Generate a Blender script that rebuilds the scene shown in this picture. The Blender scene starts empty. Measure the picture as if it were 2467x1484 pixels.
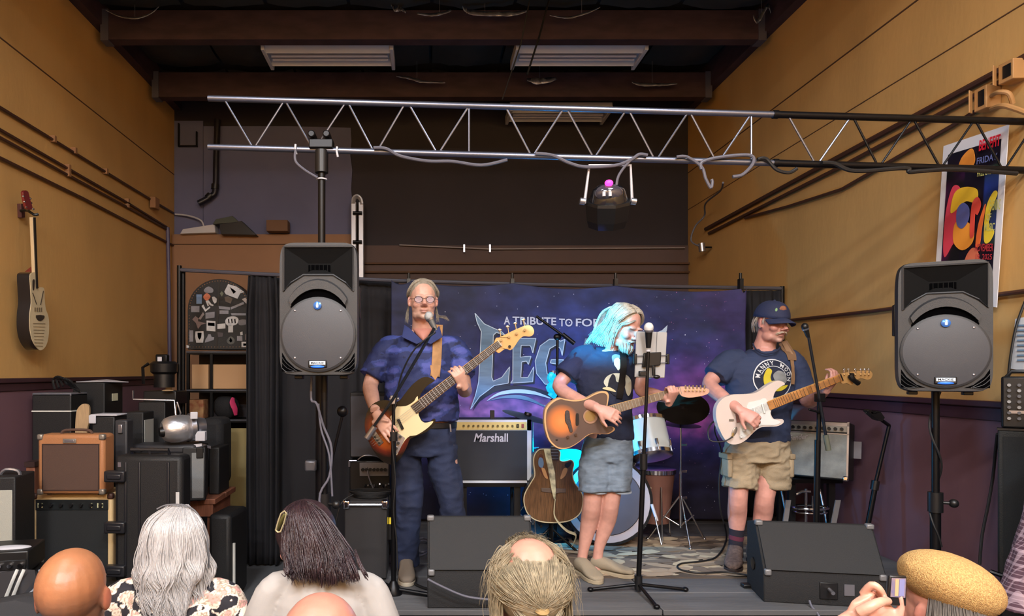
import bpy, bmesh, math, random
from mathutils import Vector as V, Matrix, noise, geometry
import numpy as np
random.seed(7)
PI=math.pi
sc=bpy.context.scene
C=sc.collection
F=1600.0; CX=1022.0; CY=896.0; CZ=1.68
# ---------------- camera ----------------
cd=bpy.data.cameras.new('camera'); cam=bpy.data.objects.new('camera',cd); C.objects.link(cam)
cam.location=(0,0,CZ); cam.rotation_euler=(PI/2,0,0)
cd.sensor_width=36; cd.lens=F/2467*36; cd.shift_x=(1233.5-CX)/2467; cd.shift_y=(CY-742)/2467
cd.clip_start=0.05; sc.camera=cam
# ---------------- world, lights, exposure ----------------
sc.view_settings.view_transform='Standard'; sc.view_settings.look='None'; sc.view_settings.gamma=1
sc.view_settings.exposure=0.0; sc.view_settings.use_curve_mapping=False
w=bpy.data.worlds.new('world'); sc.world=w; w.use_nodes=True
w.node_tree.nodes['Background'].inputs[0].default_value=(.62,.6,.75,1)
w.node_tree.nodes['Background'].inputs[1].default_value=0.25
def area(loc,rot,sx,sy,e,col,spread=PI):
    l=bpy.data.lights.new('room_light','AREA'); l.shape='RECTANGLE'; l.size=sx; l.size_y=sy; l.energy=e; l.color=col; l.spread=spread
    o=bpy.data.objects.new('room_light',l); C.objects.link(o); o.location=loc; o.rotation_euler=rot; return o
def spot(loc,to,ang,e,col,blend=.3,size=.03):
    l=bpy.data.lights.new('stage_light','SPOT'); l.energy=e; l.color=col; l.spot_size=math.radians(ang); l.spot_blend=blend; l.shadow_soft_size=size
    o=bpy.data.objects.new('stage_light',l); C.objects.link(o); o.location=loc
    o.rotation_euler=(V(to)-V(loc)).to_track_quat('-Z','Y').to_euler(); return o
WARM=(.95,.965,1)
for x in (-1.35,1.55):
    area((x,1.35,4.86),(0,0,0),1.2,.32,80,WARM)
    area((x,-1.0,4.86),(0,0,0),1.2,.32,190,WARM)
    area((x,-2.9,4.86),(0,0,0),1.2,.32,340,WARM)  # unseen rear row, added as fill for the players' faces
# blue stage spot hung high on the left, out of frame, aimed at the middle player
spot((-2.2,1.6,3.4),(1.07,4.08,1.92),6.4,8500,(0,.6,1),.9)
# blue spot beside the hanging truss lamp, aimed back behind the middle player
spot((.93,3.42,2.46),(.75,5.2,1.1),46,40,(.1,.2,1),.9)

# ---------------- helpers ----------------
def at(px,py,Y): return V(((px-CX)*Y/F, Y, CZ+(CY-py)*Y/F))
def ats(px,py,s): return at(px,py,F/s)
XL=-2.965; XR=3.13; YB=F/203; ZC=5.0; ST=.43
def onL(px,py,off=0):
    s=(CX-px)/(-XL-off); return ats(px,py,s)
def onR(px,py,off=0):
    s=(px-CX)/(XR-off); return ats(px,py,s)
def onF(px,py,z=0):
    return ats(px,py,(py-CY)/(CZ-z))
def srgb(r,g,b,a=1):
    f=lambda c:(c/255/12.92 if c/255<=.04045 else ((c/255+.055)/1.055)**2.4)
    return (f(r),f(g),f(b),a)
MATS={}
def mat(name,col,rough=.6,metal=0,var=0,vscale=8,bump=0,bscale=60,emit=0,stretch=None,col2=None,coat=0,spec=.5,alpha=1,trans=0,vdet=3):
    if name in MATS: return MATS[name]
    m=bpy.data.materials.new(name); m.use_nodes=True; nt=m.node_tree; b=nt.nodes['Principled BSDF']
    c=srgb(*col); b.inputs['Base Color'].default_value=c; b.inputs['Roughness'].default_value=rough; b.inputs['Metallic'].default_value=metal
    b.inputs['Specular IOR Level'].default_value=spec; b.inputs['Coat Weight'].default_value=coat
    if trans: b.inputs['Transmission Weight'].default_value=trans
    if alpha<1: b.inputs['Alpha'].default_value=alpha
    if emit: b.inputs['Emission Color'].default_value=c; b.inputs['Emission Strength'].default_value=emit
    tc=nt.nodes.new('ShaderNodeTexCoord'); mp=nt.nodes.new('ShaderNodeMapping'); nt.links.new(tc.outputs['Object'],mp.inputs[0])
    if stretch: mp.inputs['Scale'].default_value=stretch
    if var or col2:
        n=nt.nodes.new('ShaderNodeTexNoise'); n.inputs['Scale'].default_value=vscale; n.inputs['Detail'].default_value=vdet
        nt.links.new(mp.outputs[0],n.inputs['Vector'])
        mx=nt.nodes.new('ShaderNodeMix'); mx.data_type='RGBA'
        k=1-var
        mx.inputs[6].default_value=c; mx.inputs[7].default_value=srgb(*col2) if col2 else (c[0]*k,c[1]*k,c[2]*k,1)
        r=nt.nodes.new('ShaderNodeMapRange'); r.inputs[1].default_value=.35; r.inputs[2].default_value=.65
        nt.links.new(n.outputs[0],r.inputs[0]); nt.links.new(r.outputs[0],mx.inputs[0]); nt.links.new(mx.outputs[2],b.inputs['Base Color'])
    if bump:
        n=nt.nodes.new('ShaderNodeTexNoise'); n.inputs['Scale'].default_value=bscale; n.inputs['Detail'].default_value=2
        nt.links.new(mp.outputs[0],n.inputs['Vector'])
        bp=nt.nodes.new('ShaderNodeBump'); bp.inputs['Strength'].default_value=bump; bp.inputs['Distance'].default_value=.01
        nt.links.new(n.outputs[0],bp.inputs['Height']); nt.links.new(bp.outputs[0],b.inputs['Normal'])
    MATS[name]=m; return m
def vmat(name,rough=.6,metal=0,bump=0,bscale=60,coat=0):
    if name in MATS: return MATS[name]
    m=mat(name,(200,200,200),rough,metal,bump=bump,bscale=bscale,coat=coat)
    nt=m.node_tree; a=nt.nodes.new('ShaderNodeVertexColor'); a.layer_name='Col'
    nt.links.new(a.outputs[0],nt.nodes['Principled BSDF'].inputs['Base Color']); return m
def catmull(pts,k=6,closed=False):
    pts=[tuple(p) for p in pts]; n=len(pts); out=[]
    if n<3 and not closed: k=max(k,1)
    rng=range(n if closed else n-1)
    P=[np.array(p,float) for p in pts]
    for i in rng:
        if closed: a,b,c,d=P[(i-1)%n],P[i],P[(i+1)%n],P[(i+2)%n]
        else: a,b,c,d=P[max(i-1,0)],P[i],P[i+1],P[min(i+2,n-1)]
        for j in range(k):
            t=j/k
            out.append(.5*((2*b)+(-a+c)*t+(2*a-5*b+4*c-d)*t*t+(-a+3*b-3*c+d)*t**3))
    if not closed: out.append(P[-1])
    return out
class MB:
    def __init__(s): s.v=[]; s.f=[]; s.c=[]
    def add(s,vs,fs,col=None):
        b=len(s.v); s.v.extend([tuple(p) for p in vs]); s.f.extend([tuple(b+i for i in f) for f in fs])
        if col is not None: s.c.extend([col]*len(vs) if not isinstance(col,list) else col)
        return s
    def box(s,c,size,R=None,taper=1):
        x,y,z=size[0]/2,size[1]/2,size[2]/2
        vs=[V((sx*x*(taper if sz>0 else 1),sy*y*(taper if sz>0 else 1),sz*z)) for sz in(-1,1) for sy in(-1,1) for sx in(-1,1)]
        if R is not None: vs=[R@v for v in vs]
        c=V(c); return s.add([c+v for v in vs],[(0,2,3,1),(4,5,7,6),(0,1,5,4),(2,6,7,3),(0,4,6,2),(1,3,7,5)])
    def bb(s,a,b):
        a=V(a);b=V(b); return s.box((a+b)/2,[abs(b[i]-a[i]) for i in range(3)])
    def tube(s,pts,r,n=8,smooth=0,caps=True,flat=1.0):
        if hasattr(r,'__len__'): rs=list(r)
        else: rs=[r]*len(pts)
        if smooth:
            q=catmull([tuple(p)+(rr,) for p,rr in zip(pts,rs)],smooth); pts=[V(x[:3]) for x in q]; rs=[max(x[3],1e-4) for x in q]
        else: pts=[V(p) for p in pts]
        m=len(pts); vs=[]; up=None
        for i in range(m):
            t=(pts[min(i+1,m-1)]-pts[max(i-1,0)])
            if t.length<1e-9: t=V((0,0,1))
            t.normalize()
            if up is None: up=t.orthogonal().normalized()
            up=(up-t*up.dot(t)); up=up.normalized() if up.length>1e-6 else t.orthogonal().normalized()
            w_=t.cross(up)
            for j in range(n):
                a=2*PI*j/n; vs.append(pts[i]+up*math.cos(a)*rs[i]+w_*math.sin(a)*rs[i]*flat)
        fs=[(i*n+j,i*n+(j+1)%n,(i+1)*n+(j+1)%n,(i+1)*n+j) for i in range(m-1) for j in range(n)]
        if caps: fs.append(tuple(range(n-1,-1,-1))); fs.append(tuple((m-1)*n+j for j in range(n)))
        return s.add(vs,fs)
    def cyl(s,a,b,r,r2=None,n=14): return s.tube([a,b],[r,r if r2 is None else r2],n)
    def ell(s,c,r,R=None,nu=14,nv=9):
        vs=[];fs=[]; c=V(c)
        if not hasattr(r,'__len__'): r=(r,r,r)
        vs.append(V((0,0,-r[2])))
        for i in range(1,nv):
            ph=-PI/2+PI*i/nv
            for j in range(nu):
                th=2*PI*j/nu; vs.append(V((r[0]*math.cos(ph)*math.cos(th),r[1]*math.cos(ph)*math.sin(th),r[2]*math.sin(ph))))
        vs.append(V((0,0,r[2])))
        for j in range(nu): fs.append((0,1+(j+1)%nu,1+j))
        for i in range(nv-2):
            for j in range(nu): a=1+i*nu; fs.append((a+j,a+(j+1)%nu,a+nu+(j+1)%nu,a+nu+j))
        a=1+(nv-2)*nu; L=len(vs)-1
        for j in range(nu): fs.append((a+j,a+(j+1)%nu,L))
        if R is not None: vs=[R@v for v in vs]
        return s.add([c+v for v in vs],fs)
    def loft(s,secs,n=24,closed_caps=True,smooth=0,sq=2.0):
        # secs: (center, right vec, fwd vec) vectors scaled to radii
        if smooth:
            q=catmull([tuple(a)+tuple(b)+tuple(c) for a,b,c in secs],smooth); secs=[(V(x[:3]),V(x[3:6]),V(x[6:9])) for x in q]
        vs=[]
        e=2.0/sq
        for c,r,f in secs:
            for j in range(n):
                a=2*PI*j/n; ca,sa=math.cos(a),math.sin(a)
                ca=math.copysign(abs(ca)**e,ca); sa=math.copysign(abs(sa)**e,sa)
                vs.append(V(c)+V(r)*ca+V(f)*sa)
        m=len(secs)
        fs=[(i*n+j,i*n+(j+1)%n,(i+1)*n+(j+1)%n,(i+1)*n+j) for i in range(m-1) for j in range(n)]
        if closed_caps: fs.append(tuple(range(n-1,-1,-1))); fs.append(tuple((m-1)*n+j for j in range(n)))
        return s.add(vs,fs)
    def lathe(s,c,axis,prof,n=24,caps=True):
        ax=V(axis).normalized(); u=ax.orthogonal().normalized(); w_=ax.cross(u); c=V(c)
        vs=[c+ax*h+u*math.cos(2*PI*j/n)*r+w_*math.sin(2*PI*j/n)*r for r,h in prof for j in range(n)]
        m=len(prof)
        fs=[(i*n+j,i*n+(j+1)%n,(i+1)*n+(j+1)%n,(i+1)*n+j) for i in range(m-1) for j in range(n)]
        if caps: fs.append(tuple(range(n-1,-1,-1))); fs.append(tuple((m-1)*n+j for j in range(n)))
        return s.add(vs,fs)
    def slab(s,poly,off,front=None):
        # poly: list of Vector (planar ring), off: extrusion vector
        n=len(poly); P=[V(p) for p in poly]; O=V(off)
        tri=geometry.tessellate_polygon([P])
        fs=[tuple(t) for t in tri]+[tuple(i+n for i in reversed(t)) for t in tri]+[(i,(i+1)%n,n+(i+1)%n,n+i) for i in range(n)]
        return s.add(P+[p+O for p in P],fs)
    def mesh(s,name):
        me=bpy.data.meshes.new(name); me.from_pydata(s.v,[],s.f); me.validate(); 
        if s.c and len(s.c)==len(s.v):
            ca=me.color_attributes.new('Col','FLOAT_COLOR','POINT')
            ca.data.foreach_set('color',np.array(s.c,dtype=np.float32).ravel())
        bm=bmesh.new(); bm.from_mesh(me); bmesh.ops.recalc_face_normals(bm,faces=bm.faces); bm.to_mesh(me); bm.free()
        return me
def wloc(o):
    l=V((0,0,0)); q=o
    while q is not None: l=l+V(q.location); q=q.parent
    return l
def link(name,me,m,parent=None,smooth=False,bevel=0,local=False,seg=2):
    o=bpy.data.objects.new(name,me); C.objects.link(o)
    if m is not None: me.materials.append(m)
    if parent is not None:
        o.parent=parent
        if not local: o.location=-wloc(parent)
    if smooth=='auto' or bevel:
        try: me.shade_smooth() ; me.set_sharp_from_angle(angle=math.radians(38))
        except Exception: pass
    elif smooth:
        me.polygons.foreach_set('use_smooth',[True]*len(me.polygons))
    if bevel:
        b=o.modifiers.new('bevel','BEVEL'); b.width=bevel; b.segments=seg; b.limit_method='ANGLE'; b.angle_limit=math.radians(40)
    return o
def part(name,mb,m,parent,smooth='auto',bevel=0,local=False,label=None,kind=None,seg=2):
    o=link(name,mb.mesh(name) if isinstance(mb,MB) else mb,m,parent,smooth,bevel,local,seg)
    if label: o['label']=label
    if kind: o['kind']=kind
    return o
def thing(name,label,cat,loc=(0,0,0),group=None,rotz=0):
    o=bpy.data.objects.new(name,None); C.objects.link(o); o.location=loc; o.empty_display_size=.05
    o.rotation_euler=(0,0,rotz)
    o['label']=label; o['category']=cat
    if group: o['group']=group
    return o
def solo(name,mb,m,label,cat,group=None,smooth='auto',bevel=0):
    o=link(name,mb.mesh(name),m,None,smooth,bevel); o['label']=label; o['category']=cat
    if group: o['group']=group
    return o
def struct(name,mb,m,parent=None,bevel=0,smooth=False):
    o=link(name,mb.mesh(name),m,parent,smooth,bevel); o['kind']='structure'; return o
def dup(root,loc=None,label=None):
    r=root.copy(); C.objects.link(r)
    if loc is not None: r.location=loc
    if label: r['label']=label
    def rec(a,b):
        for ch in list(a.children):
            c=ch.copy(); C.objects.link(c); c.parent=b; rec(ch,c)
    rec(root,r); return r
_fc={}
def textmesh(s,bold=.0):
    cu=bpy.data.curves.new('t','FONT'); cu.body=s; cu.resolution_u=3; cu.offset=bold
    o=bpy.data.objects.new('t',cu); C.objects.link(o)
    dg=bpy.context.evaluated_depsgraph_get(); me=o.evaluated_get(dg).to_mesh()
    vs=[(v.co.x,v.co.y) for v in me.vertices]; fs=[tuple(p.vertices) for p in me.polygons]
    o.evaluated_get(dg).to_mesh_clear(); bpy.data.objects.remove(o); bpy.data.curves.remove(cu)
    xs=[v[0] for v in vs]; ys=[v[1] for v in vs]
    return [((x-min(xs))/(max(xs)-min(xs)),(y-min(ys))/(max(ys)-min(ys))) for x,y in vs],fs
def textquad(mb,s,bl,br,tl,tr,off=None,col=None,bold=0,thick=.0008):
    # lettering fitted between four corners
    vs,fs=textmesh(s,bold); bl,br,tl,tr=V(bl),V(br),V(tl),V(tr)
    o=V(off) if off is not None else V((0,0,0))
    P=[(bl*(1-u)+br*u)*(1-v)+(tl*(1-u)+tr*u)*v+o for u,v in vs]
    mb.add(P,fs,col); return mb
def fuse(mb,voxel,smooth=6,name='f',factor=.5):
    me=mb.mesh(name); o=bpy.data.objects.new(name,me); C.objects.link(o)
    r=o.modifiers.new('r','REMESH'); r.mode='VOXEL'; r.voxel_size=voxel
    if smooth:
        q=o.modifiers.new('s','SMOOTH'); q.iterations=smooth; q.factor=factor
    dg=bpy.context.evaluated_depsgraph_get(); e=o.evaluated_get(dg)
    out=bpy.data.meshes.new_from_object(e,depsgraph=dg)
    bpy.data.objects.remove(o); out.name=name
    return out
def getv(me):
    a=np.empty(len(me.vertices)*3,dtype=np.float64); me.vertices.foreach_get('co',a); return a.reshape(-1,3)
def setv(me,a): me.vertices.foreach_set('co',a.astype(np.float32).ravel()); me.update()
def getn(me):
    a=np.empty(len(me.vertices)*3,dtype=np.float32); me.vertices.foreach_get('normal',a); return a.reshape(-1,3)
def vcol(me,cols):
    ca=me.color_attributes.new('Col','FLOAT_COLOR','POINT'); c=np.ones((len(me.vertices),4),dtype=np.float32); c[:,:3]=cols; ca.data.foreach_set('color',c.ravel())
def wrinkle(me,amp,scale,st=(1,1,1),seed=0):
    a=getv(me); n=getn(me); 
    d=np.array([noise.noise(V((p[0]*scale*st[0]+seed,p[1]*scale*st[1],p[2]*scale*st[2]+seed*.7))) for p in a])
    d2=1-2*np.abs(d)  # ridged
    setv(me,a+n*(d2[:,None]-.6)*amp)
def sm(me): me.polygons.foreach_set('use_smooth',[True]*len(me.polygons)); return me
# ---------------- shared materials ----------------
M_ochre=mat('ochre_wall_paint',(206,162,98),.7,var=.16,vscale=1.6,bump=.12,bscale=30,stretch=(1,1,.35))
M_purple=mat('plum_wall_paint',(112,82,92),.6,var=.15,vscale=2,bump=.08,bscale=30,stretch=(1,1,.3))
M_rail=mat('dark_plum_rail',(62,38,44),.5)
M_seam=mat('dark_seam',(84,56,34),.8)
M_pipe=mat('dark_brown_conduit',(74,46,34),.5)
M_backw=mat('dark_brown_back_wall',(46,41,48),.8,var=.15,vscale=2)
M_dry=mat('bare_drywall',(104,108,142),.85,var=.1,vscale=2)
M_ceil=mat('dark_ceiling',(44,45,52),.9,var=.3,vscale=3,bump=.3,bscale=8)
M_insul=mat('insulation_backing',(54,58,58),.7,var=.3,vscale=2.2,bump=.6,bscale=5)
M_beam=mat('red_brown_beam',(70,50,56),.75,var=.35,vscale=5,stretch=(1,1,3))
M_foil=mat('torn_foil',(190,192,205),.3,metal=.7,bump=.6,bscale=40)
M_blk=mat('black_vinyl',(23,23,25),.55,bump=.25,bscale=250)
M_blkp=mat('black_plastic',(19,19,21),.4)
M_grey=mat('grey_black_cloth',(42,42,45),.8,bump=.2,bscale=400)
M_stage=mat('worn_grey_deck_paint',(96,96,98),.7,var=.3,vscale=3,bump=.2,bscale=20,stretch=(.5,3,1))
M_carpet=mat('grey_carpet',(88,90,94),.95,bump=.3,bscale=200,var=.12,vscale=3)
M_steel=mat('brushed_steel',(176,176,184),.32,metal=.9)
M_chrome=mat('chrome',(220,220,225),.15,metal=1)
M_dkmetal=mat('black_metal',(18,18,21),.38,metal=.5)
M_white=mat('white_enamel',(196,196,204),.45)
M_void=mat('void_black',(6,6,7),1,spec=0)  # flat black for loudspeaker openings, their inner shade put into the colour
M_cable=mat('black_cable',(20,20,22),.55)
# ================= ROOM =================
struct('floor',MB().bb((XL-.1,-3.5,-.1),(XR+.1,YB+.1,0)),M_carpet)
struct('wall_left',MB().bb((XL-.12,-3.5,0),(XL,YB,ZC)),M_ochre)
struct('wall_right',MB().bb((XR,-3.5,0),(XR+.12,YB,ZC)),M_ochre)
struct('wall_back',MB().bb((XL-.12,YB,0),(XR+.12,YB+.12,ZC)),M_backw)
struct('wall_front',MB().bb((XL-.12,-3.62,0),(XR+.12,-3.5,ZC)),M_ochre)
struct('ceiling',MB().bb((XL-.12,-3.6,ZC),(XR+.12,YB+.12,ZC+.1)),M_ceil)
# plum wainscot with rail
struct('trim_1',MB().bb((XL,-3.5,0),(XL+.012,YB-.3,1.6)),M_purple)
struct('trim_2',MB().bb((XR-.012,-3.5,0),(XR,YB-.3,1.45)),M_purple)
struct('trim_3',MB().bb((XL,-3.5,1.60),(XL+.035,YB-.3,1.635)).bb((XL,-3.5,1.54),(XL+.02,YB-.3,1.6)),M_rail,bevel=.006)
struct('trim_4',MB().bb((XR-.035,-3.5,1.485),(XR,YB-.3,1.52)).bb((XR-.02,-3.5,1.41),(XR,YB-.3,1.485)),M_rail,bevel=.006)
# panel seams
def seam(n,p0,p1,side,wd=.005,m=None):
    a,b=(onL(*p0),onL(*p1)) if side=='L' else (onR(*p0),onR(*p1))
    z=(a.z+b.z)/2; x=XL if side=='L' else XR; sg=1 if side=='L' else -1
    struct(n,MB().bb((x,min(a.y,b.y,3.0),z-wd),(x+sg*.004,YB,z+wd)),m or M_seam)
seam('trim_5',(0,91),(200,248),'L')
seam('trim_6',(2210,0),(1900,235),'R')
seam('trim_7',(2467,13),(1900,354),'R',.003)
# ledger boards at the wall tops
struct('trim_8',MB().bb((XL,-3,4.78),(XL+.09,YB,5.0)),M_beam)
struct('trim_9',MB().bb((XR-.09,-3,4.72),(XR,YB,5.0)),M_beam)
# back wall: drywall, fascia partition
bx=MB()
def B(px,py,d=0): 
    Y=YB-d; return at(px,py,Y)
def bwall(x0,y0,x1,y1,d0,d1):
    a=B(x0,y1); b=B(x1,y0); return ((a.x,YB-d1,a.z),(b.x,YB-d0,b.z))
pl=thing('drywall_lining','bare grey drywall sheets lining the upper left of the dark back wall','drywall',(XL+.5,YB-.01,3.3))
part('panel',MB().bb(*bwall(421,292,490,566,.002,.014)),M_dry,pl)
ir=[(491,305),(700,305),(845,309),(847,340),(844,375),(849,410),(846,455),(850,500),(846,540),(848,566),(491,566)]
part('panel',MB().slab([B(x,y,.002) for x,y in ir],(0,-.014,0)),M_dry,pl)
struct('trim_10',MB().bb(*bwall(421,568,850,1230,.0,.09)),mat('brown_fascia',(150,112,82),.7,var=.1,vscale=2))
struct('trim_11',MB().bb(*bwall(421,591,850,593.5,.09,.094)),M_seam)
lf=mat('brown_lower_back',(88,70,66),.75,var=.12,vscale=2)
struct('trim_12',MB().bb(*bwall(850,592,1657,1230,0,.02)),lf)
struct('trim_13',MB().bb(*bwall(880,634,1657,638,.02,.06)).bb(*bwall(880,655,1657,659,.02,.06)),M_seam)
# thin conduit on the back wall
cb=thing('back_wall_conduit','thin pale conduit running across the back wall above the banner','conduit',B(1300,600,.05))
part('pipe',MB().tube([B(962,590,.05),B(1180,600,.05),B(1650,597,.05)],.008),mat('pale_conduit',(150,142,140),.5),cb)
for x in (1118,1180): part('clip',MB().box(B(x,599,.04),(.02,.05,.09)),M_steel,cb)
# ledge things
lt=thing('white_light_box','long white box lying on the ledge in the back left corner','box',B(480,560,.13))
part('body',MB().slab([B(433,563,.16),B(519,560,.16),B(517,540,.16),B(440,552,.16)],(0,.14,0)),M_white,lt,bevel=.006)
part('cord',MB().tube([B(422,516,.06),B(455,520,.08),B(485,532,.1),B(493,556,.1)],.01,smooth=5),M_white,lt)
crate=thing('dark_toolbox','open black toolbox with green lid lying on the brown ledge','toolbox',B(560,565,.2))
part('tray',MB().slab([B(532,564,.2),B(618,566,.2),B(582,532,.2),B(528,540,.2)],(0,.16,0)),M_blkp,crate,bevel=.004)
part('lid',MB().slab([B(512,540,.2),B(575,535,.2),B(560,520,.2),B(520,528,.2)],(0,.12,0)),mat('dark_green_lid',(62,70,62),.5),crate,bevel=.004)
solo('cardboard_box',MB().bb((B(652,566).x,YB-.22,B(652,566).z),(B(702,540).x,YB-.08,B(702,540).z)),mat('dim_cardboard',(112,84,64),.8),'small brown cardboard box at the right end of the ledge','box',bevel=.004)
# drain pipe
dp=thing('drain_pipe','black drain pipe with elbow running down the grey drywall','pipe',B(522,400,.08))
part('pipe',MB().tube([B(524,288,.08),B(521,380,.08),B(519,455,.08),B(510,472,.09),B(478,490,.13)],.035,n=12,smooth=4),mat('black_drain',(30,28,38),.4),dp)
part('collar',MB().cyl(B(519,444,.08),B(518,456,.08),.045),M_blkp,dp); part('collar',MB().cyl(B(508,470,.09),B(500,478,.1),.045),M_blkp,dp)
br=solo('wall_bracket',MB().bb(*bwall(432,353,478,356,.012,.05)).bb(*bwall(432,300,435,355,.012,.05)).bb(*bwall(475,320,478,355,.012,.05)),M_dkmetal,'dark square metal bracket on the drywall in the left corner','bracket')
# ladder
ld=thing('folded_ladder','folded grey aluminium ladder standing upright behind the left loudspeaker','ladder',B(860,700,.3))
ml=mat('worn_aluminium',(176,176,182),.4,metal=.5)
def LB(x,y,d=.25): return B(x,y,d)
for xa,xb in ((845,858),(863,876)):
    part('rail',MB().slab([LB(xa,486),LB(xb,486),LB(xb+2,1246),LB(xa+2,1246)],(0,.06,0)),ml,ld,bevel=.008)
part('hinge',MB().tube([LB(851,490),LB(853,478),LB(861,473),LB(869,480),LB(872,492)],.03,smooth=4,flat=.6),ml,ld)
for y in (513,583): 
    part('rung',MB().cyl(LB(850,y,.27),LB(872,y,.27),.02),M_dkmetal,ld)
# ceiling beams, hangers, insulation, foil
for i,(Y,zb) in enumerate([(1.19,4.66),(2.38,4.62),(3.57,4.62),(4.76,4.66),(5.93,4.65),(7.05,4.6)]):
    bm_=thing('ceiling_beam',{4:'nearest red-brown wooden ceiling beam in view, above the strip lights',5:'second ceiling beam, darker, just behind the strip lights'}.get(i,'wooden ceiling beam above the audience, outside the frame'),'beam',(0,Y,zb),'ceiling beams')
    part('timber',MB().bb((XL+.09,Y,zb),(XR-.09,Y+.11,zb+.26)),M_beam,bm_)
    for sx in (XL+.11,XR-.11):
        part('hanger',MB().bb((sx-.035,Y-.006,zb-.01),(sx+.035,Y+.116,zb+.27)),mat('galvanised_hanger',(96,96,112),.5,metal=.4),bm_)
for j,(Y0,Y1) in enumerate([(4.9,5.9),(6.06,7.02),(7.18,YB-.02)]):
    n=8; rt=thing('insulation_sheet',['sagging dark insulation sheet in the nearest ceiling bay','greenish insulation sheet in the bay of the strip lights','insulation sheet in the last bay over the back wall'][j],'insulation',(0,Y0,4.9),'ceiling insulation')
    for k in range(n):
        xa=XL+.1+k*(XR-XL-.2)/n; xb=xa+(XR-XL-.2)/n-.03; mb=MB(); vs=[];nx,ny=8,8
        sag=.05+.05*random.random()
        for a in range(nx+1):
            for b in range(ny+1):
                u,v=a/nx,b/ny; vs.append(V((xa+(xb-xa)*u,Y0+(Y1-Y0)*v,4.95-sag*math.sin(PI*u)*(.5+.5*math.sin(PI*v))+.01*random.uniform(-1,1))))
        mb.add(vs,[(a*(ny+1)+b,a*(ny+1)+b+1,(a+1)*(ny+1)+b+1,(a+1)*(ny+1)+b) for a in range(nx) for b in range(ny)])
        part('panel',mb,M_insul,rt,smooth=True)
def foil(pts,wid,Y,lab):
    q=catmull(pts,5); mb=MB(); vs=[]
    for i,p in enumerate(q):
        h=wid*(.35+.65*math.sin(PI*i/(len(q)-1)))*random.uniform(.7,1.2)
        vs+= [at(p[0],p[1]-h,Y+.03*random.uniform(-1,1)),at(p[0],p[1]+h,Y-.05+.03*random.uniform(-1,1))]
    mb.add(vs,[(2*i,2*i+1,2*i+3,2*i+2) for i in range(len(q)-1)])
    mq=at(q[len(q)//2][0],q[len(q)//2][1],Y); mb.tube([mq,(mq.x,mq.y,ZC-.002)],.0015,n=4)
    o=solo('torn_foil',mb,M_foil,lab,'foil','torn foil strips hanging from the ceiling'); o.modifiers.new('t','SOLIDIFY').thickness=.004
foil([(942,12),(952,24),(965,22),(978,30)],5,5.85,'small crumpled foil flap at the top centre left of the ceiling')
foil([(1005,32),(1040,35),(1070,30),(1087,24)],4,5.8,'thin curved foil strip beside the crumpled flap on the ceiling')
foil([(1114,14),(1122,24),(1140,30),(1190,33),(1240,32),(1268,26)],6,5.8,'longest bright foil strip, above and between the strip lights')
foil([(253,22),(285,37),(325,43),(360,33),(383,15)],2,5.85,'thin foil edge drooping at the far left of the ceiling')
foil([(1325,36),(1370,42),(1420,28),(1446,16)],2.2,5.8,'faint drooping foil edge above the right strip light')
foil([(1814,38),(1822,52),(1834,40),(1850,14),(1856,30)],7,5.8,'crumpled foil flap at the top right of the ceiling')
foil([(955,184),(985,188),(1020,197),(1073,199)],3.5,6.95,'foil strip hanging just right of the left strip light')
foil([(1270,192),(1300,196),(1340,190)],8,6.95,'ragged foil patch below the right strip light left end')
foil([(1523,197),(1545,203),(1590,203),(1632,201)],4,6.95,'foil strip below the right end of the right strip light')
# fluorescent fixtures
def fixture(x0,lab,Y=6.1,z=4.69,wd=1.22,tube_on=0):
    t=thing('strip_light',lab,'light fixture',(x0,Y,z),'ceiling strip lights')
    part('housing',MB().bb((x0,Y,z),(x0+wd,Y+.42,z+.05)),M_white,t,bevel=.01)
    part('reflector',MB().slab([(x0+.02,Y+.0,z),(x0+.02,Y+.08,z-.045),(x0+.02,Y+.14,z)],(wd-.04,0,0)),M_white,t)
    part('reflector',MB().slab([(x0+.02,Y+.28,z),(x0+.02,Y+.34,z-.045),(x0+.02,Y+.42,z)],(wd-.04,0,0)),M_white,t)
    for yy in (.18,.25): part('tube',MB().cyl((x0+.06,Y+yy,z-.025),(x0+wd-.06,Y+yy,z-.025),.013),mat('unlit_tube',(190,190,205),.25),t)
    for xx in (x0,x0+wd-.035): part('end_cap',MB().bb((xx,Y+.0,z-.05),(xx+.035,Y+.42,z+.02)),M_white,t,bevel=.006)
    for xx in (x0+.2,x0+wd-.2): part('hanger',MB().cyl((xx,Y+.2,z+.05),(xx,Y+.2,ZC-.01),.006),M_dkmetal,t)
fixture((628-CX)/262,'left unlit white strip light on the ceiling')
fixture((1243-CX)/262,'right unlit white strip light on the ceiling')
fixture((1218-CX)/207,'far unlit strip light seen behind the truss near the back wall',Y=7.35,z=4.62,wd=1.14)
# hanging dark rods near the right strip light
rd=thing('hanging_cables','two thin dark cables slanting down from the ceiling across the right strip light','cable',at(1300,100,5.5))
part('cable',MB().tube([at(1330,-30,5.6),at(1300,85,5.55),at(1270,180,5.5)],.008),M_cable,rd)
part('cable',MB().tube([at(1282,-30,5.6),at(1255,105,5.7),at(1210,240,5.9)],.006),M_cable,rd)
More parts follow.
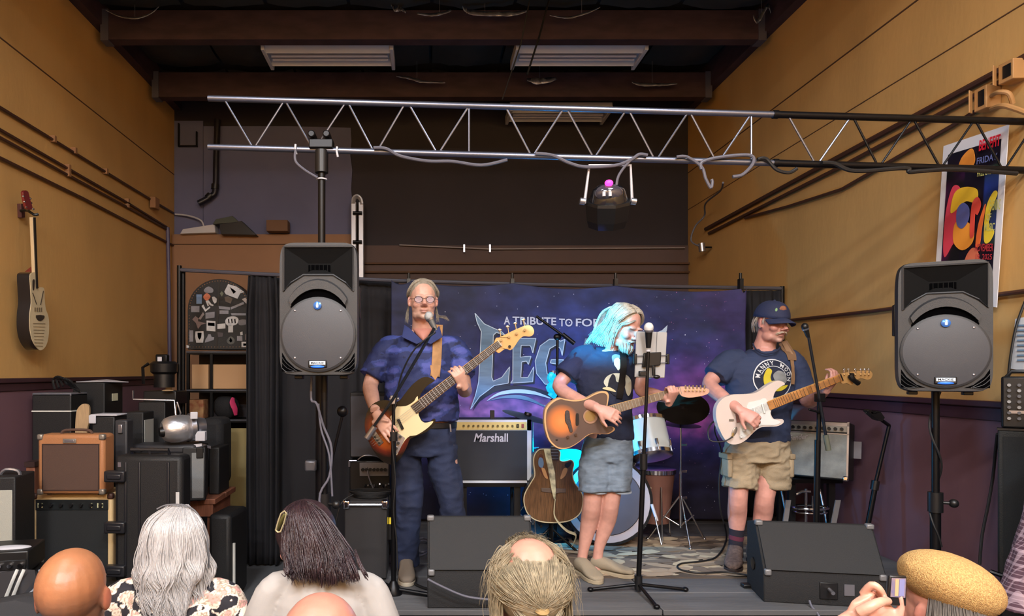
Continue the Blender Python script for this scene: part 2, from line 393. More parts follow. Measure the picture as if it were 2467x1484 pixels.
# ---- conduits on walls ----
def conduit(pts,side,lab,r=.014,clips=(),wall_off=.02):
    f=onL if side=='L' else onR; P=[f(x,y,wall_off) for x,y in pts]
    t=thing('wall_conduit',lab,'conduit',P[0],'painted conduits on the side walls')
    part('pipe',MB().tube(P,r),M_pipe,t)
    for c in clips: part('clip',MB().box(f(c[0],c[1],.02),(.045,.03,.05)),mat('tan_clip',(150,108,72),.6),t)
conduit([(-60,222),(370,485),(418,513)],'L','uppermost dark conduit on the left wall',.012,[(128,335),(178,363),(254,413)])
conduit([(-60,278),(160,404),(303,486),(402,547)],'L','second conduit from the top on the left wall',.012,[(163,404),(306,485)])
conduit([(-60,298),(160,420),(303,497),(402,552)],'L','third conduit from the top on the left wall, close under the second',.012,[(163,418),(306,494)])
conduit([(-60,351),(200,478),(419,592)],'L','lowest dark conduit on the left wall',.013)
solo('junction_box',MB().box(onL(373,490,.05),(.06,.12,.12)),mat('tan_clip',(150,108,72),.6),'small square junction box on the left wall near the back corner','junction box',bevel=.005)
solo('down_pipe',MB().tube([onL(404,548,.03),onL(407,700,.04),onL(409,910,.04)],.022),mat('violet_pipe',(84,76,104),.5),'violet-grey pipe running down the left wall in the back corner','pipe')
conduit([(1700,552),(2003,388),(2413,168),(2520,110)],'R','uppermost thick conduit on the right wall leading to the upper junction box',.02)
conduit([(1708,562),(2030,400),(2413,196)],'R','second conduit from the top on the right wall',.016)
conduit([(1795,525),(1900,497),(2028,456),(2300,300),(2360,262)],'R','bent thin conduit on the right wall passing behind the truss',.013)
conduit([(1900,772),(2100,750),(2210,735),(2560,690)],'R','low dark conduit on the right wall behind the right loudspeaker',.013)
M_tan=mat('ochre_box',(176,132,82),.6)
for (px,y0,y1),wd,lab in (((2425,158,206),.09,'upper open junction box on the right wall at the frame edge'),((2366,218,272),.08,'lower junction box with torn cover on the right wall')):
    p0=onR(px,y1,.04); p1=onR(px,y0,.04)
    t=thing('wall_box',lab,'junction box',p0)
    part('box',MB().bb((XR-.085,p0.y-wd,p0.z),(XR-.001,p0.y,p1.z)),M_tan,t,bevel=.004)
    part('hole',MB().bb((XR-.088,p0.y-wd+.012,p0.z+.02),(XR-.084,p0.y-.03,p1.z-.02)),M_blkp,t)
    part('cover',MB().box(((XR-.10),p0.y+.005,(p0.z+p1.z)/2),(.035,.006,p1.z-p0.z),Matrix.Rotation(.5,3,'Z')),M_tan,t,bevel=.002)
solo('wall_cable_bundle',MB().tube([onR(2390,262,.05),onR(2415,255,.09),onR(2445,262,.08),onR(2520,290,.05)],.014,smooth=5).tube([onR(2390,230,.06),onR(2405,222,.1),onR(2430,225,.08),onR(2440,250,.05)],.012,smooth=5),M_tan,'painted cables looping out of the lower junction box','cable')
# vertical camera-side extra: black loop bracket at right back corner
lb=thing('corner_wire_bracket','looped thin cable with silver clamp in the back right corner','cable',at(1690,590,7.2))
part('loop',MB().tube([at(1690,595,7.2),at(1665,580,7.2),at(1675,545,7.2),at(1697,520,7.2),at(1700,490,7.0),at(1735,460,6.5),at(1742,440,6)],.009,smooth=5),mat('grey_cable',(92,92,104),.5),lb)
part('clamp',MB().cyl(at(1690,586,7.2),at(1692,606,7.2),.035),M_steel,lb); part('arm',MB().cyl(at(1691,596,7.2),(XR-.015,7.2,at(0,596,7.2).z),.01),M_dkmetal,lb)
# ---- poster on the right wall ----
def pq(u,v,o=.03):
    # u 0..1 left-right, v 0..1 bottom-top; poster corners in the picture, lying on the right wall
    bl=onR(2264,625,.02); br=onR(2418,628,.02); tl=onR(2282,352,.02); tr=onR(2440,300,.02)
    p=(bl*(1-u)+br*u)*(1-v)+(tl*(1-u)+tr*u)*v; p.x=XR-.012-o; return p
ps=thing('music_poster','tall colourful music event poster with white border on the right wall','poster',pq(.5,0,0))
part('sheet',MB().slab([pq(0,-.35),pq(1,-.35),pq(1,1),pq(0,1)],(.004,0,0)),mat('poster_paper',(226,224,228),.5),ps)
def pin(u0,v0,u1,v1,o=.034): return [pq(u0,v0,o),pq(u1,v0,o),pq(u1,v1,o),pq(u0,v1,o)]
mb=MB(); nu,nv=34,70; vs=[];cs=[]
for i in range(nu+1):
    for j in range(nv+1):
        u=i/nu; v=j/nv; U=.1+.82*u; Vv=-.3+1.21*v; p=pq(U,Vv,.033); vs.append(p)
        k=noise.noise(V((u*3,v*5,2)))+.5; c=(.008,.006,.016)
        if u<.38: c=(.16*max(k-.3,0)*v*(1-v)*3+.008,.008,.07*max(k-.3,0)+.01)
        if u>.75 and .35<v<.85: c=(.02,.04,.3*max(0,k-.25)+.02)
        cs.append(srgb(0,0,0) and (c[0],c[1],c[2],1))
mb.add(vs,[(i*(nv+1)+j,i*(nv+1)+j+1,(i+1)*(nv+1)+j+1,(i+1)*(nv+1)+j) for i in range(nu) for j in range(nv)],cs)
part('print',mb,vmat('poster_print',.4),ps,smooth=True)
def pp(pts,col,o=.036):
    q=catmull(pts,5,closed=True); P=[pq(a,b,o) for a,b in q]
    return part('print_shape',MB().slab(P,(.0015,0,0)),mat('ink_%d_%d_%d'%col,col,.45),ps,smooth=False)
pp([(.16,.02),(.12,.2),(.14,.45),(.22,.62),(.34,.6),(.36,.45),(.44,.33),(.5,.2),(.4,.12),(.3,.14)],(220,70,90))
pp([(.3,.15),(.3,.3),(.42,.33),(.6,.26),(.6,.14),(.45,.08)],(244,160,60),.038)
pp([(.22,.4),(.26,.56),(.42,.6),(.62,.56),(.62,.46),(.46,.48),(.36,.44)],(240,190,50),.038)
pp([(.34,.3),(.33,.42),(.42,.47),(.52,.42),(.52,.32),(.43,.26)],(96,104,170),.04)
pp([(.56,.2),(.56,.44),(.64,.5),(.7,.44),(.66,.36),(.62,.36),(.62,.2)],(232,84,70),.04)
pp([(.66,.12),(.68,.28),(.75,.42),(.77,.42),(.74,.26),(.72,.12)],(244,120,60),.04)
pp([(.78,.16),(.78,.4),(.87,.52),(.93,.5),(.84,.36),(.84,.26),(.92,.22),(.86,.14)],(238,210,60),.04)
pp([(.3,.78),(.36,.86),(.5,.9),(.56,.8),(.5,.74),(.36,.74)],(240,150,60),.038)
pp([(.45,-.25),(.5,.0),(.62,.1),(.72,.02),(.72,-.25)],(220,120,90),.038)
def ptx(s,u0,v0,u1,v1,col,bold=.01):
    mb=MB(); textquad(mb,s,pq(u0,v0,.042),pq(u1,v0,.042),pq(u0,v1,.042),pq(u1,v1,.042),bold=bold)
    part('lettering',mb,mat('ink_%d_%d_%d'%col,col,.45),ps,smooth=False)
ptx('EVENING',.84,.38,.99,.46,(214,214,120)); 
ptx('EVENING',.66,.52,.93,.585,(214,214,120)) if False else None
ptx('OF',.8,.305,.87,.36,(220,214,130)); ptx('MUSIC',.78,.225,.93,.285,(214,214,120))
ptx('BENEFIT',.62,.86,.93,.945,(236,40,60),.03); ptx('FRIDAY',.6,.76,.9,.81,(120,130,190)); ptx('FREE EVENT',.62,.66,.9,.71,(220,214,120))
ptx('NOVEMBER',.66,.07,.93,.13,(190,56,64)); ptx('19, 2025',.68,.0,.92,.05,(190,56,64)); ptx('5-9 p.m.',.68,-.07,.92,-.02,(190,56,64))
ptx('BOBBY',.12,-.12,.42,-.02,(80,190,200),.02); ptx('PEREZ',.12,-.25,.4,-.15,(220,60,56),.02)
# notices further right on the wall
nt_=thing('wall_notice','white printed notice sheet on the right wall above the mixer','paper',onR(2450,830,.01))
a=onR(2446,768,.015); b=onR(2434,888,.015)
part('sheet',MB().slab([a,b,onR(2540,905,.015),onR(2540,750,.015)],(.003,0,0)),mat('notice_paper',(216,222,228),.6),nt_)
for k in range(8):
    y=782+k*12; part('print_line',MB().slab([onR(2450,y,.02),onR(2450,y+4,.02),onR(2520,y+3,.02),onR(2520,y-2,.02)],(.002,0,0)),mat('pale_print',(120,150,180),.6),nt_)
# ================= STAGE =================
sg=thing('stage_platform','low worn grey painted wooden stage platform under the band','stage',(1.3,3.49,0))
part('skirt',MB().bb((-.55,3.5,0),(XR-.02,5.75,ST-.03)),M_blk,sg)
nb=8
for k in range(nb):
    y0=3.485+k*(5.76-3.485)/nb; y1=3.485+(k+1)*(5.76-3.485)/nb-.006
    for (xa,xb) in ((-.55,1.25),(1.256,XR-.02)):
        part('deck_board',MB().bb((xa,y0,ST-.03),(xb,y1,ST)),M_stage,sg,bevel=.003,seg=1)
struct('baseboard_back',MB().bb((-.3,5.77,ST-.1),(XR-.02,5.8,ST+.1)),M_rail)
# camouflage-like stage rug of overlapping pale leaf shapes
rg=thing('stage_rug','thin tan rug with overlapping leaf shapes on the stage around the players','rug',(1.7,4.3,ST))
part('base',MB().bb((.72,4.02,ST),(2.62,5.02,ST+.006)),mat('rug_base',(92,78,66),.9,var=.3,vscale=9),rg)
rr=random.Random(3); tones=[(164,142,118),(136,118,98),(190,170,140),(116,100,86)]
mbs=[MB() for _ in tones]
for k in range(420):
    cx,cy=rr.uniform(.76,2.58),rr.uniform(4.05,4.99); a=rr.uniform(-.5,.5); L=rr.uniform(.05,.13); W_=rr.uniform(.012,.03)
    z=ST+.0065+k*1.2e-5
    P=[V((cx+math.cos(a)*L*math.cos(t)-math.sin(a)*W_*math.sin(t),cy+math.sin(a)*L*math.cos(t)+math.cos(a)*W_*math.sin(t)*2,z)) for t in [i*PI/4 for i in range(8)]]
    P=[V((min(max(p.x,.73),2.61),min(max(p.y,4.03),5.01),p.z)) for p in P]
    mbs[k%4].add(P,[tuple(range(8))])
for m_,t_ in zip(mbs,tones): part('leaf_pattern',m_,mat('rug_%d'%t_[0],t_,.9),rg,smooth=False,kind='stuff')
# ================= PIPE AND DRAPE, BANNER =================
YR=5.72
def D(px,py,d=0): return at(px,py,YR+d)
fr=thing('drape_frame','black pipe frame holding the stage curtains and the banner','frame',(0,YR,0))
part('rail',MB().tube([D(430,650),D(605,659),D(943,676),D(1300,686),D(1885,695)],.017),mat('grey_pipe',(112,112,124),.35,metal=.6),fr)
for x,y in ((432,640),(441,646),(1884,690)):
    p=D(x,y,.05 if x==441 else 0); part('post',MB().cyl((p.x,p.y,0 if x<1000 else ST),p,.02),M_dkmetal,fr)
for x in (985,1234,1483,1784):
    p=D(x,686,-.05); part('clamp',MB().box(p+V((0,0,.0)),(.03,.05,.1)).cyl(p+V((0,0,.05)),p+V((0,0,.1)),.012),M_blkp,fr)
def drape(x0,x1,ytop,zbot,Y,nf,amp,name,lab,m,tie=None,group=None,n=90,top2=None):
    mb=MB(); vs=[]; nz=24; a=at(x0,ytop,Y); b=at(x1,top2 or ytop,Y)
    for i in range(n+1):
        u=i/n
        for j in range(nz+1):
            v=j/nz; x=a.x+(b.x-a.x)*u; zt=a.z+(b.z-a.z)*u
            if tie and v<.12: x=a.x+(b.x-a.x)*(.5+(u-.5)*(tie+(1-tie)*min(1,(v/.12))))
            am=amp*(.55+.45*math.sin(u*7+1))*(1 if v>.05 else .5)
            y=Y+am*math.sin(u*nf*2*PI+.6*math.sin(v*3+u*5))+.01*noise.noise(V((u*9,v*5,1)))
            vs.append(V((x,y,zt+(zbot-zt)*v)))
    mb.add(vs,[(i*(nz+1)+j,i*(nz+1)+j+1,(i+1)*(nz+1)+j+1,(i+1)*(nz+1)+j) for i in range(n) for j in range(nz)])
    o=solo(name,mb,m,lab,'curtain',group,smooth=True); s_=o.modifiers.new('t','SOLIDIFY'); s_.thickness=.005; return o
M_drape=mat('black_drape',(26,26,32),.85,bump=.1,bscale=300,var=.1,vscale=3)
drape(592,672,664,.02,YR+.02,5,.035,'stage_curtain','gathered black curtain panel at the left end of the pipe frame',M_drape,tie=.85,group='black stage curtains')
drape(660,860,668,.02,YR+.12,3,.022,'stage_curtain','smooth black curtain panel behind the left loudspeaker stand',M_drape,group='black stage curtains')
drape(848,960,676,.3,YR+.1,3,.03,'stage_curtain','black curtain panel between the left loudspeaker and the bass player',M_drape,group='black stage curtains')
drape(1790,1880,700,ST+.02,YR-.01,4,.03,'stage_curtain','black curtain panel at the right end behind the capped player',M_drape,group='black stage curtains')
YBN=5.50
def bf(x,z):   # ripple of the banner cloth
    return .018*math.sin(x*6.1+.4*math.sin(z*3))+.010*math.sin(x*13+z*2.2)*max(0,(z-1.6))+.012*noise.noise(V((x*2,z*1.5,3)))+.03*noise.noise(V(((x+z*.9)*3.2,(x-z)*.5,8)))*min(1,max(0,z-.6))
def lerp(a,b,t): return tuple(a[i]+(b[i]-a[i])*t for i in range(3))
def banner_col(px,py):
    n1=noise.fractal(V((px*.006,py*.009,0)),1,2,4); n2=noise.fractal(V((px*.02+9,py*.03,5)),1,2,4)
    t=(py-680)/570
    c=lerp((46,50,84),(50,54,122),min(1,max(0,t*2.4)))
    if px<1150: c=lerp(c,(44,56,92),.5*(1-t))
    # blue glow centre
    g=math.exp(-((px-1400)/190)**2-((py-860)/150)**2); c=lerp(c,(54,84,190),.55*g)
    # pink nebula band
    yb=985+ (px-1100)*.02+18*n1; d=(py-yb)/55; g=math.exp(-d*d)
    c=lerp(c,(168,108,176),g*(.85 if px<1500 else .75)*(1+.5*n2)) if g>.01 else c
    g2=math.exp(-((px-1680)/110)**2-((py-985)/75)**2); c=lerp(c,(200,78,150),min(.9,g2*(1+.6*n2)))
    g3=math.exp(-((px-1690)/160)**2-((py-930)/60)**2); c=lerp(c,(128,70,160),min(.8,.7*g3))
    g4=max(0,min(1,(py-1050)/90)); c=lerp(c,(44,42,92),g4*.85); g5=max(0,min(1,(py-1140)/90)); c=lerp(c,(28,28,58),g5)
    r=((px-1700)*.6+(py-760)*.8); c=lerp(c,(92,62,140),max(0,min(.38,.8*n1+.15))*max(0,min(1,(px-1480)/120))*(1 if py<1000 else .2))
    k=.86+.22*n2
    return tuple(max(0,min(255,v*k)) for v in c)
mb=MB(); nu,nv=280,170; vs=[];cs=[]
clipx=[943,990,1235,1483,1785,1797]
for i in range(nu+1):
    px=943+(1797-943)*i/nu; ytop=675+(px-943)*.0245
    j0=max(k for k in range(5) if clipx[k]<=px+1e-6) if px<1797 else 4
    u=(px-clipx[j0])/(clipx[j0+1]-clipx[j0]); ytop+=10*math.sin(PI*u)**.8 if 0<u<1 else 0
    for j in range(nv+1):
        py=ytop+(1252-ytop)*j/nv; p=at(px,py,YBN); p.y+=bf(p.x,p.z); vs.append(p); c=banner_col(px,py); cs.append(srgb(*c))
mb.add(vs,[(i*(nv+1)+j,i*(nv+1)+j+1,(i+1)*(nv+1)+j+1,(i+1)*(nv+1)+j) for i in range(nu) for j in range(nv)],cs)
bn=thing('tribute_banner','wide galaxy print cloth banner with silver lettering hung behind the band','banner',(1.2,YBN,ST+.02))
part('cloth',mb,vmat('banner_print',.75,bump=.1,bscale=200),bn,smooth=True).modifiers.new('t','SOLIDIFY').thickness=.003
def onB(px,py,o=.004):
    p=at(px,py,YBN); p.y+=bf(p.x,p.z)-.006-o; return p
def textB(mb,s_,x0,x1,yb0,yb1,yt0,yt1,bold,o=.006):
    vs,fs=textmesh(s_,bold)
    P=[onB(x0+(x1-x0)*u,(yb0+(yb1-yb0)*u)*(1-v)+(yt0+(yt1-yt0)*u)*v,o) for u,v in vs]
    mb.add(P,fs)
def bshape(pts,m,name='print_shape',o=.004,k=1,closed=True,z=None):
    q=pts if k==1 else catmull(pts,k,closed=True)
    P=[V((p[0],0,p[1])) for p in q]; tri=geometry.tessellate_polygon([[V((p[0],p[1],0)) for p in q]])
    # subdivide so the print follows the cloth
    bm=bmesh.new(); vv=[bm.verts.new((p[0],p[1],0)) for p in q]
    for t in tri:
        try: bm.faces.new([vv[i] for i in t])
        except Exception: pass
    for _ in range(6):
        es=[e for e in bm.edges if e.calc_length()>14]
        if not es: break
        bmesh.ops.subdivide_edges(bm,edges=es,cuts=1); bmesh.ops.triangulate(bm,faces=bm.faces)
    for v in bm.verts: v.co=onB(v.co.x,v.co.y,o)
    me=bpy.data.meshes.new(name); bm.to_mesh(me); bm.free()
    return part(name,me,m,bn,smooth=False)
rs=random.Random(11)
for nm,n_,col,lo,hi in (('small_stars',230,(190,190,220),.5,1.3),('pink_stars',60,(200,120,180),.4,1.2),('bright_stars',22,(230,230,245),.8,1.6)):
    mb=MB()
    for k in range(n_):
        x=rs.uniform(955,1790) if nm!='pink_stars' else rs.gauss(1690,60); y=rs.uniform(700,1240) if nm!='pink_stars' else rs.uniform(700,1130); x=min(x,1790); r=rs.uniform(lo,hi)
        mb.add([onB(x,y,.003),onB(x+r,y,.003),onB(x,y+r,.003),onB(x-r,y,.003),onB(x,y-r,.003)],[(0,1,2),(0,2,3),(0,3,4),(0,4,1)])
    part(nm,mb,mat(nm,col,.6),bn,smooth=False,kind='stuff')
Mlo=mat('logo_edge',(186,208,230),.5); Mfi=mat('logo_fill',(104,138,172),.5,var=.35,vscale=9,stretch=(.3,1,2.2)); Mdk=mat('logo_shadow',(24,36,60),.6)
zx=lambda pts:[(1080+x/4.365,680+y/4.365) for x,y in pts]
Lp=[(278,328),(375,440),(560,525),(590,555),(500,530),(470,560),(455,1000),(470,1040),(560,1000),(640,890),(625,1060),(480,1085),(330,1200),(235,1335),(285,1190),(318,1050),(345,520),(300,420)]
Ep=[(740,592),(915,592),(880,745),(862,680),(850,665),(760,665),(750,790),(800,782),(862,780),(835,865),(815,830),(765,838),(755,1000),(830,1000),(890,890),(880,1045),(650,1060),(672,1030),(675,700)]
Gp=[(1228,600),(1195,770),(1180,700),(1130,660),(1060,700),(1015,850),(1030,960),(1080,1000),(1120,985),(1135,860),(1065,850),(1075,815),(1210,815),(1190,850),(1175,1020),(1130,1075),(1010,1070),(920,960),(905,830),(960,670),(1060,600),(1140,600),(1180,620)]
for Pq in (Lp,Ep,Gp):
    zq=zx(Pq); cx_=sum(p[0] for p in zq)/len(zq); cy_=sum(p[1] for p in zq)/len(zq)
    bshape([(x+5,y+5) for x,y in zq],Mdk,'letter_shadow',.003)
    bshape(zq,Mfi,'letter',.006)
    mb=MB(); zc=zq+[zq[0]]
    for (xa,ya),(xb,yb) in zip(zc[:-1],zc[1:]):
        mb.tube([onB(xa,ya,.008),onB(xb,yb,.008)],.0045,n=4)
    part('letter_edge',mb,Mlo,bn)
# remaining letters partly hidden by the players, and swooshes
for s,x0,x1 in (('A',1385,1445),('C',1452,1510),('Y',1530,1590)):
    mb=MB(); textB(mb,s,x0,x1,912,912,815,815,.02); part('letter',mb,Mfi,bn,smooth=False)
bshape([(1582,800),(1592,796),(1608,783),(1605,797),(1598,812),(1585,816)],Mlo,'letter_tip',.008)
bshape(zx([(400,1250),(520,1160),(700,1125),(900,1145),(1100,1230),(900,1180),(700,1165),(520,1190)]),Mlo,'swoosh',.008,4)
bshape(zx([(235,1320),(430,1130),(700,1085),(980,1130),(1250,1260),(980,1180),(700,1125),(470,1160)]),Mdk,'swoosh',.005,4)
bshape(zx([(420,1245),(600,1190),(800,1195),(1000,1290),(1060,1330),(820,1240),(600,1215)]),Mfi,'swoosh',.007,4)
for s,x0,x1 in (('A',1213,1228),('TRIBUTE',1234,1340),('TO',1347,1380),('FORE',1388,1462)):
    mb=MB(); ya,yb=(763,782) if x0<1300 else (767,786)
    textB(mb,s,x0,x1,yb,yb+(x1-x0)*.02,ya,ya+(x1-x0)*.02,.02,.007); part('lettering',mb,mat('silver_letters',(186,192,214),.5),bn,smooth=False)
# ================= TRUSS =================
def TY(px): return F/(442+(px-500)*24/1967)
def T(px,py,d=0): return at(px,py,TY(px)+d)
tr=thing('lighting_truss','long flat lighting truss of silver and black tube spanning the stage front','truss',T(775,352))
Mch=mat('truss_silver',(122,126,142),.34,metal=.85); Mbk=mat('truss_black',(22,22,26),.35,metal=.6)
def cy(px,top): return (237+(px-502)*56/1965) if top else (354+(px-502)*56/1965)
for top in (1,0):
    part('chord',MB().cyl(T(502,cy(502,top)),T(1868,cy(1868,top)),.0165),Mch,tr)
    part('chord',MB().cyl(T(1868,cy(1868,top)),T(2520,cy(2520,top)),.0185),Mbk,tr)
    part('coupler',MB().cyl(T(1862,cy(1862,top)),T(1874,cy(1874,top)),.022),Mbk,tr)
dg_=[(540,1,610,0),(612,0,685,1),(687,1,755,0),(757,0,833,1),(838,1,900,0),(908,0,975,1),(985,1,1053,0),(1057,0,1130,1),(1130,1,1130,0),(1218,1,1280,0),(1284,0,1358,1),(1365,1,1430,0),(1432,0,1508,1),(1515,1,1577,0),(1582,0,1658,1),(1662,1,1725,0),(1733,0,1810,1),(1810,1,1810,0),(1898,1,1965,0),(1970,0,2050,1),(2055,1,2115,0),(2120,0,2198,1),(2200,1,2265,0),(2268,0,2347,1),(2350,1,2415,0),(2420,0,2496,1)]
for a,ta,b,tb in dg_: part('brace',MB().cyl(T(a,cy(a,ta)),T(b,cy(b,tb)),.0055,n=8),Mch if a<1990 else Mbk,tr)
# truss stand
ts=thing('truss_stand','tall black crank stand carrying the truss behind the left loudspeaker','stand',(T(775,352).x,TY(775),0))
px_=T(775,372); part('pole',MB().cyl((px_.x,px_.y,.3),(px_.x,px_.y,px_.z),.02).cyl((px_.x,px_.y,.3),(px_.x,px_.y,1.75),.034),M_dkmetal,ts)
part('collar',MB().cyl((px_.x,px_.y,px_.z-.1),(px_.x,px_.y,px_.z+.02),.036),M_blkp,ts)
part('saddle',MB().box((px_.x,px_.y,px_.z+.05),(.13,.07,.05)).cyl((px_.x-.05,px_.y-.04,px_.z+.1),(px_.x-.05,px_.y+.04,px_.z+.1),.02).cyl((px_.x+.03,px_.y-.04,px_.z+.1),(px_.x+.03,px_.y+.04,px_.z+.1),.02),M_dkmetal,ts,bevel=.006)
part('cable_tie',MB().cyl(T(775,431),T(775,434),.03),M_white,ts)
part('crank',MB().cyl((px_.x+.04,px_.y-.04,1.12),(px_.x+.12,px_.y-.06,1.45),.008).ell((px_.x+.12,px_.y-.06,1.47),.03),M_dkmetal,ts)
part('winch',MB().box((px_.x-.05,px_.y-.05,1.18),(.06,.05,.06)),mat('winch_metal',(92,92,98),.4,metal=.6),ts,bevel=.01)
for a in (100,215,330):
    d=V((math.cos(math.radians(a)),math.sin(math.radians(a)),0)); q=V((px_.x,px_.y,0))
    if a==330: d=V((.15,-1,0)).normalized()
    part('leg',MB().cyl(q+V((0,0,.75)),q+d*.42+V((0,0,.02)),.014).cyl(q+V((0,0,.3)),q+d*.26+V((0,0,.36)),.01),M_dkmetal,ts)
for x,y in ((712,356),(812,362)): part('cable_tie',MB().tube([T(x,y-8,-.02),T(x-1,y+2,-.025),T(x+2,y+16,-.02)],.006),M_white,tr)
def tcable(pts,r,lab,m=None,off=-.03):
    P=[T(x,y,off) for x,y in pts]
    t=solo('truss_cable',MB().tube(P,r,smooth=6),m or mat('grey_cable',(92,92,104),.5),lab,'cable','cables on the truss'); return t
tcable([(712,360),(712,388),(735,410),(765,428)],.007,'grey cable drooping from the truss to the top of its stand')
tcable([(900,356),(930,358),(965,376),(1030,388),(1090,389),(1160,398),(1222,385)],.009,'grey cable sagging under the truss left of the middle')
tcable([(1290,370),(1330,374),(1370,392),(1410,402),(1480,399),(1520,385),(1540,372),(1560,374)],.009,'grey cable draped over the truss above the hanging lamp')
tcable([(1520,385),(1500,408),(1488,430),(1484,462)],.007,'short grey cable running from the truss down to the lamp')
tcable([(1630,378),(1655,378),(1690,402),(1700,430),(1712,452),(1716,440),(1714,432)],.008,'grey cable hook hanging right of the lamp')
tcable([(1690,408),(1692,390),(1740,378),(1805,374),(1815,392),(1790,420),(1765,426)],.009,'grey cable loop around the truss near its silver end')
tcable([(1825,384),(1845,382),(1870,408),(1900,416),(1920,406)],.009,'dark cable looped where the black truss section begins',M_cable)
tcable([(1980,392),(2010,394),(2060,412),(2180,405),(2190,414),(2220,412),(2300,408),(2450,418)],.011,'black cable lying along the right end of the truss',M_cable)
# hanging par lamp
pr=thing('par_lamp','black stage lamp in a white yoke with a pink light hanging under the truss','stage light',T(1465,395))
Yp=TY(1465)
part('yoke',MB().tube([at(1408,490,Yp),at(1420,398,Yp),at(1519,398,Yp),at(1523,490,Yp)],.008,n=6),M_white,pr)
for x in (1403,1526): part('knob',MB().cyl(at(x-6,484,Yp),at(x+6,486,Yp),.018),M_steel,pr)
ax=(at(1462,550,Yp+.08)-at(1467,455,Yp-.02))
part('housing',MB().lathe(at(1467,455,Yp-.02),ax,[(.05,-.02),(.08,.0),(.098,.05),(.1,.09)],28),mat('smoky_black_can',(24,25,30),.2,coat=.6),pr)
part('shroud',MB().lathe(at(1467,455,Yp-.02),ax,[(.118,.06),(.122,.075),(.112,.16),(.1,.2),(.085,.2)],8),M_blkp,pr,smooth=False)
part('rear_dome',MB().ell(at(1467,466,Yp-.05),(.075,.05,.05)),mat('clear_back',(66,64,74),.12,coat=1),pr)
part('power_light',MB().ell(at(1467,441,Yp-.09),(.022,.018,.017)),mat('pink_led',(255,60,170),.4,emit=2.2),pr)
for x in (1455,1470): part('socket',MB().cyl(at(x,462,Yp-.1),at(x,473,Yp-.1),.009),M_white,pr)
part('lens',MB().lathe(at(1462,540,Yp+.07),ax,[(.075,.0),(.07,.012)],8),mat('blue_lens',(50,90,200),.2,emit=.4),pr)
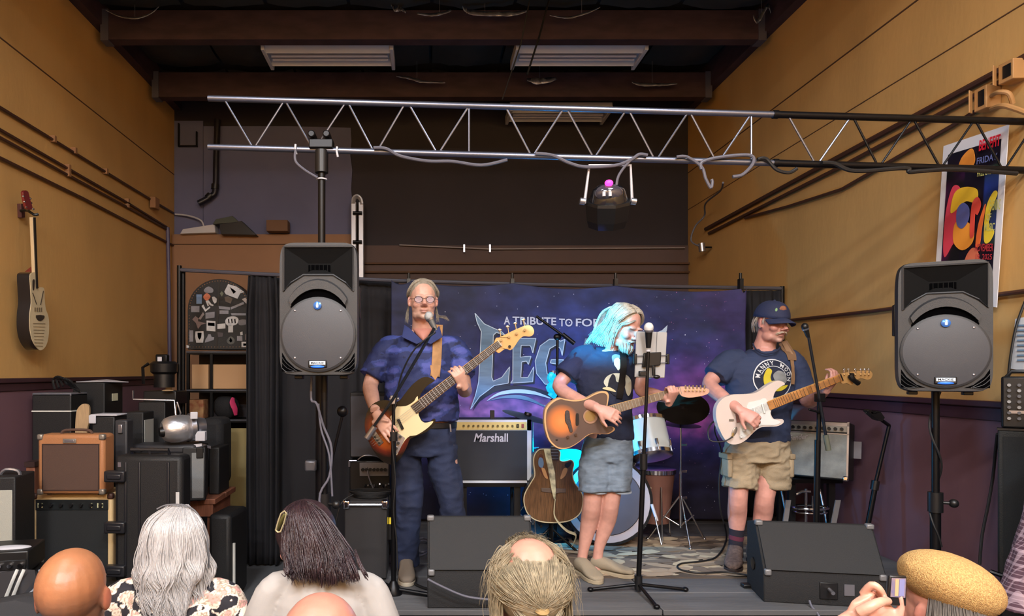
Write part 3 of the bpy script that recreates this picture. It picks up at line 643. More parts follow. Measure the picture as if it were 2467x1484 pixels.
# ================= LOUDSPEAKERS =================
def speaker(px,pyb,s,rot,lab,standlab):
    W,H,Dp=.374,.636,.3
    b=ats(px,pyb,s); base=V((b.x,b.y+.15,b.z))
    t=thing('loudspeaker',lab,'loudspeaker',base,'matching loudspeakers on poles',rotz=rot)
    y0=-Dp/2
    # housing loft back->front with rounded rectangle
    mb=MB(); secs=[]
    for yy,sx,sz in ((Dp/2,.56,.84),(Dp/2-.03,.7,.9),(0.02,.9,.97),(y0+.03,1,1),(y0+.008,1.0,1.0),(y0,.965,.98)):
        secs.append((V((0,yy,H/2)),V((W/2*sx,0,0)),V((0,0,H/2*sz))))
    mb.loft(secs,n=48,sq=9); part('housing',mb,mat('speaker_charcoal',(46,47,50),.5,bump=.1,bscale=300),t,local=True)
    yf=y0-.037
    no_=56; out_=[V((math.copysign(abs(math.cos(q))**(2/9),math.cos(q))*W/2*.985,0,H/2+math.copysign(abs(math.sin(q))**(2/9),math.sin(q))*H/2*.985)) for q in [2*PI*i/no_ for i in range(no_)]]
    # horn recess
    def poly(pts,y,th,m,name,bev=0): part(name,MB().slab([V((x,y,z)) for x,z in pts],(0,-th,0)),m,t,local=True,bevel=bev)
    horn=mat('horn_dark',(12,12,13),.8,spec=.15)
    hw=[(-.165,.612),(.165,.612),(.165,.40),(.13,.44),(.07,.478),(-.07,.478),(-.13,.44),(-.165,.40)]
    hole_=[V((x,0,z)) for x,z in hw]; tri_=geometry.tessellate_polygon([[V((p.x,p.z,0)) for p in out_],[V((p.x,p.z,0)) for p in hole_]])
    al=out_+hole_; nA=len(al); mb=MB(); mb.add([V((p.x,yf,p.z)) for p in al]+[V((p.x*(1.0/.985),y0+.002,H/2+(p.z-H/2)/.985)) for p in al],[tuple(q) for q in tri_]+[(i,(i+1)%no_,nA+(i+1)%no_,nA+i) for i in range(no_)])
    part('front_baffle',mb,mat('speaker_charcoal',(46,47,50)),t,local=True)
    mb=MB(); outer=[V((x,yf-.0005,z)) for x,z in hw]; inner=[V((x*.33,y0-.003,.515+(z-.5)*.2)) for x,z in hw]
    n=len(hw); mb.add(outer+inner,[(i,(i+1)%n,n+(i+1)%n,n+i) for i in range(n)]+[tuple(range(n,2*n))]); part('horn',mb,horn,t,local=True,smooth=False)
    part('horn_throat',MB().box((0,y0-.006,.513),(.105,.006,.035)),M_void,t,local=True,bevel=.004)
    for k in range(5): part('throat_fin',MB().box((-.04+k*.02,y0-.010,.513),(.003,.006,.034)),horn,t,local=True)
    # raised frame around the horn
    fr_=MB(); fr_.tube([V((x,yf-.002,z)) for x,z in hw+[hw[0]]],.005,n=6); part('horn_rim',fr_,mat('speaker_charcoal',(46,47,50)),t,local=True)
    # arch brow between horn and grille
    arc=[( .178*math.cos(a), .215+.245*math.sin(a)) for a in [PI*.22+PI*.56*i/14 for i in range(15)]]
    arc2=[( .165*math.cos(a), .205+.205*math.sin(a)) for a in [PI*.22+PI*.56*i/14 for i in range(15)]]
    mb=MB(); nn=15; P=[V((x,yf-.003,z)) for x,z in arc]+[V((x,yf-.022,z-.01)) for x,z in arc]+[V((x,yf-.022,z)) for x,z in arc2]+[V((x,yf,z)) for x,z in arc2]
    mb.add(P,[(r*nn+i,r*nn+i+1,(r+1)*nn+i+1,(r+1)*nn+i) for r in range(3) for i in range(nn-1)]); part('brow',mb,mat('speaker_charcoal',(46,47,50)),t,local=True)
    gapo=[( .163*math.cos(a), .205+.208*math.sin(a)) for a in [PI*.2+PI*.6*i/16 for i in range(17)]]
    gapi=[( .175*math.cos(a), .2+.175*math.sin(a)) for a in [PI*.2+PI*.6*i/16 for i in range(17)]]
    part('port_gap',MB().slab([V((x,yf,z)) for x,z in gapo]+[V((x*.9,yf,z)) for x,z in reversed(gapi)],(0,-.004,0)),M_void,t,local=True)
    part('grille_ring',MB().lathe(V((0,yf+.002,.195)),(0,-1,0),[(.178,0),(.178,.012),(.17,.016)],48),mat('speaker_charcoal',(46,47,50)),t,local=True)
    part('grille',MB().lathe(V((0,yf-.008,.195)),(0,-1,0),[(.17,0),(.168,.008),(.12,.016),(.06,.02),(.01,.021)],48),mat('speaker_grille',(62,64,70),.5,bump=.12,bscale=500),t,local=True)
    for a in (.8,2.34,3.94,5.48): part('grille_screw',MB().ell(V((.155*math.cos(a),yf-.018,.195+.155*math.sin(a))),(.006,.004,.006)),M_steel,t,local=True)
    part('badge',MB().lathe(V((0,yf-.026,.33)),(0,-1,0),[(.019,0),(.019,.006),(.012,.009)],20),mat('blue_badge',(60,110,190),.2,metal=.5,emit=.25),t,local=True)
    part('badge_mark',MB().tube([V((0,yf-.036,.342)),V((0,yf-.036,.33)),V((0,yf-.036,.32))],[.002,.006,.005],n=8),mat('badge_white',(220,235,250),.3,emit=.3),t,local=True)
    part('name_plate',MB().box((0,yf-.02,.056),(.088,.014,.034)),M_blkp,t,local=True,bevel=.004)
    part('plate_face',MB().box((0,yf-.0278,.06),(.074,.003,.016)),mat('plate_white',(206,222,240),.4,emit=.2),t,local=True)
    part('plate_glow',MB().ell(V((0,yf-.026,.043)),(.034,.005,.006)),mat('plate_blue',(40,110,230),.3,emit=.5),t,local=True)
    mb=MB(); textquad(mb,'MACKIE',V((-.03,yf-.0297,.0545)),V((.03,yf-.0297,.0545)),V((-.03,yf-.0297,.0655)),V((.03,yf-.0297,.0655)),bold=.02); part('lettering',mb,M_blkp,t,local=True,smooth=False)
    for sx in (-1,1):
        tri=[(sx*.172,.02),(sx*.172,.11),(sx*.15,.072),(sx*.11,.035),(sx*.075,.02)]
        poly(tri,yf,.002,M_void,'corner_port')
        for k in range(3):
            q=k*.026
            part('port_fin',MB().tube([V((sx*(.172),yf-.005,.088-q)),V((sx*(.148),yf-.005,.056-q*.75)),V((sx*(.1+q*.3),yf-.005,.02))],.0017,n=5,smooth=3),mat('speaker_charcoal',(46,47,50)),t,local=True)
        part('foot',MB().box((sx*.11,-.08,-.008),(.04,.05,.018)),M_blkp,t,local=True,bevel=.004)
        part('side_handle',MB().box((sx*(W/2*.955),-.05,.36),(.016,.05,.16)),M_blkp,t,local=True,bevel=.005)
    st_=thing('speaker_stand',standlab,'speaker stand',(base.x,base.y,0),'pole stands under the loudspeakers')
    part('pole',MB().cyl((base.x,base.y,.25),(base.x,base.y,base.z-.001),.0175).cyl((base.x,base.y,.25),(base.x,base.y,1.0),.0235),M_dkmetal,st_)
    part('collar',MB().cyl((base.x,base.y,.97),(base.x,base.y,1.07),.033),M_blkp,st_)
    part('knob',MB().cyl((base.x,base.y,1.02),(base.x+.05,base.y-.03,1.02),.008).ell((base.x+.065,base.y-.035,1.02),.022),M_blkp,st_)
    for a in ((110,230,350) if rot==0 else (100,200,310)):
        d=V((math.cos(math.radians(a)),math.sin(math.radians(a)),0)); q=V((base.x,base.y,0)); L=.36
        if rot==0 and a==350: d=V((.5,-.85,0))
        if rot!=0 and a==100: d=V((.0,.4,0)) ; 
        part('leg',MB().cyl(q+V((0,0,.62)),q+d*L+V((0,0,.02)),.012).cyl(q+V((0,0,.27)),q+d*L*.55+V((0,0,.29)),.009).ell(q+d*L+V((0,0,.02)),(.022,.022,.02)),M_dkmetal,st_)
    return t,base
spL,bL=speaker(770,905,502,0,'black loudspeaker on the left pole in front of the curtain','black tripod pole under the left loudspeaker')
spR,bR=speaker(2311,944,497,math.radians(-27),'black loudspeaker on the right pole beside the ochre wall','black tripod pole under the right loudspeaker')
solo('pole_cable',MB().tube([bR+V((.0,.0,-.005))+V((.025*math.cos(k*.9),.025*math.sin(k*.9)-.0,-k*.06)) for k in range(14)],.005,smooth=3),M_cable,'black cable wound around the right loudspeaker pole','cable')
solo('pole_cable',MB().tube([bL+V((-.06,-.02,-.005)),bL+V((-.06,-.03,-.12)),bL+V((-.03,-.05,-.14)),bL+V((0,-.03,-.25)),bL+V((.04,-.03,-.36)),bL+V((.03,-.03,-.5)),bL+V((-.02,-.03,-.62)),bL+V((.03,-.03,-.9))],.006,smooth=5).tube([bL+V((-.025,-.03,-.14)),bL+V((-.01,-.035,-.27)),bL+V((.03,-.035,-.4)),bL+V((.045,-.035,-.6))],.005,smooth=5),mat('grey_cable',(92,92,104)),'grey cables hanging down the left loudspeaker pole','cable')

# ---- guitar hanging on the left wall ----
def WG(x,y,off=.175): return onL(20+x/3.375,440+y/3.375,off)
wgt=thing('wall_guitar','black-backed guitar with cream printed top hanging on the left wall','guitar',WG(250,1360))
fo=catmull([(172,760),(185,735),(210,728),(222,745),(226,800),(234,868),(250,852),(280,854),(290,880),(292,960),(302,1030),(320,1080),(328,1150),(322,1260),(300,1330),(265,1362),(235,1350),(200,1300),(180,1240),(170,1160),(172,1060),(182,980),(178,880)],3,True)
part('body',MB().slab([WG(x,y) for x,y in fo],(-.09,0,0)),mat('black_gloss_back',(22,22,28),.25,coat=.5),wgt,bevel=.006)
part('top',MB().slab([WG(x,y,.176) for x,y in fo],(.004,0,0)),mat('cream_top',(214,196,158),.45,var=.12,vscale=12),wgt)
part('neck',MB().slab([WG(198,280,.17),WG(222,280,.17),WG(240,862,.18),WG(222,862,.18)],(-.025,0,0)),mat('cream_fretboard_side',(206,180,140),.45),wgt,bevel=.003)
part('fretboard',MB().slab([WG(208,282,.186),WG(224,282,.186),WG(244,850,.19),WG(232,862,.19)],(-.006,0,0)),mat('black_fretboard',(30,28,26),.4),wgt)
part('heel',MB().slab([WG(166,725,.12),WG(215,685,.15),WG(218,725,.15)],(-.03,0,0)),mat('cherry_wood',(110,44,34),.4),wgt)
part('headstock',MB().slab([WG(x,y,.16) for x,y in catmull([(120,80),(140,62),(165,75),(178,130),(200,205),(178,222),(150,212),(132,150)],2,True)],(-.018,0,0)),mat('cherry_gloss',(120,40,38),.25,coat=.5),wgt,bevel=.003)
for x,y in ((122,112),(132,155),(145,198),(178,130),(186,165),(202,215)): part('tuner',MB().ell(WG(x,y,.155),(.008,.01,.008)),M_chrome,wgt)
part('saddle_slot',MB().slab([WG(x,y,.182) for x,y in catmull([(224,1078),(290,1080),(288,1105),(262,1125),(235,1115)],2,True)],(.002,0,0)),mat('dark_slot',(56,46,38),.5),wgt)
part('sound_slot',MB().slab([WG(x,y,.182) for x,y in catmull([(196,800),(206,785),(214,800),(208,870),(198,868)],2,True)],(.002,0,0)),mat('dark_slot',(56,46,38)),wgt)
for (xa,ya),(xb,yb) in (((198,895),(230,990)),((286,880),(262,995))): part('printed_line',MB().tube([WG(xa,ya,.182),WG(xb,yb,.182)],.003,n=5),mat('dark_slot',(56,46,38)),wgt)
for k in range(8): part('printed_line',MB().tube([WG(202+k*2,1145+k*26,.182),WG(300-k*3,1147+k*26,.182)],.0018,n=5),mat('faded_ink',(128,110,84),.6),wgt)
for k in range(4): part('printed_mark',MB().slab([WG(x,y,.182) for x,y in ((212+k*17,1015),(222+k*17,1015),(222+k*17,1048),(212+k*17,1048))],(.002,0,0)),mat('faded_ink',(128,110,84)),wgt)
hg=thing('guitar_hanger','dark wooden wall hanger holding the guitar on the left wall','hanger',WG(88,225,.02))
part('block',MB().slab([WG(70,170,.0),WG(100,170,.0),WG(104,285,.0),(WG(75,285,.0))],(.03,0,0)),mat('dark_red_block',(84,44,40),.5),hg,bevel=.003)
part('arm',MB().tube([WG(100,228,.03),WG(150,225,.09),WG(185,245,.14),WG(215,262,.17),WG(245,256,.19)],.01,n=8,smooth=3),M_blkp,hg)
# ================= AMPLIFIERS AND CASES =================
def rz(a): return Matrix.Rotation(a,3,'Z')
def frameof(px0,py0,px1,py1,s):
    a=ats(px0,py1,s); b=ats(px1,py0,s); return a,b,(b.x-a.x),(b.z-a.z)
def gear(name,lab,cat,rect,s,d,m,rot=0,tilt=0,group=None,bev=.008,grille=None,gm=None,panel=None,pm=None,knobs=0,km=None,corners=None,handle=None,piping=None,feet=True,zb=None,body=True):
    a,b,W,H=frameof(*rect,s); z0=a.z if zb is None else zb; H=b.z-z0
    t=thing(name,lab,cat,((a.x+b.x)/2,a.y,z0),group,rotz=rot)
    t.rotation_euler=(-tilt,0,rot)
    if body: part('cabinet',MB().bb((-W/2,0,0),(W/2,d,H)),m,t,local=True,bevel=bev)
    if grille:
        l,bt,r,tp=grille; part('grille',MB().bb((-W/2+l*W,-.004,bt*H),(W/2-r*W,.004,H-tp*H)),gm,t,local=True,bevel=.003,seg=1)
    if panel:
        p0,p1,l,r=panel; part('control_panel',MB().bb((-W/2+l*W,-.008,p0*H),(W/2-r*W,.003,p1*H)),pm,t,local=True,bevel=.002,seg=1)
        for k in range(knobs):
            x=-W/2+W*(l+.08+(1-l-r-.16)*k/max(1,knobs-1)); part('knob',MB().cyl((x,-.008,(p0+p1)/2*H),(x,-.028,(p0+p1)/2*H),min(.011,(p1-p0)*H*.3),n=10),km or M_blkp,t,local=True)
    if corners:
        for sx in (-1,1):
            for z in (0,1): part('corner',MB().box((sx*(W/2-.016),.012,H*z+(.016 if z==0 else -.016)),(.038,.04,.038)),corners,t,local=True,bevel=.01)
    if handle: part('handle',MB().tube([(-.1,d/2,H),(-.07,d/2,H+.022),(.07,d/2,H+.022),(.1,d/2,H)],.009,n=6,smooth=3),handle,t,local=True)
    if piping:
        z=piping*H; part('piping',MB().bb((-W/2-.001,-.005,z-.005),(W/2+.001,.0,z+.005)).bb((W/2-.004,-.002,z-.005),(W/2+.004,d,z+.005)),mat('white_piping',(206,206,200),.5),t,local=True)
    if feet:
        for sx in (-1,1):
            for y in (.05,d-.05): part('foot',MB().cyl((sx*(W/2-.05),y,-.008),(sx*(W/2-.05),y,.004),.015,n=8),M_blkp,t,local=True)
    t['_w']=W; t['_h']=H
    return t,W,H
M_tanv=mat('orange_tan_vinyl',(166,112,72),.6,bump=.2,bscale=200)
M_brg=mat('brown_grille',(84,62,52),.85,bump=.4,bscale=500)
M_blg=mat('black_grille',(28,31,33),.85,bump=.4,bscale=500)
M_cream=mat('cream_vinyl',(212,184,136),.5,bump=.15,bscale=200)
M_wood=mat('red_brown_wood',(140,88,66),.55,var=.3,vscale=9,stretch=(8,1,1))
M_nick=mat('dull_nickel',(150,142,132),.4,metal=.6)
# riser and bench under the gear
rs_=thing('gear_riser','low black riser under the stacked amplifiers at the left wall','riser',(-2.2,4.1,0))
part('top',MB().bb((-2.92,3.98,.33),(-1.56,4.78,.36)),M_blk,rs_,bevel=.004); part('side',MB().bb((-2.9,4.0,0),(-1.6,4.76,.33)),M_blk,rs_)
bt=thing('wooden_bench','reddish wooden bench carrying gear along the left wall','bench',(-2.2,5.0,0))
for k in range(2): part('board',MB().bb((-2.95,4.86+k*.27,.71),(-1.53,5.12+k*.27,.75)),M_wood,bt,bevel=.004)
part('front_rail',MB().bb((-2.95,4.87,.62),(-1.55,4.9,.71)),M_wood,bt)
for x in (-2.93,-1.6): part('end_panel',MB().bb((x,4.9,0),(x+.035,5.36,.71)),M_wood,bt)
a=ats(47,1205,345)
wu=thing('post_shelf','reddish wooden post and shelf beside the cream amplifier on the left','shelf',(a.x,a.y,0))
p=ats(73,1125,352); part('post',MB().bb((p.x-.03,p.y,.0),(p.x+.03,p.y+.3,p.z)),M_wood,wu,bevel=.004)
part('cap',MB().bb((p.x-.035,p.y-.01,p.z),(p.x+.035,p.y+.3,p.z+.035)),mat('dark_cap',(52,34,32),.5),wu)
q=ats(40,1215,345); part('shelf_board',MB().bb((XL+.03,q.y,q.z-.09),(p.x-.03,q.y+.34,q.z)),M_wood,wu,bevel=.004)
# cream trimmed black amp (bottom) and orange amp on it
am,W,H=gear('guitar_amplifier','cream-edged black guitar amplifier under the orange one','amplifier',(77,1190,271,1365),372,.28,M_cream,zb=.372,bev=.015,grille=(.055,.06,.055,.2),gm=M_blg,panel=(.8,.93,.05,.05),pm=mat('amp_panel_dark',(44,48,50),.3,metal=.4),knobs=7,corners=mat('dark_corner',(70,44,36),.5))
for k,x in enumerate((-.19,-.215,.13,.17,.2)): part('label_print',MB().box((x,-.009,.86*H),(.008,.002,.03)),mat('pale_marks',(190,190,150),.5),am,local=True)
part('badge',MB().lathe(V((-.2,-.004,.09)),(0,-1,0),[(.02,0),(.02,.003)],16),M_nick,am,local=True)
zo=372
aa=ats(77,1190,372)
om,W,H=gear('guitar_amplifier','orange tan guitar amplifier with brown grille on the cream-edged one','amplifier',(90,1047,251,1187),379,.15,M_tanv,zb=aa.z+.012,bev=.02,grille=(.085,.07,.085,.17),gm=M_brg,corners=M_nick,handle=M_brg)
part('badge',MB().box((-.005,-.005,H*.895),(.085,.006,.028)),M_nick,om,local=True,bevel=.006); part('badge_inset',MB().box((-.005,-.009,H*.895),(.06,.003,.014)),M_steel,om,local=True,bevel=.003)
part('grille_frame',MB().bb((-W/2+.07*W,-.003,.055*H),(W/2-.07*W,.0,.845*H)),mat('dark_brown_edge',(52,34,28),.6),om,local=True)
# big hard case
hc,W,H=gear('hard_case','tall black ribbed hard transport case with latches left of the white-haired woman','case',(272,1098,440,1405),386,.16,M_blk,rot=-.04,zb=.362,bev=.03,feet=False)
for z in (.84,.44,.1): part('latch',MB().box((-W/2+.02,-.012,z*H),(.13,.05,.07)).box((-W/2+.02,-.035,z*H),(.09,.02,.035)),mat('latch_black',(32,32,36),.35),hc,local=True,bevel=.008)
for x in (-.32,-.12,.3): part('rib',MB().bb((x*W-.008,-.01,.06*H),(x*W+.008,.0,.95*H)),mat('latch_black',(32,32,36)),hc,local=True,bevel=.004)
part('handle',MB().tube([(-.14,.09,H-.01),(-.14,.07,H+.03),(.1,.07,H+.03),(.1,.09,H-.01)],.012,n=6).tube([(-.02,.07,H-.01),(-.02,.07,H+.03)],.008,n=6),mat('latch_black',(32,32,36)),hc,local=True)
part('sticker',MB().box((.19,-.002,.66*H),(.022,.004,.09)),mat('pale_sticker',(196,196,196),.6),hc,local=True); part('corner_plate',MB().box((-W/2+.04,-.004,.93*H),(.02,.006,.03)),M_steel,hc,local=True)
# rear row on the bench
g1,W,H=gear('amplifier_cabinet','black amplifier with one white piping line, at the back against the left wall','amplifier',(77,948,171,1110),327,.24,M_blk,zb=.752,piping=.83,bev=.008)
part('top_trim',MB().bb((-W/2,.0,H-.02),(W/2,.24,H+.004)),mat('grey_vinyl_top',(96,96,104),.5),g1,local=True,bevel=.006)
gb,W,H=gear('amplifier_cabinet','large black cabinet behind the guitar slide board at the left wall','amplifier',(175,922,252,1110),304,.32,M_blk,zb=.752)
part('side_note',MB().box((W/2+.003,.17,H-.12),(.003,.1,.06)),mat('note_paper',(206,206,180),.6),gb,local=True)
part('loose_sheet',MB().slab([V((-.1,.0,H+.004)),V((W/2-.02,.0,H+.006)),V((W/2+.1,.2,H-.0)),V((.0,.3,H+.02))],(0,0,.004)),M_white,gb,local=True)
solo('wooden_slat_piece',MB().slab([ats(x,y,326) for x,y in catmull([(182,1197),(181,1050),(183,1000),(188,983),(200,973),(212,976),(215,990),(213,1020),(209,1050),(208,1197)],4,True)],(0,.02,0)),mat('pale_wood',(186,156,118),.6,var=.2,vscale=10,stretch=(12,1,1)),'rounded pale wooden board standing between the black amplifiers','board')
cl=MB()
for k in range(4): cl.tube([ats(132+10*k,938-4*k,322),ats(128+9*k,915,320),ats(145+8*k,908+3*k,322),ats(172+5*k,932+2*k,318),ats(192,943,320)],.009,n=6,smooth=4)
solo('cable_coil',cl,M_cable,'messy black cable coil on the black amplifier against the left wall','cable')
g3,W,H=gear('amplifier_cabinet','dark slanted cabinet with a white cloth on top, behind the orange amplifier','amplifier',(221,1003,276,1160),345,.2,M_blk,zb=.752,bev=.01)
q=solo('white_cloth',MB().slab([V((g3.location.x-W/2-.01,g3.location.y-.01,.752+H+.002)),V((g3.location.x+W/2+.02,g3.location.y-.01,.752+H+.002)),V((g3.location.x+W/2+.02,g3.location.y+.16,.752+H+.002)),V((g3.location.x-W/2-.01,g3.location.y+.18,.752+H+.002))],(0,0,.012)).box((g3.location.x-W/2+.01,g3.location.y-.012,.752+H-.02),(.05,.012,.06)),M_white,'folded white cloth on the dark slanted cabinet','cloth',bevel=.006)
g4,W,H=gear('amplifier_cabinet','small black amplifier with pale side panel in the middle of the gear pile','amplifier',(300,993,345,1140),325,.2,M_blk,zb=.752)
part('side_panel',MB().bb((W/2,.02,.1),(W/2+.004,.18,H-.06)),mat('pale_grey_panel',(168,168,162),.6),g4,local=True)
g4b,W,H=gear('amplifier_cabinet','short dark case with a silver latch in front of the small amplifier','case',(276,1012,306,1130),350,.1,mat('dark_grey_case',(48,48,52),.5),zb=.752,bev=.01)
part('latch',MB().box((0,-.006,H-.06),(.03,.02,.06)),M_steel,g4b,local=True,bevel=.004)
g5,W,H=gear('trolley_case','tall black case with a silver telescopic handle lying on top','case',(333,968,398,1130),305,.2,M_blk,zb=.752)
part('handle',MB().tube([(-W/2-.03,-.02,H+.09),(-W/2-.03,-.02,H+.02),(W/2+.08,-.02,H+.012),(W/2+.09,-.02,H-.1),(W/2+.115,-.02,H-.12),(W/2+.13,-.02,H-.09),(W/2+.1,-.02,H+.0)],.007,n=6),M_steel,g5,local=True)
g6,W,H=gear('equipment_crate','flat black crate under the dark stage can by the left rear corner','case',(345,942,424,975),292,.26,M_blkp)
# dark can lamps
cn=thing('stage_can','black round stage lamp can standing on the crate by the left corner','stage light',ats(382,935,290))
part('can',MB().lathe(ats(382,934,290)+V((0,.12,0)),(0,0,1),[(.085,0),(.085,.11),(.11,.13),(.115,.2),(.09,.22)],20),M_blkp,cn)
part('yoke',MB().tube([ats(346,925,290),ats(344,885,290),ats(358,876,290)],.014,n=6),M_dkmetal,cn)
part('clamp',MB().box(ats(380,866,290)+V((0,.1,0)),(.1,.06,.09)),M_dkmetal,cn,bevel=.01); part('label',MB().box(ats(379,868,290)+V((0,.05,0)),(.035,.006,.06)),M_white,cn); 
solo('wooden_spoon_disc',MB().ell(ats(404,941,294),(.05,.03,.008)),mat('pale_wood',(186,156,118)),'small pale wooden disc on the black crate edge','disc')
# chrome par can on the flat case
fc_,W,H=gear('flat_case','flat grey case lying on the gear pile under the chrome lamp','case',(312,1072,470,1094),338,.22,mat('dark_grey_case',(48,48,52),.5),bev=.02,feet=False)
part('latch',MB().ell((-.15,-.006,.03),(.012,.008,.012)),M_steel,fc_,local=True)
pc=thing('chrome_par_can','shiny chrome par lamp lying on the flat grey case','stage light',ats(430,1063,335))
c0=ats(418,1034,338); axv=V((.8,.55,.05)).normalized()
part('shell',MB().lathe(c0-axv*.06,axv,[(.055,-.02),(.08,.0),(.095,.04),(.1,.09),(.098,.13),(.09,.17),(.06,.21),(.03,.22)],28),mat('par_chrome',(225,225,230),.33,metal=.85,bump=.5,bscale=18),pc)
part('opening',MB().lathe(c0-axv*.085+V((-.0,-.03,-.01)),axv,[(.03,0),(.04,.03)],16),M_blkp,pc)
part('band',MB().lathe(c0+axv*.11,axv,[(.104,0),(.104,.03)],28),M_steel,pc)
part('bracket',MB().box(c0+V((.19,.02,-.05)),(.07,.05,.07)).box(c0+V((.16,-.04,.1)),(.05,.01,.05),rz(.3)),M_white,pc,bevel=.008)
part('end_cap',MB().lathe(c0+axv*.16,axv,[(.075,0),(.06,.06),(.02,.08)],20),M_steel,pc)
g7,W,H=gear('black_bag','soft black gig bag behind the chrome lamp','bag',(478,1008,535,1120),300,.3,mat('black_fabric',(24,24,27),.85,bump=.3,bscale=100),zb=.752,bev=.05,feet=False)
g8,W,H=gear('amplifier_cabinet','narrow black amplifier with silver edge, second from the bench right end','amplifier',(441,1078,494,1196),338,.3,M_blk,zb=.76,rot=.25,grille=(.4,.05,.08,.1),gm=mat('silver_grey_grille',(128,130,130),.7,bump=.4,bscale=300))
part('edge_strip',MB().bb((-W*.33,-.012,.02),(-W*.22,-.004,H*.75)),M_steel,g8,local=True)
part('strap',MB().bb((W*.1,-.014,H*.8),(W*.4,-.004,H)),M_blkp,g8,local=True,bevel=.004)
solo('folded_papers',MB().slab([ats(448,1080,336),ats(486,1075,336),ats(508,1081,318),ats(470,1086,320)],(0,0,.02)),M_white,'white papers lying on the narrow black amplifier','paper')
g9,W,H=gear('amplifier_cabinet','black speaker box at the right end of the wooden bench','amplifier',(503,1078,528,1181),318,.26,M_blk,zb=.752)
yb,W,H=gear('yellow_board','tall yellowish board leaning behind the gear pile','board',(550,1032,602,1310),272,.03,mat('khaki_board',(150,134,88),.7,var=.1,vscale=3),zb=.0,feet=False)
# rolling case on floor, right of the woman's hair
rc,W,H=gear('rolling_case','black wheeled case with a pale strip beside the white-haired woman','case',(500,1240,556,1440),335,.35,M_blk,zb=.03,rot=-.1,bev=.03,feet=False)
part('strip',MB().box((W/2+.012,.04,H*.42),(.016,.014,.3)),mat('pale_strip',(196,196,190),.5),rc,local=True)
for x in (-1,1): part('wheel',MB().cyl((x*(W/2-.03)-.015,.05,0),(x*(W/2-.03)+.015,.05,0),.03,n=12),M_blkp,rc,local=True)
# left edge gear
g10,W,H=gear('guitar_amplifier','pale grey grilled amplifier cut by the left frame edge','amplifier',(-75,1150,33,1330),420,.25,M_blk,zb=.5,grille=(.06,.05,.06,.13),gm=mat('pale_grille',(166,166,156),.8,bump=.3,bscale=400),rot=.12)
part('handle',MB().tube([(.0,.1,H),(.03,.1,H+.03),(.1,.1,H+.02),(.12,.08,H-.02)],.01,n=6,smooth=3),M_steel,g10,local=True)
hx=thing('bench_box','dark box under the pale grey amplifier','box',(-2.55,3.75,0)); part('body',MB().bb((-2.9,3.72,0),(-2.22,4.0,.49)),M_blk,hx)
g11,W,H=gear('guitar_amplifier','black amplifier head with silver knobs low at the left frame edge','amplifier',(-60,1330,62,1385),470,.26,M_blkp,rot=.22,zb=.64,panel=(.2,.62,.04,.04),pm=M_blkp,knobs=5,km=M_chrome,feet=False)
part('silver_line',MB().bb((-W/2,-.01,.1*H),(W/2,-.004,.16*H)),M_steel,g11,local=True)
part('glossy_lid',MB().ell((0.02,.08,H),(.1,.04,.012)),M_white,g11,local=True)
hx2=thing('bench_box','dark box carrying the amplifier head at the lower left','box',(-2.3,3.5,0)); part('body',MB().bb((-2.6,3.42,0),(-2.02,3.7,.62)),M_blk,hx2)
# grey guitar case lying, bottom left
gc=thing('guitar_case','grey black guitar case with pale straps at the bottom left corner','guitar case',ats(30,1450,560))
P=[ats(x,y,s) for x,y,s in ((-60,1385,500),(40,1368,490),(95,1372,490),(98,1395,500),(70,1430,520),(10,1452,540),(-60,1460,540))]
part('shell',MB().slab(P,(0.0,-.06,-.16)),mat('dark_grey_case',(48,48,52),.5),gc,bevel=.02)
for x in (30,46): part('strap',MB().tube([ats(x+12,1372,500),ats(x,1400,508),ats(x-18,1445,545)],[.008,.008,.008],smooth=3,flat=.5),mat('pale_strap',(186,186,182),.6),gc)
part('piping',MB().tube([ats(95,1374,489),ats(98,1396,499),ats(70,1431,519),ats(10,1453,539)],.006,smooth=4),mat('pale_piping',(140,146,156),.5),gc)
gc2=thing('soft_case','dark soft case under the straps at the bottom left corner','case',ats(40,1484,560)); part('shell',MB().slab([ats(-60,1462,570),ats(60,1440,560),ats(96,1450,560),ats(100,1560,600),ats(-60,1560,600)],(0,.1,0)),M_grey,gc2,bevel=.02)
# ---------- shelf unit with arched sticker case ----------
SS=252
def S(x,y,d=0): return at(x,y,F/SS+d)
sh=thing('shelf_unit','black metal shelf unit behind the pipe frame in the back left','shelf',(S(527,1200).x,S(0,0).y,0))
xa,xb=S(449,0).x,S(640,0).x
for y in (846,938,1010,1100):
    z=S(0,y).z; part('shelf_board',MB().bb((xa,F/SS,z-.03),(xb,F/SS+.36,z)),M_dkmetal,sh)
    part('board_edge',MB().bb((xa,F/SS-.004,z-.012),(xb,F/SS,z-.004)),mat('grey_edge',(92,96,108),.4),sh)
for x in (xa,xb-.03,S(506,0).x): part('upright',MB().bb((x,F/SS-.002,0),(x+.025,F/SS+.03,S(0,846).z)),M_dkmetal,sh)
part('back_sheet',MB().bb((xa,F/SS+.36,0),(xb,F/SS+.37,S(0,846).z)),mat('shelf_back',(52,46,50),.8),sh)
for x0,x1,lab in ((462,502,'narrow plain cardboard box on the top shelf'),(508,596,'wide plain cardboard box on the top shelf')):
    a=S(x0,935,.02); b=S(x1,878,.02); solo('shelf_box',MB().bb((a.x,a.y,S(0,937).z),(b.x,b.y+.25,b.z)),mat('cardboard',(190,152,112),.8),lab,'box',bevel=.004)
a=S(450,1008,.02); b=S(490,963,.02); solo('tan_box',MB().bb((a.x,a.y,S(0,1009).z),(b.x,b.y+.15,b.z)),mat('tan_print_box',(182,142,98),.7,col2=(150,90,60),vscale=20),'small tan printed box on the lower shelf','box',bevel=.004)
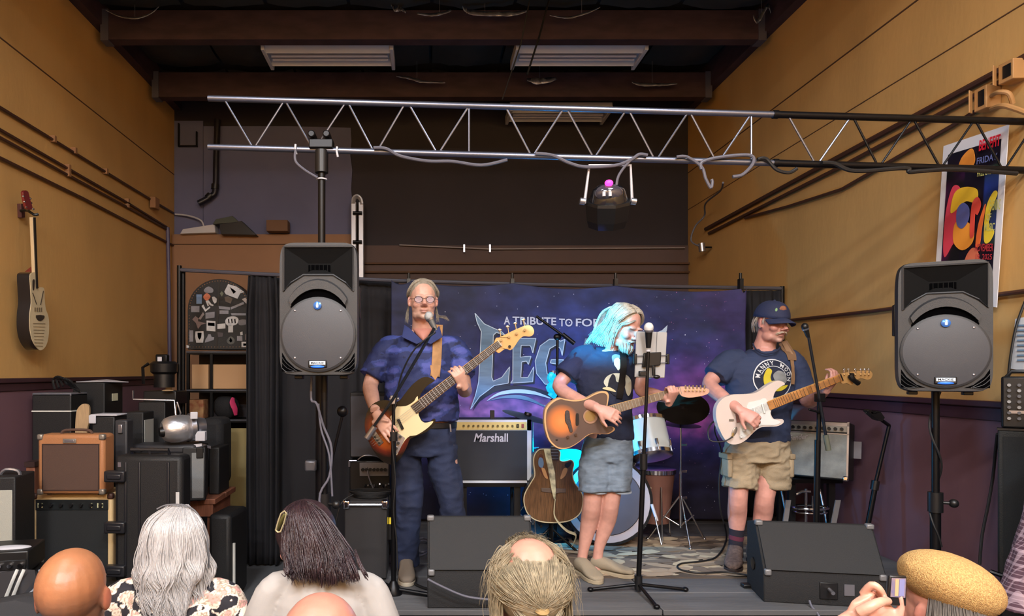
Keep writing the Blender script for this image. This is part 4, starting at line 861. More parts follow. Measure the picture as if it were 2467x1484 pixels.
a=S(545,1005,.03); solo('dark_bag',MB().ell(S(545,980,.15),(.13,.1,.12)),mat('black_fabric',(24,24,27)),'black bag on the lower shelf beside a pink cloth','bag')
solo('pink_cloth',MB().tube([S(562,958,.01),S(560,970,.0),S(566,985,.0),S(568,1000,.01)],[.015,.03,.03,.018],smooth=4,flat=.5),mat('pink_cloth',(200,50,100),.7),'bright pink cloth hanging over the black bag','cloth')
ac=thing('arched_case','arch-topped black case covered in pale stickers on the shelf unit','case',S(527,843))
arc=[(452,842)]+[(452+76*(1-math.cos(t)),746-74*math.sin(t)*1.0) for t in [PI*i/20 for i in range(21)]]+[(604,842)]
part('shell',MB().slab([S(x,y) for x,y in arc],(0,.18,0)),M_blk,ac,bevel=.006)
part('centre_gap',MB().slab([S(526,673,-.004),S(530,673,-.004),S(524,840,-.004),S(519,840,-.004)],(0,.004,0)),M_blkp,ac)
st=MB()
for t in [PI*(i+.5)/34 for i in range(34)]: st.ell(S(452+5+71*(1-math.cos(t)),746-69*math.sin(t),-.003),(.006,.004,.006),nu=6,nv=4)
for i in range(20): st.ell(S(458+i*7.4,836,-.003),(.005,.004,.005),nu=6,nv=4)
for i in range(11): st.ell(S(456,760+i*7,-.003),(.005,.004,.005),nu=6,nv=4).ell(S(600,760+i*7,-.003),(.005,.004,.005),nu=6,nv=4)
part('stud_row',st,mat('dull_brass_stud',(150,116,92),.4,metal=.6),ac,kind='stuff')
def stick(pts,col,k=1,nm='sticker'):
    q=[(420+x/4.636,640+y/4.636) for x,y in pts]; q=catmull(q,4,True) if k>1 else q
    part(nm,MB().slab([S(x,y,-.0045) for x,y in q],(0,.004,0)),mat('sticker_%d_%d_%d'%col,col,.5,var=.15,vscale=30),ac,smooth=False)
W_=(204,204,206); G_=(138,138,146); R=lambda x0,y0,x1,y1,a=0:[(x0,y0+a),(x1,y0),(x1,y1),(x0,y1+a)]
stick([(330,270),(380,232),(432,262),(425,300),(350,300)],G_,2); stick([(322,350),(362,306),(403,345),(362,392)],(206,118,84),2)
stick(R(246,320,306,425),(120,150,190)); stick(R(188,450,280,520),G_); stick(R(348,515,450,580,12),G_)
stick([(303,450),(325,435),(350,490),(395,455),(402,470),(345,515)],W_); stick([(350,395),(380,385),(412,425),(440,440),(430,452),(395,440),(375,410),(385,450),(372,452)],W_); stick([(420,350),(445,345),(475,370),(470,410),(450,425),(430,395)],W_)
stick([(200,600),(235,562),(270,590),(262,620),(355,645),(300,660),(265,708),(240,640)],(130,112,112)); stick([(272,590),(320,520),(335,545),(290,605)],(150,140,140))
stick(R(360,620,458,735,-8),W_); stick(R(375,640,450,675,-5),(40,40,44),1,'sticker_print'); stick(R(168,722,210,848),G_); stick([(235,735),(325,732),(330,800),(320,860),(245,860),(232,800)],W_); stick([(258,750),(305,750),(300,800),(282,830),(262,800)],(50,50,54),1,'sticker_print')
stick([(365,800),(380,765),(405,765),(415,795),(445,800),(440,830),(340,860),(350,820)],G_)
stick([(558,290),(600,205),(700,235),(780,295),(735,310),(705,370),(640,345),(575,320)],W_); stick([(620,240),(660,265),(690,290),(660,315),(640,280)],(40,40,44),1,'sticker_print')
stick([(560,350),(600,340),(650,370),(630,425),(570,400)],(96,84,76)); stick([(494,450),(620,465),(622,495),(500,482)],G_); stick([(628,465),(770,405),(780,430),(632,490)],G_); stick([(755,375),(790,358),(835,400),(825,440),(800,420)],(190,180,176))
stick(R(505,500,605,540),G_); stick([(630,530),(840,532),(842,556),(640,555)],G_); stick([(568,620),(600,575),(680,568),(716,600),(700,650),(640,672),(590,665)],W_,2)
for x in (605,640,675): stick([(x-6,598),(x+6,592),(x+12,640),(x,645)],(40,40,44),1,'sticker_print')
stick([(712,620),(760,600),(812,612),(800,655),(730,665)],(112,110,116),2); stick(R(480,645,570,700,8),W_); stick(R(602,670,655,745),W_); stick([(588,830),(630,790),(672,825),(665,865),(625,880),(592,860)],(84,86,84),2); stick([(612,840),(630,800),(648,840),(630,860)],W_,1,'sticker_print')
stick(R(700,785,760,840),G_); stick([(735,745),(760,735),(765,775),(738,778)],W_); stick(R(795,765,855,830),(150,130,126)); stick(R(750,850,858,910),W_); stick(R(770,868,840,895),G_,1,'sticker_print'); stick([(480,740),(545,750),(540,795),(490,800)],(72,66,72)); stick([(508,310),(530,285),(550,310),(530,345)],(110,116,96)); stick([(135,885),(165,895),(160,918),(135,918)],W_)
# ---------- centre gear on stage ----------
mk,W,H=gear('guitar_amplifier','black amplifier with white frame and script logo behind the bass player','amplifier',(1086,1011,1279,1163),343,.26,M_blk,bev=.012,feet=False)
part('frame_edge',MB().bb((-W/2-.002,-.008,H-.075),(W/2+.002,.002,H)).bb((W/2-.028,-.008,0),(W/2+.002,.002,H)).bb((-W/2,-.008,0),(W/2,.002,.018)).bb((-W/2,-.008,0),(-W/2+.028,.002,H)),mat('amp_white_frame',(206,214,222),.4),mk,local=True)
part('grille',MB().bb((-W/2+.028,-.01,.018),(W/2-.028,.0,H-.078)),mat('script_amp_grille',(50,52,56),.8,bump=.4,bscale=500),mk,local=True)
part('control_panel',MB().bb((-W/2+.03,-.012,H-.07),(W/2-.03,-.006,H-.016)),mat('gold_panel',(226,210,140),.35,metal=.3),mk,local=True)
for k in range(12): part('knob',MB().cyl((-W/2+.09+k*.034,-.012,H-.042),(-W/2+.09+k*.034,-.026,H-.042),.0075,n=8),mat('knob_gold',(96,84,50),.4),mk,local=True)
for k in (0,1): part('switch',MB().box((W/2-.06-.035*k,-.014,H-.042),(.016,.01,.026)),mat('switch_red',(150,70,70),.4) if k==0 else M_blkp,mk,local=True)
mb=MB(); textquad(mb,'Marshall',V((-W/2+.16,-.0145,H-.155)),V((-W/2+.4,-.0145,H-.155)),V((-W/2+.175,-.0145,H-.095)),V((-W/2+.4,-.0145,H-.095)),bold=.02); part('script_logo',mb,M_white,mk,local=True,smooth=False)
def ampstand(root_name,lab,cx_,y,z,wd,dp,zf):
    t=thing(root_name,lab,'amplifier stand',(cx_,y,zf))
    part('tray',MB().bb((cx_-wd/2,y,z-.03),(cx_+wd/2,y+dp,z)),M_dkmetal,t)
    for sx in (-1,1):
        x=cx_+sx*(wd/2-.06)
        part('leg',MB().box((x,y+.04,(z+zf)/2-.01),(.045,.03,z-zf-.03)),M_blkp,t); part('leg',MB().box((x,y+dp-.04,(z+zf)/2-.01),(.045,.03,z-zf-.03)),M_blkp,t)
        part('brace',MB().cyl((x,y+.04,zf+.05),(x,y+dp-.04,z-.08),.008),M_steel,t)
    return t
ampstand('amplifier_stand','black stand under the white-framed amplifier',mk.location.x,mk.location.y+.0,mk.location.z,.5,.27,ST)
solo('pedal_box',MB().box(mk.location+V((.02,.1,H+.03)),(.03,.03,.06)),M_blkp,'tiny black box standing on the white-framed amplifier','box')
fd,W,H=gear('guitar_amplifier','silver-grilled black amplifier tilted back on a stand by the right wall','amplifier',(1900,1014,2032,1152),345,.22,M_blk,rot=-.72,tilt=.13,bev=.01,feet=False,grille=(.03,.03,.03,.2),gm=mat('silver_cloth',(168,172,166),.75,var=.25,vscale=14,bump=.3,bscale=200),panel=(.82,.93,.03,.03),pm=mat('panel_silver',(150,152,150),.35,metal=.5),knobs=9)
part('frame_edge',MB().bb((-W/2,-.007,H-.03),(W/2,.0,H-.005)).bb((-W/2,-.007,.78*H),(W/2,.0,.8*H)).bb((W/2-.012,-.007,0),(W/2,.0,H)),M_steel,fd,local=True)
mb=MB(); textquad(mb,'Fender',V((-W/2+.02,-.01,.62*H)),V((-W/2+.13,-.01,.68*H)),V((-W/2+.02,-.01,.72*H)),V((-W/2+.14,-.01,.77*H)),bold=.02); part('script_logo',mb,M_white,fd,local=True,smooth=False)
part('corner',MB().box((W/2-.015,-.004,.015),(.035,.02,.035)),M_chrome,fd,local=True,bevel=.008)
part('side_tag',MB().box((W/2+.02,.2,.22),(.05,.01,.12)),mat('grey_tag',(120,116,122),.6),fd,local=True)
ampstand('amplifier_stand','black folding stand under the silver-grilled amplifier',fd.location.x,fd.location.y+.02,fd.location.z-.01,.4,.22,ST)
sx0=fd.location.x
ss=thing('side_strap_panels','grey straps hanging on the stand below the silver-grilled amplifier','strap',(sx0,4.6,ST))
for x0,x1 in ((1900,1890),(2020,2006)): part('strap',MB().slab([ats(x0-6,1205,352),ats(x0+6,1205,352),ats(x1+6,1278,352),ats(x1-6,1278,352)],(0,.01,0)),mat('grey_strap',(128,128,132),.6),ss)
dh=thing('drum_hardware','chrome snare stand with round basket behind the capped player','drum hardware',(ats(1945,1230,340).x,F/340,ST))
c0=ats(1952,1222,345)
part('ring',MB().tube([c0+V((.12*math.cos(t),.08*math.sin(t),.0)) for t in [2*PI*i/20 for i in range(21)]],.008,n=6).tube([c0+V((.11*math.cos(t),.075*math.sin(t),-.03)) for t in [2*PI*i/20 for i in range(21)]],.005,n=6),M_chrome,dh)
part('stem',MB().cyl((c0.x-.03,c0.y,ST),(c0.x-.03,c0.y,c0.z+.13),.009).cyl((c0.x+.02,c0.y,c0.z-.03),(c0.x+.02,c0.y,c0.z+.08),.012),M_chrome,dh)
for a in (.3,2.4,4.4): part('leg',MB().cyl((c0.x,c0.y,c0.z-.12),(c0.x+.16*math.cos(a),c0.y+.12*math.sin(a),ST+.01),.007),M_chrome,dh)
part('wing',MB().tube([c0+V((-.1,0,.09)),c0+V((-.06,0,.11)),c0+V((.0,0,.11))],.01),M_chrome,dh)
# gear left of the bass player
ga,W,H=gear('keyboard_amplifier','grey flat-fronted cabinet between the curtain and the bass player','amplifier',(843,945,930,1103),350,.2,M_blk,feet=False,grille=(.02,.02,.02,.06),gm=mat('mid_grey_front',(70,70,77),.7))
mr,W,H=gear('mixer_rack','open black rack mixer full of knobs and plugs left of the bass player','mixer',(842,1110,940,1192),352,.25,M_blkp,feet=False,rot=.0,panel=(.55,.95,.25,.04),pm=mat('rack_grey',(120,120,126),.4,metal=.4),knobs=7)
for k in range(9): part('plug',MB().cyl((-.03+k*.02-.0,-.01,.07),(-.03+k*.02,-.035,.06+.01*(k%3)),.006,n=6),M_steel if k%2 else M_blkp,mr,local=True)
part('corner_guard',MB().tube([(-W/2,-.005,H),(-W/2+.05,-.005,H)],.008).tube([(-W/2,-.005,H),(-W/2,-.005,H-.04)],.008),M_steel,mr,local=True)
part('wiring',MB().tube([(-.08,-.02,H+.01),(-.03,-.03,H+.04),(.05,-.02,H+.03),(.1,-.02,H+.0)],.004,smooth=4).tube([(-.02,-.02,H-.04),(.0,-.03,H-.12),(.04,-.03,.02)],.005,smooth=4),M_steel,mr,local=True)
# rack support
b0=mr.location; su=thing('rack_support','black box supporting the mixer rack behind the small cabinet','box',(b0.x,b0.y,ST)); part('body',MB().bb((b0.x-.14,b0.y,ST),(b0.x+.14,b0.y+.25,b0.z-.001)),M_blk,su)
sc_,W,H=gear('speaker_cabinet','small tall black cabinet with chrome corners and cables coiled on top','speaker cabinet',(830,1207,932,1396),402,.28,M_grey,zb=ST+.009)
part('handle',MB().tube([(-W/2+.03,-.012,H-.02),(W/2-.03,-.012,H-.02)],.009),M_chrome,sc_,local=True)
for s2 in (-1,1): part('corner',MB().box((s2*(W/2-.012),.005,H-.02),(.045,.045,.055)),M_chrome,sc_,local=True,bevel=.012)
cl=MB()
for k in range(5):
    cl.tube([sc_.location+V((.02+(.1+.008*k)*math.cos(t),.12+.07*math.sin(t),H+.008+.008*k)) for t in [2*PI*i/16 for i in range(17)]],.005,n=6)
cl.tube([sc_.location+V(p) for p in ((-.08,.05,H+.03),(-.15,.0,H-.02),(-.19,.0,-.02+H*.6),(-.2,.05,H*.3))],.005,smooth=4)
solo('cable_coil',cl,M_cable,'black cable coiled on the small cabinet with chrome corners','cable')
# monitors
def wedge(lab,rect,s,d,rot=0,zb=ST,front=.35,label2=None,rise=0):
    a,b,W,H=frameof(*rect,s); H=b.z-zb
    t=thing('stage_monitor',lab,'stage monitor',((a.x+b.x)/2,a.y,zb),'wedge monitors',rotz=rot)
    # profile in y-z: front low edge, sloping face back to the top
    prof=[(0,0),(0.0,front*H),(.16,H),(d,H*.92),(d,0)] 
    part('cabinet',MB().slab([V((-W/2,y,z)) for y,z in prof],(W,0,0)),mat('monitor_carpet',(24,24,26),.8,bump=.3,bscale=200),t,local=True,bevel=.006)
    L=V((0,.16,H-front*H)); n=V((0,-L.z,L.y)).normalized()
    P=[V((-W/2+.012,.0,front*H+.01))+n*.004,V((W/2-.012,.0,front*H+.01))+n*.004,V((W/2-.012,.157,H-.012))+n*.004,V((-W/2+.012,.157,H-.012))+n*.004]
    part('grille',MB().slab(P,n*.006),mat('monitor_grille',(40,41,43),.7,bump=.4,bscale=400),t,local=True)
    for sx_ in (-1,1):
        part('corner',MB().box((sx_*(W/2-.02),-.0,front*H),(.035,.03,.035)),mat('dull_corner',(130,130,132),.5,metal=.4),t,local=True,bevel=.008)
        part('corner',MB().box((sx_*(W/2-.018),.15,H-.01),(.04,.04,.03)),mat('dull_corner',(130,130,132),.5,metal=.4),t,local=True,bevel=.008)
    return t,W,H
w1,W,H=wedge('wedge monitor in front of the bass player, behind the ponytailed head',(1030,1258,1289,1468),456,.3,front=.42)
w2,W2,H2=wedge('wedge monitor at the right of the stage in front of the capped player',(1850,1274,2122,1484),450,.3,rot=math.radians(-10),front=.4)
part('side_port',MB().lathe(V((-W2/2-.001,.18,.16)),(-1,0,0),[(.035,0),(.035,.004),(.02,.006)],18),M_dkmetal,w2,local=True)
part('jack_plate',MB().box((.02,-.004,.08),(.09,.008,.09)),M_blkp,w2,local=True,bevel=.004); part('rating_plate',MB().box((.12,-.004,.09),(.05,.006,.06)),M_steel,w2,local=True)
part('plug',MB().cyl((.02,-.01,.09),(.02,-.06,.085),.01),M_steel,w2,local=True)
# right edge stack
def RS(x,y,s=470): return ats(x,y,s)
cq=RS(2404,1036,474); zt=cq.z; rot=math.radians(-40); RR=rz(rot)
cab=thing('tall_speaker_cabinet','tall black speaker cabinet at the right frame edge','speaker cabinet',(cq.x,cq.y,0),rotz=rot)
zb_=RS(0,1388,474).z
part('body',MB().bb((0,0,zb_),(.27,.06,zt)),mat('black_cab',(30,32,32),.7,bump=.3,bscale=200),cab,local=True,bevel=.008)
part('top_edge',MB().bb((-.003,-.003,zt),(.27,.06,zt+.01)),M_blkp,cab,local=True)
part('grille',MB().bb((.02,-.006,zb_+.03),(.25,0,zt-.03)),M_blg,cab,local=True)
part('castor_bar',MB().tube([V((-.03,-.01,zb_+.02)),V((.1,-.02,zb_-.01)),V((.22,-.02,zb_-.03))],.012),M_dkmetal,cab,local=True)
part('bass_section',MB().bb((0.01,.0,ST+.001),(.26,.06,zb_-.001)),M_blk,cab,local=True,bevel=.008)
cq2=RS(2412,1030,474); mx=thing('powered_mixer','black powered mixer with rows of knobs on the tall cabinet','mixer',(cq2.x,cq2.y,zt+.011),rotz=rot)
hm=RS(0,912,474).z-zt
part('case',MB().bb((0,0,0),(.25,.06,hm)),M_blkp,mx,local=True,bevel=.01)
part('handle',MB().tube([V((.02,.02,hm-.005)),V((.04,.02,hm+.025)),V((.2,.02,hm+.025)),V((.22,.02,hm-.005))],.01),M_blkp,mx,local=True)
for r_ in range(7):
    for c_ in range(6):
        part('knob',MB().cyl((.03+c_*.038,-.001,.05+r_*.028),(.03+c_*.038,-.014,.05+r_*.028),.008,n=8),mat('knob_grey',(92,92,96),.4) if (r_+c_)%3 else mat('knob_pale',(150,150,150),.4),mx,local=True)
part('slot_strip',MB().bb((.03,-.006,.075),(.235,0,.09)),M_steel,mx,local=True)
solo('wall_side_cable',MB().tube([RS(2480,700,462),RS(2450,780,462),RS(2436,850,463),RS(2430,900,463)],.006,smooth=5),M_cable,'black cable running down the wall to the powered mixer','cable')
solo('floor_cable_drop',MB().tube([RS(2403,1045,472),RS(2398,1090,462),RS(2392,1150,455),RS(2380,1220,455),RS(2366,1290,456),RS(2360,1360,460)],.007,smooth=5),M_cable,'black cable hanging beside the tall cabinet','cable')
# ---------- drums ----------
bd=thing('bass_drum','black bass drum with grey head behind the middle player','drum',(1.35,4.75,ST))
c0=ats(1462,1206,336); axd=V((-.12,-1,.04)).normalized(); R_=(1206-896+0)/1.0
rad=c0.z-ST-.012
part('shell',MB().lathe(c0+axd*-.38,axd,[(rad*.97,0),(rad*.97,.4)],40),M_blkp,bd)
part('hoop',MB().lathe(c0+axd*.0,axd,[(rad*.97,-.02),(rad,-.02),(rad,.025),(rad*.95,.025),(rad*.95,.0)],40,caps=False),mat('black_gloss_hoop',(24,24,26),.2),bd)
part('drumhead',MB().lathe(c0+axd*.0,axd,[(rad*.95,.012),(rad*.93,.016),(.01,.018)],40),mat('drumhead_grey',(96,98,112),.35,var=.3,vscale=2.5),bd)
part('head_ring',MB().lathe(c0+axd*.0,axd,[(rad*.94,.016),(rad*.94,.021),(rad*.78,.021),(rad*.78,.018)],40,caps=False),mat('head_white_ring',(186,178,184),.5),bd)
part('head_centre',MB().lathe(c0+axd*.0,axd,[(rad*.77,.02),(rad*.76,.024),(.01,.026)],40),mat('drumhead_grey',(96,98,112)),bd)
for a in (.3,1.2,2.1,3.0,3.9,4.8,5.7):
    d=V((math.cos(a),0,math.sin(a)))*rad*1.01; part('lug',MB().cyl(c0+d+axd*.03,c0+d-axd*.1,.009),M_chrome,bd)
part('spur',MB().cyl(ats(1570,1215,340),ats(1583,1255,343),.011),M_white,bd); part('spur',MB().cyl(ats(1578,1245,343),ats(1594,1313,350),.006),M_chrome,bd)
tm=thing('rack_tom','white rack tom tilted to show its amber bottom head','drum',ats(1565,1060,335))
ct=ats(1568,1096,338); axt=V((-.06,.42,.9)).normalized(); 
part('shell',MB().lathe(ct,axt,[(.146,0),(.146,.245)],36),mat('white_pearl_shell',(214,218,214),.25,coat=.5),tm)
part('lower_hoop',MB().lathe(ct,axt,[(.146,-.015),(.152,-.015),(.152,.012),(.146,.012)],36),M_chrome,tm); part('upper_hoop',MB().lathe(ct+axt*.245,axt,[(.146,-.012),(.153,-.012),(.153,.015),(.143,.015)],36),M_chrome,tm)
part('bottom_head',MB().lathe(ct,axt,[(.145,-.006),(.12,-.01),(.005,-.01)],36),mat('amber_head',(206,168,112),.35),tm)
for k in range(8):
    a=2*PI*k/8; u=axt.orthogonal().normalized(); w__=axt.cross(u); d=(u*math.cos(a)+w__*math.sin(a))*.152
    part('lug',MB().cyl(ct+d+axt*.03,ct+d+axt*.07,.011,n=8),M_chrome,tm); part('tension_rod',MB().cyl(ct+d*1.02-axt*.01,ct+d*1.02+axt*.03,.004,n=6),M_chrome,tm)
part('emblem',MB().ell(ct+axt*.16+V((0,-.147,0)),(.02,.004,.009)),M_nick,tm)
part('mount',MB().cyl(ct+V((-.05,.1,.0)),ct+V((-.12,.18,-.2)),.014),M_chrome,tm)
tf=thing('floor_tom','copper-brown floor tom with chrome rim under the white tom','drum',(ats(1575,1130,325).x,F/325,ST))
cf=ats(1578,1128,322); part('shell',MB().lathe(V((cf.x,cf.y,ST+.13)),(0,0,1),[(.1,0),(.14,cf.z-ST-.16)],30),mat('copper_brown_shell',(132,92,80),.35,metal=.3),tf)
part('hoop',MB().lathe(V((cf.x,cf.y,cf.z-.03)),(0,0,1),[(.148,0),(.152,.0),(.152,.03),(.14,.034)],30),M_chrome,tf)
for a in (.5,2.6,4.7): part('leg',MB().cyl((cf.x+.13*math.cos(a),cf.y+.13*math.sin(a),cf.z-.12),(cf.x+.16*math.cos(a),cf.y+.16*math.sin(a),ST+.0),.007),M_chrome,tf)
def cymbal_stand(lab,top,zf,r=.009,legs=3,spread=.24):
    t=thing('cymbal_stand',lab,'cymbal stand',(top.x,top.y,zf),'cymbal stands')
    part('tube',MB().cyl((top.x,top.y,zf+.12),top,r*.8).cyl((top.x,top.y,zf+.12),(top.x,top.y,zf+(top.z-zf)*.55),r*1.25),M_chrome,t)
    for z in (.35,.55,.75): part('wing_nut',MB().box((top.x+.02,top.y,zf+(top.z-zf)*z),(.05,.012,.018)),M_chrome,t,bevel=.003)
    for k in range(legs):
        a=.5+2*PI*k/legs; d=V((math.cos(a),math.sin(a)*.8,0)); q=V((top.x,top.y,0))
        part('leg',MB().cyl(q+V((0,0,zf+.36)),q+d*spread+V((0,0,zf+.015)),.006).cyl(q+V((0,0,zf+.13)),q+d*spread*.55+V((0,0,zf+.2)),.005).ell(q+d*spread+V((0,0,zf+.015)),.013),M_chrome,t)
    return t
tp=ats(1640,992,332); cymbal_stand('chrome cymbal stand between the white tom and the capped player',tp,ST)
Mcym=mat('dark_cymbal',(44,36,30),.35,metal=.7)
cy1=solo('cymbal',MB().lathe(ats(1645,982,332),V((-.2,-.62,.8)),[(.18,0),(.1,.008),(.03,.014),(.022,.028),(.004,.03)],40),Mcym,'large dark crash cymbal tilted behind the middle player left hand','cymbal','cymbals')
cy2=solo('cymbal',MB().lathe(ats(1642,1024,330),V((.03,-.1,1)),[(.135,0),(.06,.01),(.02,.02),(.018,.032),(.004,.034)],36),mat('dark_cymbal',(44,36,30)),'small flat dark cymbal below the large tilted one','cymbal','cymbals')
cy3=solo('cymbal',MB().lathe(ats(1270,1005,325),V((.25,-.1,1)),[(.19,0),(.1,.01),(.03,.02),(.025,.035),(.004,.037)],36),mat('dark_cymbal',(44,36,30)),'dark cymbal slanting down behind the white-framed amplifier','cymbal','cymbals')
cymbal_stand('chrome cymbal stand behind the white-framed amplifier',ats(1300,1005,325)+V((-.05,0,0)),ST)
# added lamp for a patch lit cyan behind the shorts; its face glows
bl=thing('added_cyan_lamp','added cyan-glowing wash lamp on a thin stand behind the middle player','stage light',ats(1365,1140,322))
part('housing',MB().slab([ats(x,y,330) for x,y in ((1342,1082),(1403,1082),(1412,1150),(1398,1165),(1370,1178),(1350,1150))],(0,.08,0)),M_blkp,bl,bevel=.006)
part('lens',MB().slab([ats(x,y,331) for x,y in catmull([(1345,1086),(1400,1086),(1408,1130),(1405,1152),(1390,1168),(1372,1150),(1352,1112)],4,True)],(0,.012,0)),mat('cyan_glow_face',(0,190,250),.3,emit=1.6,var=.35,vscale=9),bl)
part('stand',MB().cyl(ats(1385,1165,330)+V((0,.04,0)),V((ats(1385,0,330).x,F/330+.04,ST)),.014),M_dkmetal,bl)
l=bpy.data.lights.new('added_wash_light','POINT'); l.energy=45; l.color=(0,.45,1); l.shadow_soft_size=.06
lo=bpy.data.objects.new('added_wash_light',l); C.objects.link(lo); lo.location=ats(1360,1105,345)  # point light added for the cyan glow around it
# item left of the middle player; emission stands for cyan light falling on it
cs=thing('cyan_lit_piece','twisted piece with painted-on cyan glow on a stand left of the middle player elbow','stage light',ats(1333,950,350))
part('coil',MB().tube([ats(1334,900,350),ats(1328,910,350),ats(1336,922,350),ats(1325,934,350),ats(1334,945,350),ats(1328,956,350)],[.024,.03,.026,.03,.026,.03],smooth=4),mat('cyan_glow_coat',(20,190,230),.3,emit=.8,var=.5,vscale=30),cs)
part('neck',MB().cyl(ats(1333,898,350),ats(1333,893,350),.02),M_steel,cs); part('pole',MB().cyl(ats(1330,960,350),V((ats(1330,0,350).x,F/350,ST)),.009),M_dkmetal,cs)
# ---------- acoustic guitar on stand ----------
YG=F/352
def G(x,y,d=0): return at(1240+x/4.366,980+y/4.366,YG+d)
ag=thing('roundback_guitar','dark brown cutaway acoustic guitar standing on a guitar stand behind the monitor','guitar',G(400,1220))
out=catmull([(300,445),(245,460),(205,520),(200,600),(212,720),(170,800),(110,910),(98,1000),(130,1110),(200,1180),(300,1212),(440,1218),(570,1200),(660,1150),(705,1080),(718,960),(690,880),(630,800),(606,700),(622,600),(590,560),(530,575),(475,560),(468,460)],4,True)
Mag=mat('walnut_top',(112,80,52),.35,var=.45,vscale=14,stretch=(12,1,1))
part('body',MB().slab([G(x,y) for x,y in out],(0,.1,0)),mat('dark_bowl',(30,28,28),.4),ag,bevel=.004)
cx_,cy_=410,900
part('soundboard',MB().slab([G(cx_+(x-cx_)*.975,cy_+(y-cy_)*.975,-.003) for x,y in out],(0,.003,0)),Mag,ag)
part('binding',MB().tube([G(x,y,-.002) for x,y in out+[out[0]]],.004,n=6),mat('cream_binding',(206,194,160),.5),ag)
part('epaulet',MB().slab([G(x,y,-.005) for x,y in catmull([(245,560),(262,500),(300,520),(310,640),(350,700),(352,755),(310,745),(255,650)],4,True)],(0,.002,0)),mat('dark_red_wood',(84,44,32),.4),ag)
part('sound_hole',MB().slab([G(x,y,-.007) for x,y in catmull([(248,575),(262,535),(295,545),(305,600),(290,640),(255,625)],4,True)],(0,.002,0)),mat('blue_lit_hole',(96,124,156),.4),ag)  # blue light in the hole is painted as its flat colour
part('sound_hole',MB().slab([G(x,y,-.007) for x,y in catmull([(282,648),(315,650),(335,700),(350,755),(315,740)],4,True)],(0,.002,0)),mat('tan_hole',(186,140,92),.5),ag)
part('sound_hole',MB().slab([G(x,y,-.007) for x,y in catmull([(515,650),(555,655),(535,720),(490,760),(482,740)],4,True)],(0,.002,0)),mat('tan_hole',(186,140,92)),ag)
part('sound_hole',MB().slab([G(x,y,-.007) for x,y in catmull([(525,620),(545,590),(600,580),(560,640)],4,True)],(0,.002,0)),M_blkp,ag)
part('bridge',MB().slab([G(x,y,-.012) for x,y in ((278,855),(540,862),(536,905),(470,905),(440,915),(390,905),(282,892))],(0,.012,0)),mat('bridge_wood',(96,80,70),.5),ag,bevel=.002)
part('neck',MB().slab([G(380,560,-.02),G(455,560,-.02),G(462,380,-.02),G(385,380,-.02)],(0,.03,0)),mat('dark_fretboard',(56,44,42),.4),ag)
for k in range(6): part('fret',MB().cyl(G(383,545-k*32,-.022),G(460,545-k*32,-.022),.0018,n=5),M_steel,ag)
part('strap',MB().slab([G(305,440,-.03),G(375,440,-.03),G(392,560,-.03),G(425,700,-.03),G(432,880,-.03),G(428,970,-.03),G(412,975,-.03),G(385,860,-.03),G(350,650,-.03),G(330,560,-.03)],(0,.004,0)),mat('birch_print_strap',(204,196,156),.6,col2=(110,104,84),vscale=26),ag)
part('strap_tail',MB().tube([G(428,970,-.03),G(418,1050,-.035),G(420,1150,-.05),G(480,1240,-.06),G(560,1310,-.06),G(640,1345,-.06),G(632,1410,-.05),G(600,1470,-.04)],[.005,.006,.008,.012,.014,.014,.012,.006],smooth=4,flat=.35),mat('cream_strap',(196,184,148),.6),ag)
gs=thing('guitar_stand','black tubular stand holding the dark brown acoustic guitar','guitar stand',(G(410,0).x,YG,ST))
gx=G(410,0).x
part('post',MB().cyl((gx,YG+.12,ST+.05),(gx,YG+.12,G(0,500).z),.011),M_dkmetal,gs)
part('yoke',MB().tube([(gx-.09,YG-.03,G(0,1225).z-.015),(gx-.09,YG+.12,G(0,1225).z-.02),(gx+.09,YG+.12,G(0,1225).z-.02),(gx+.09,YG-.03,G(0,1225).z-.015)],.01,n=6),M_dkmetal,gs)
for dx,dy in ((-.17,-.06),(.17,-.06),(0,.24)): part('leg',MB().cyl((gx,YG+.12,ST+.16),(gx+dx,YG+.12+dy,ST+.008),.009).cyl((gx,YG+.12,ST+.05),(gx+dx*.6,YG+.12+dy*.6,ST+.09),.006),M_dkmetal,gs)
# ---------- microphone stands ----------
def tripod(t,x,y,zf,h,L,angs,m=M_dkmetal,r=.0095):
    q=V((x,y,zf)); part('hub',MB().cyl(q+V((0,0,h-.03)),q+V((0,0,h+.05)),.022),M_blkp,t)
    for a in angs:
        d=V((math.cos(math.radians(a)),math.sin(math.radians(a)),0)); part('leg',MB().cyl(q+V((0,0,h)),q+d*L+V((0,0,.012)),r).ell(q+d*L+V((0,0,.013)),(.018,.018,.013)),m,t)
M_pole=mat('graphite_pole',(50,54,62),.3,metal=.7)
# bass player's stand
k=thing('microphone_stand','boom microphone stand in front of the bass player, its boom crossing his shirt','microphone stand',(at(948,0,3.74).x,3.74,ST),'microphone stands')
Yk=3.74; X0=at(948,0,Yk).x
part('pole',MB().cyl((X0,Yk,ST+.02),(X0,Yk,at(0,965,Yk).z),.0105).cyl((X0,Yk,ST+.02),(X0,Yk,at(0,1055,Yk).z),.014),M_dkmetal,k)
part('clutch',MB().cyl((X0,Yk,at(0,1062,Yk).z),(X0,Yk,at(0,1040,Yk).z),.024),M_blkp,k)
part('joint',MB().box(at(948,963,Yk),(.035,.05,.05)).cyl(at(938,962,Yk-.01),at(962,960,Yk-.01),.009),M_steel,k,bevel=.004)
part('boom',MB().tube([at(893,1038,Yk-.02),at(946,962,Yk-.03),at(1047,790,Yk-.1)],.0085),M_pole,k)
part('counterweight',MB().cyl(at(884,1056,Yk-.015),at(903,1028,Yk-.02),.018),M_steel,k)
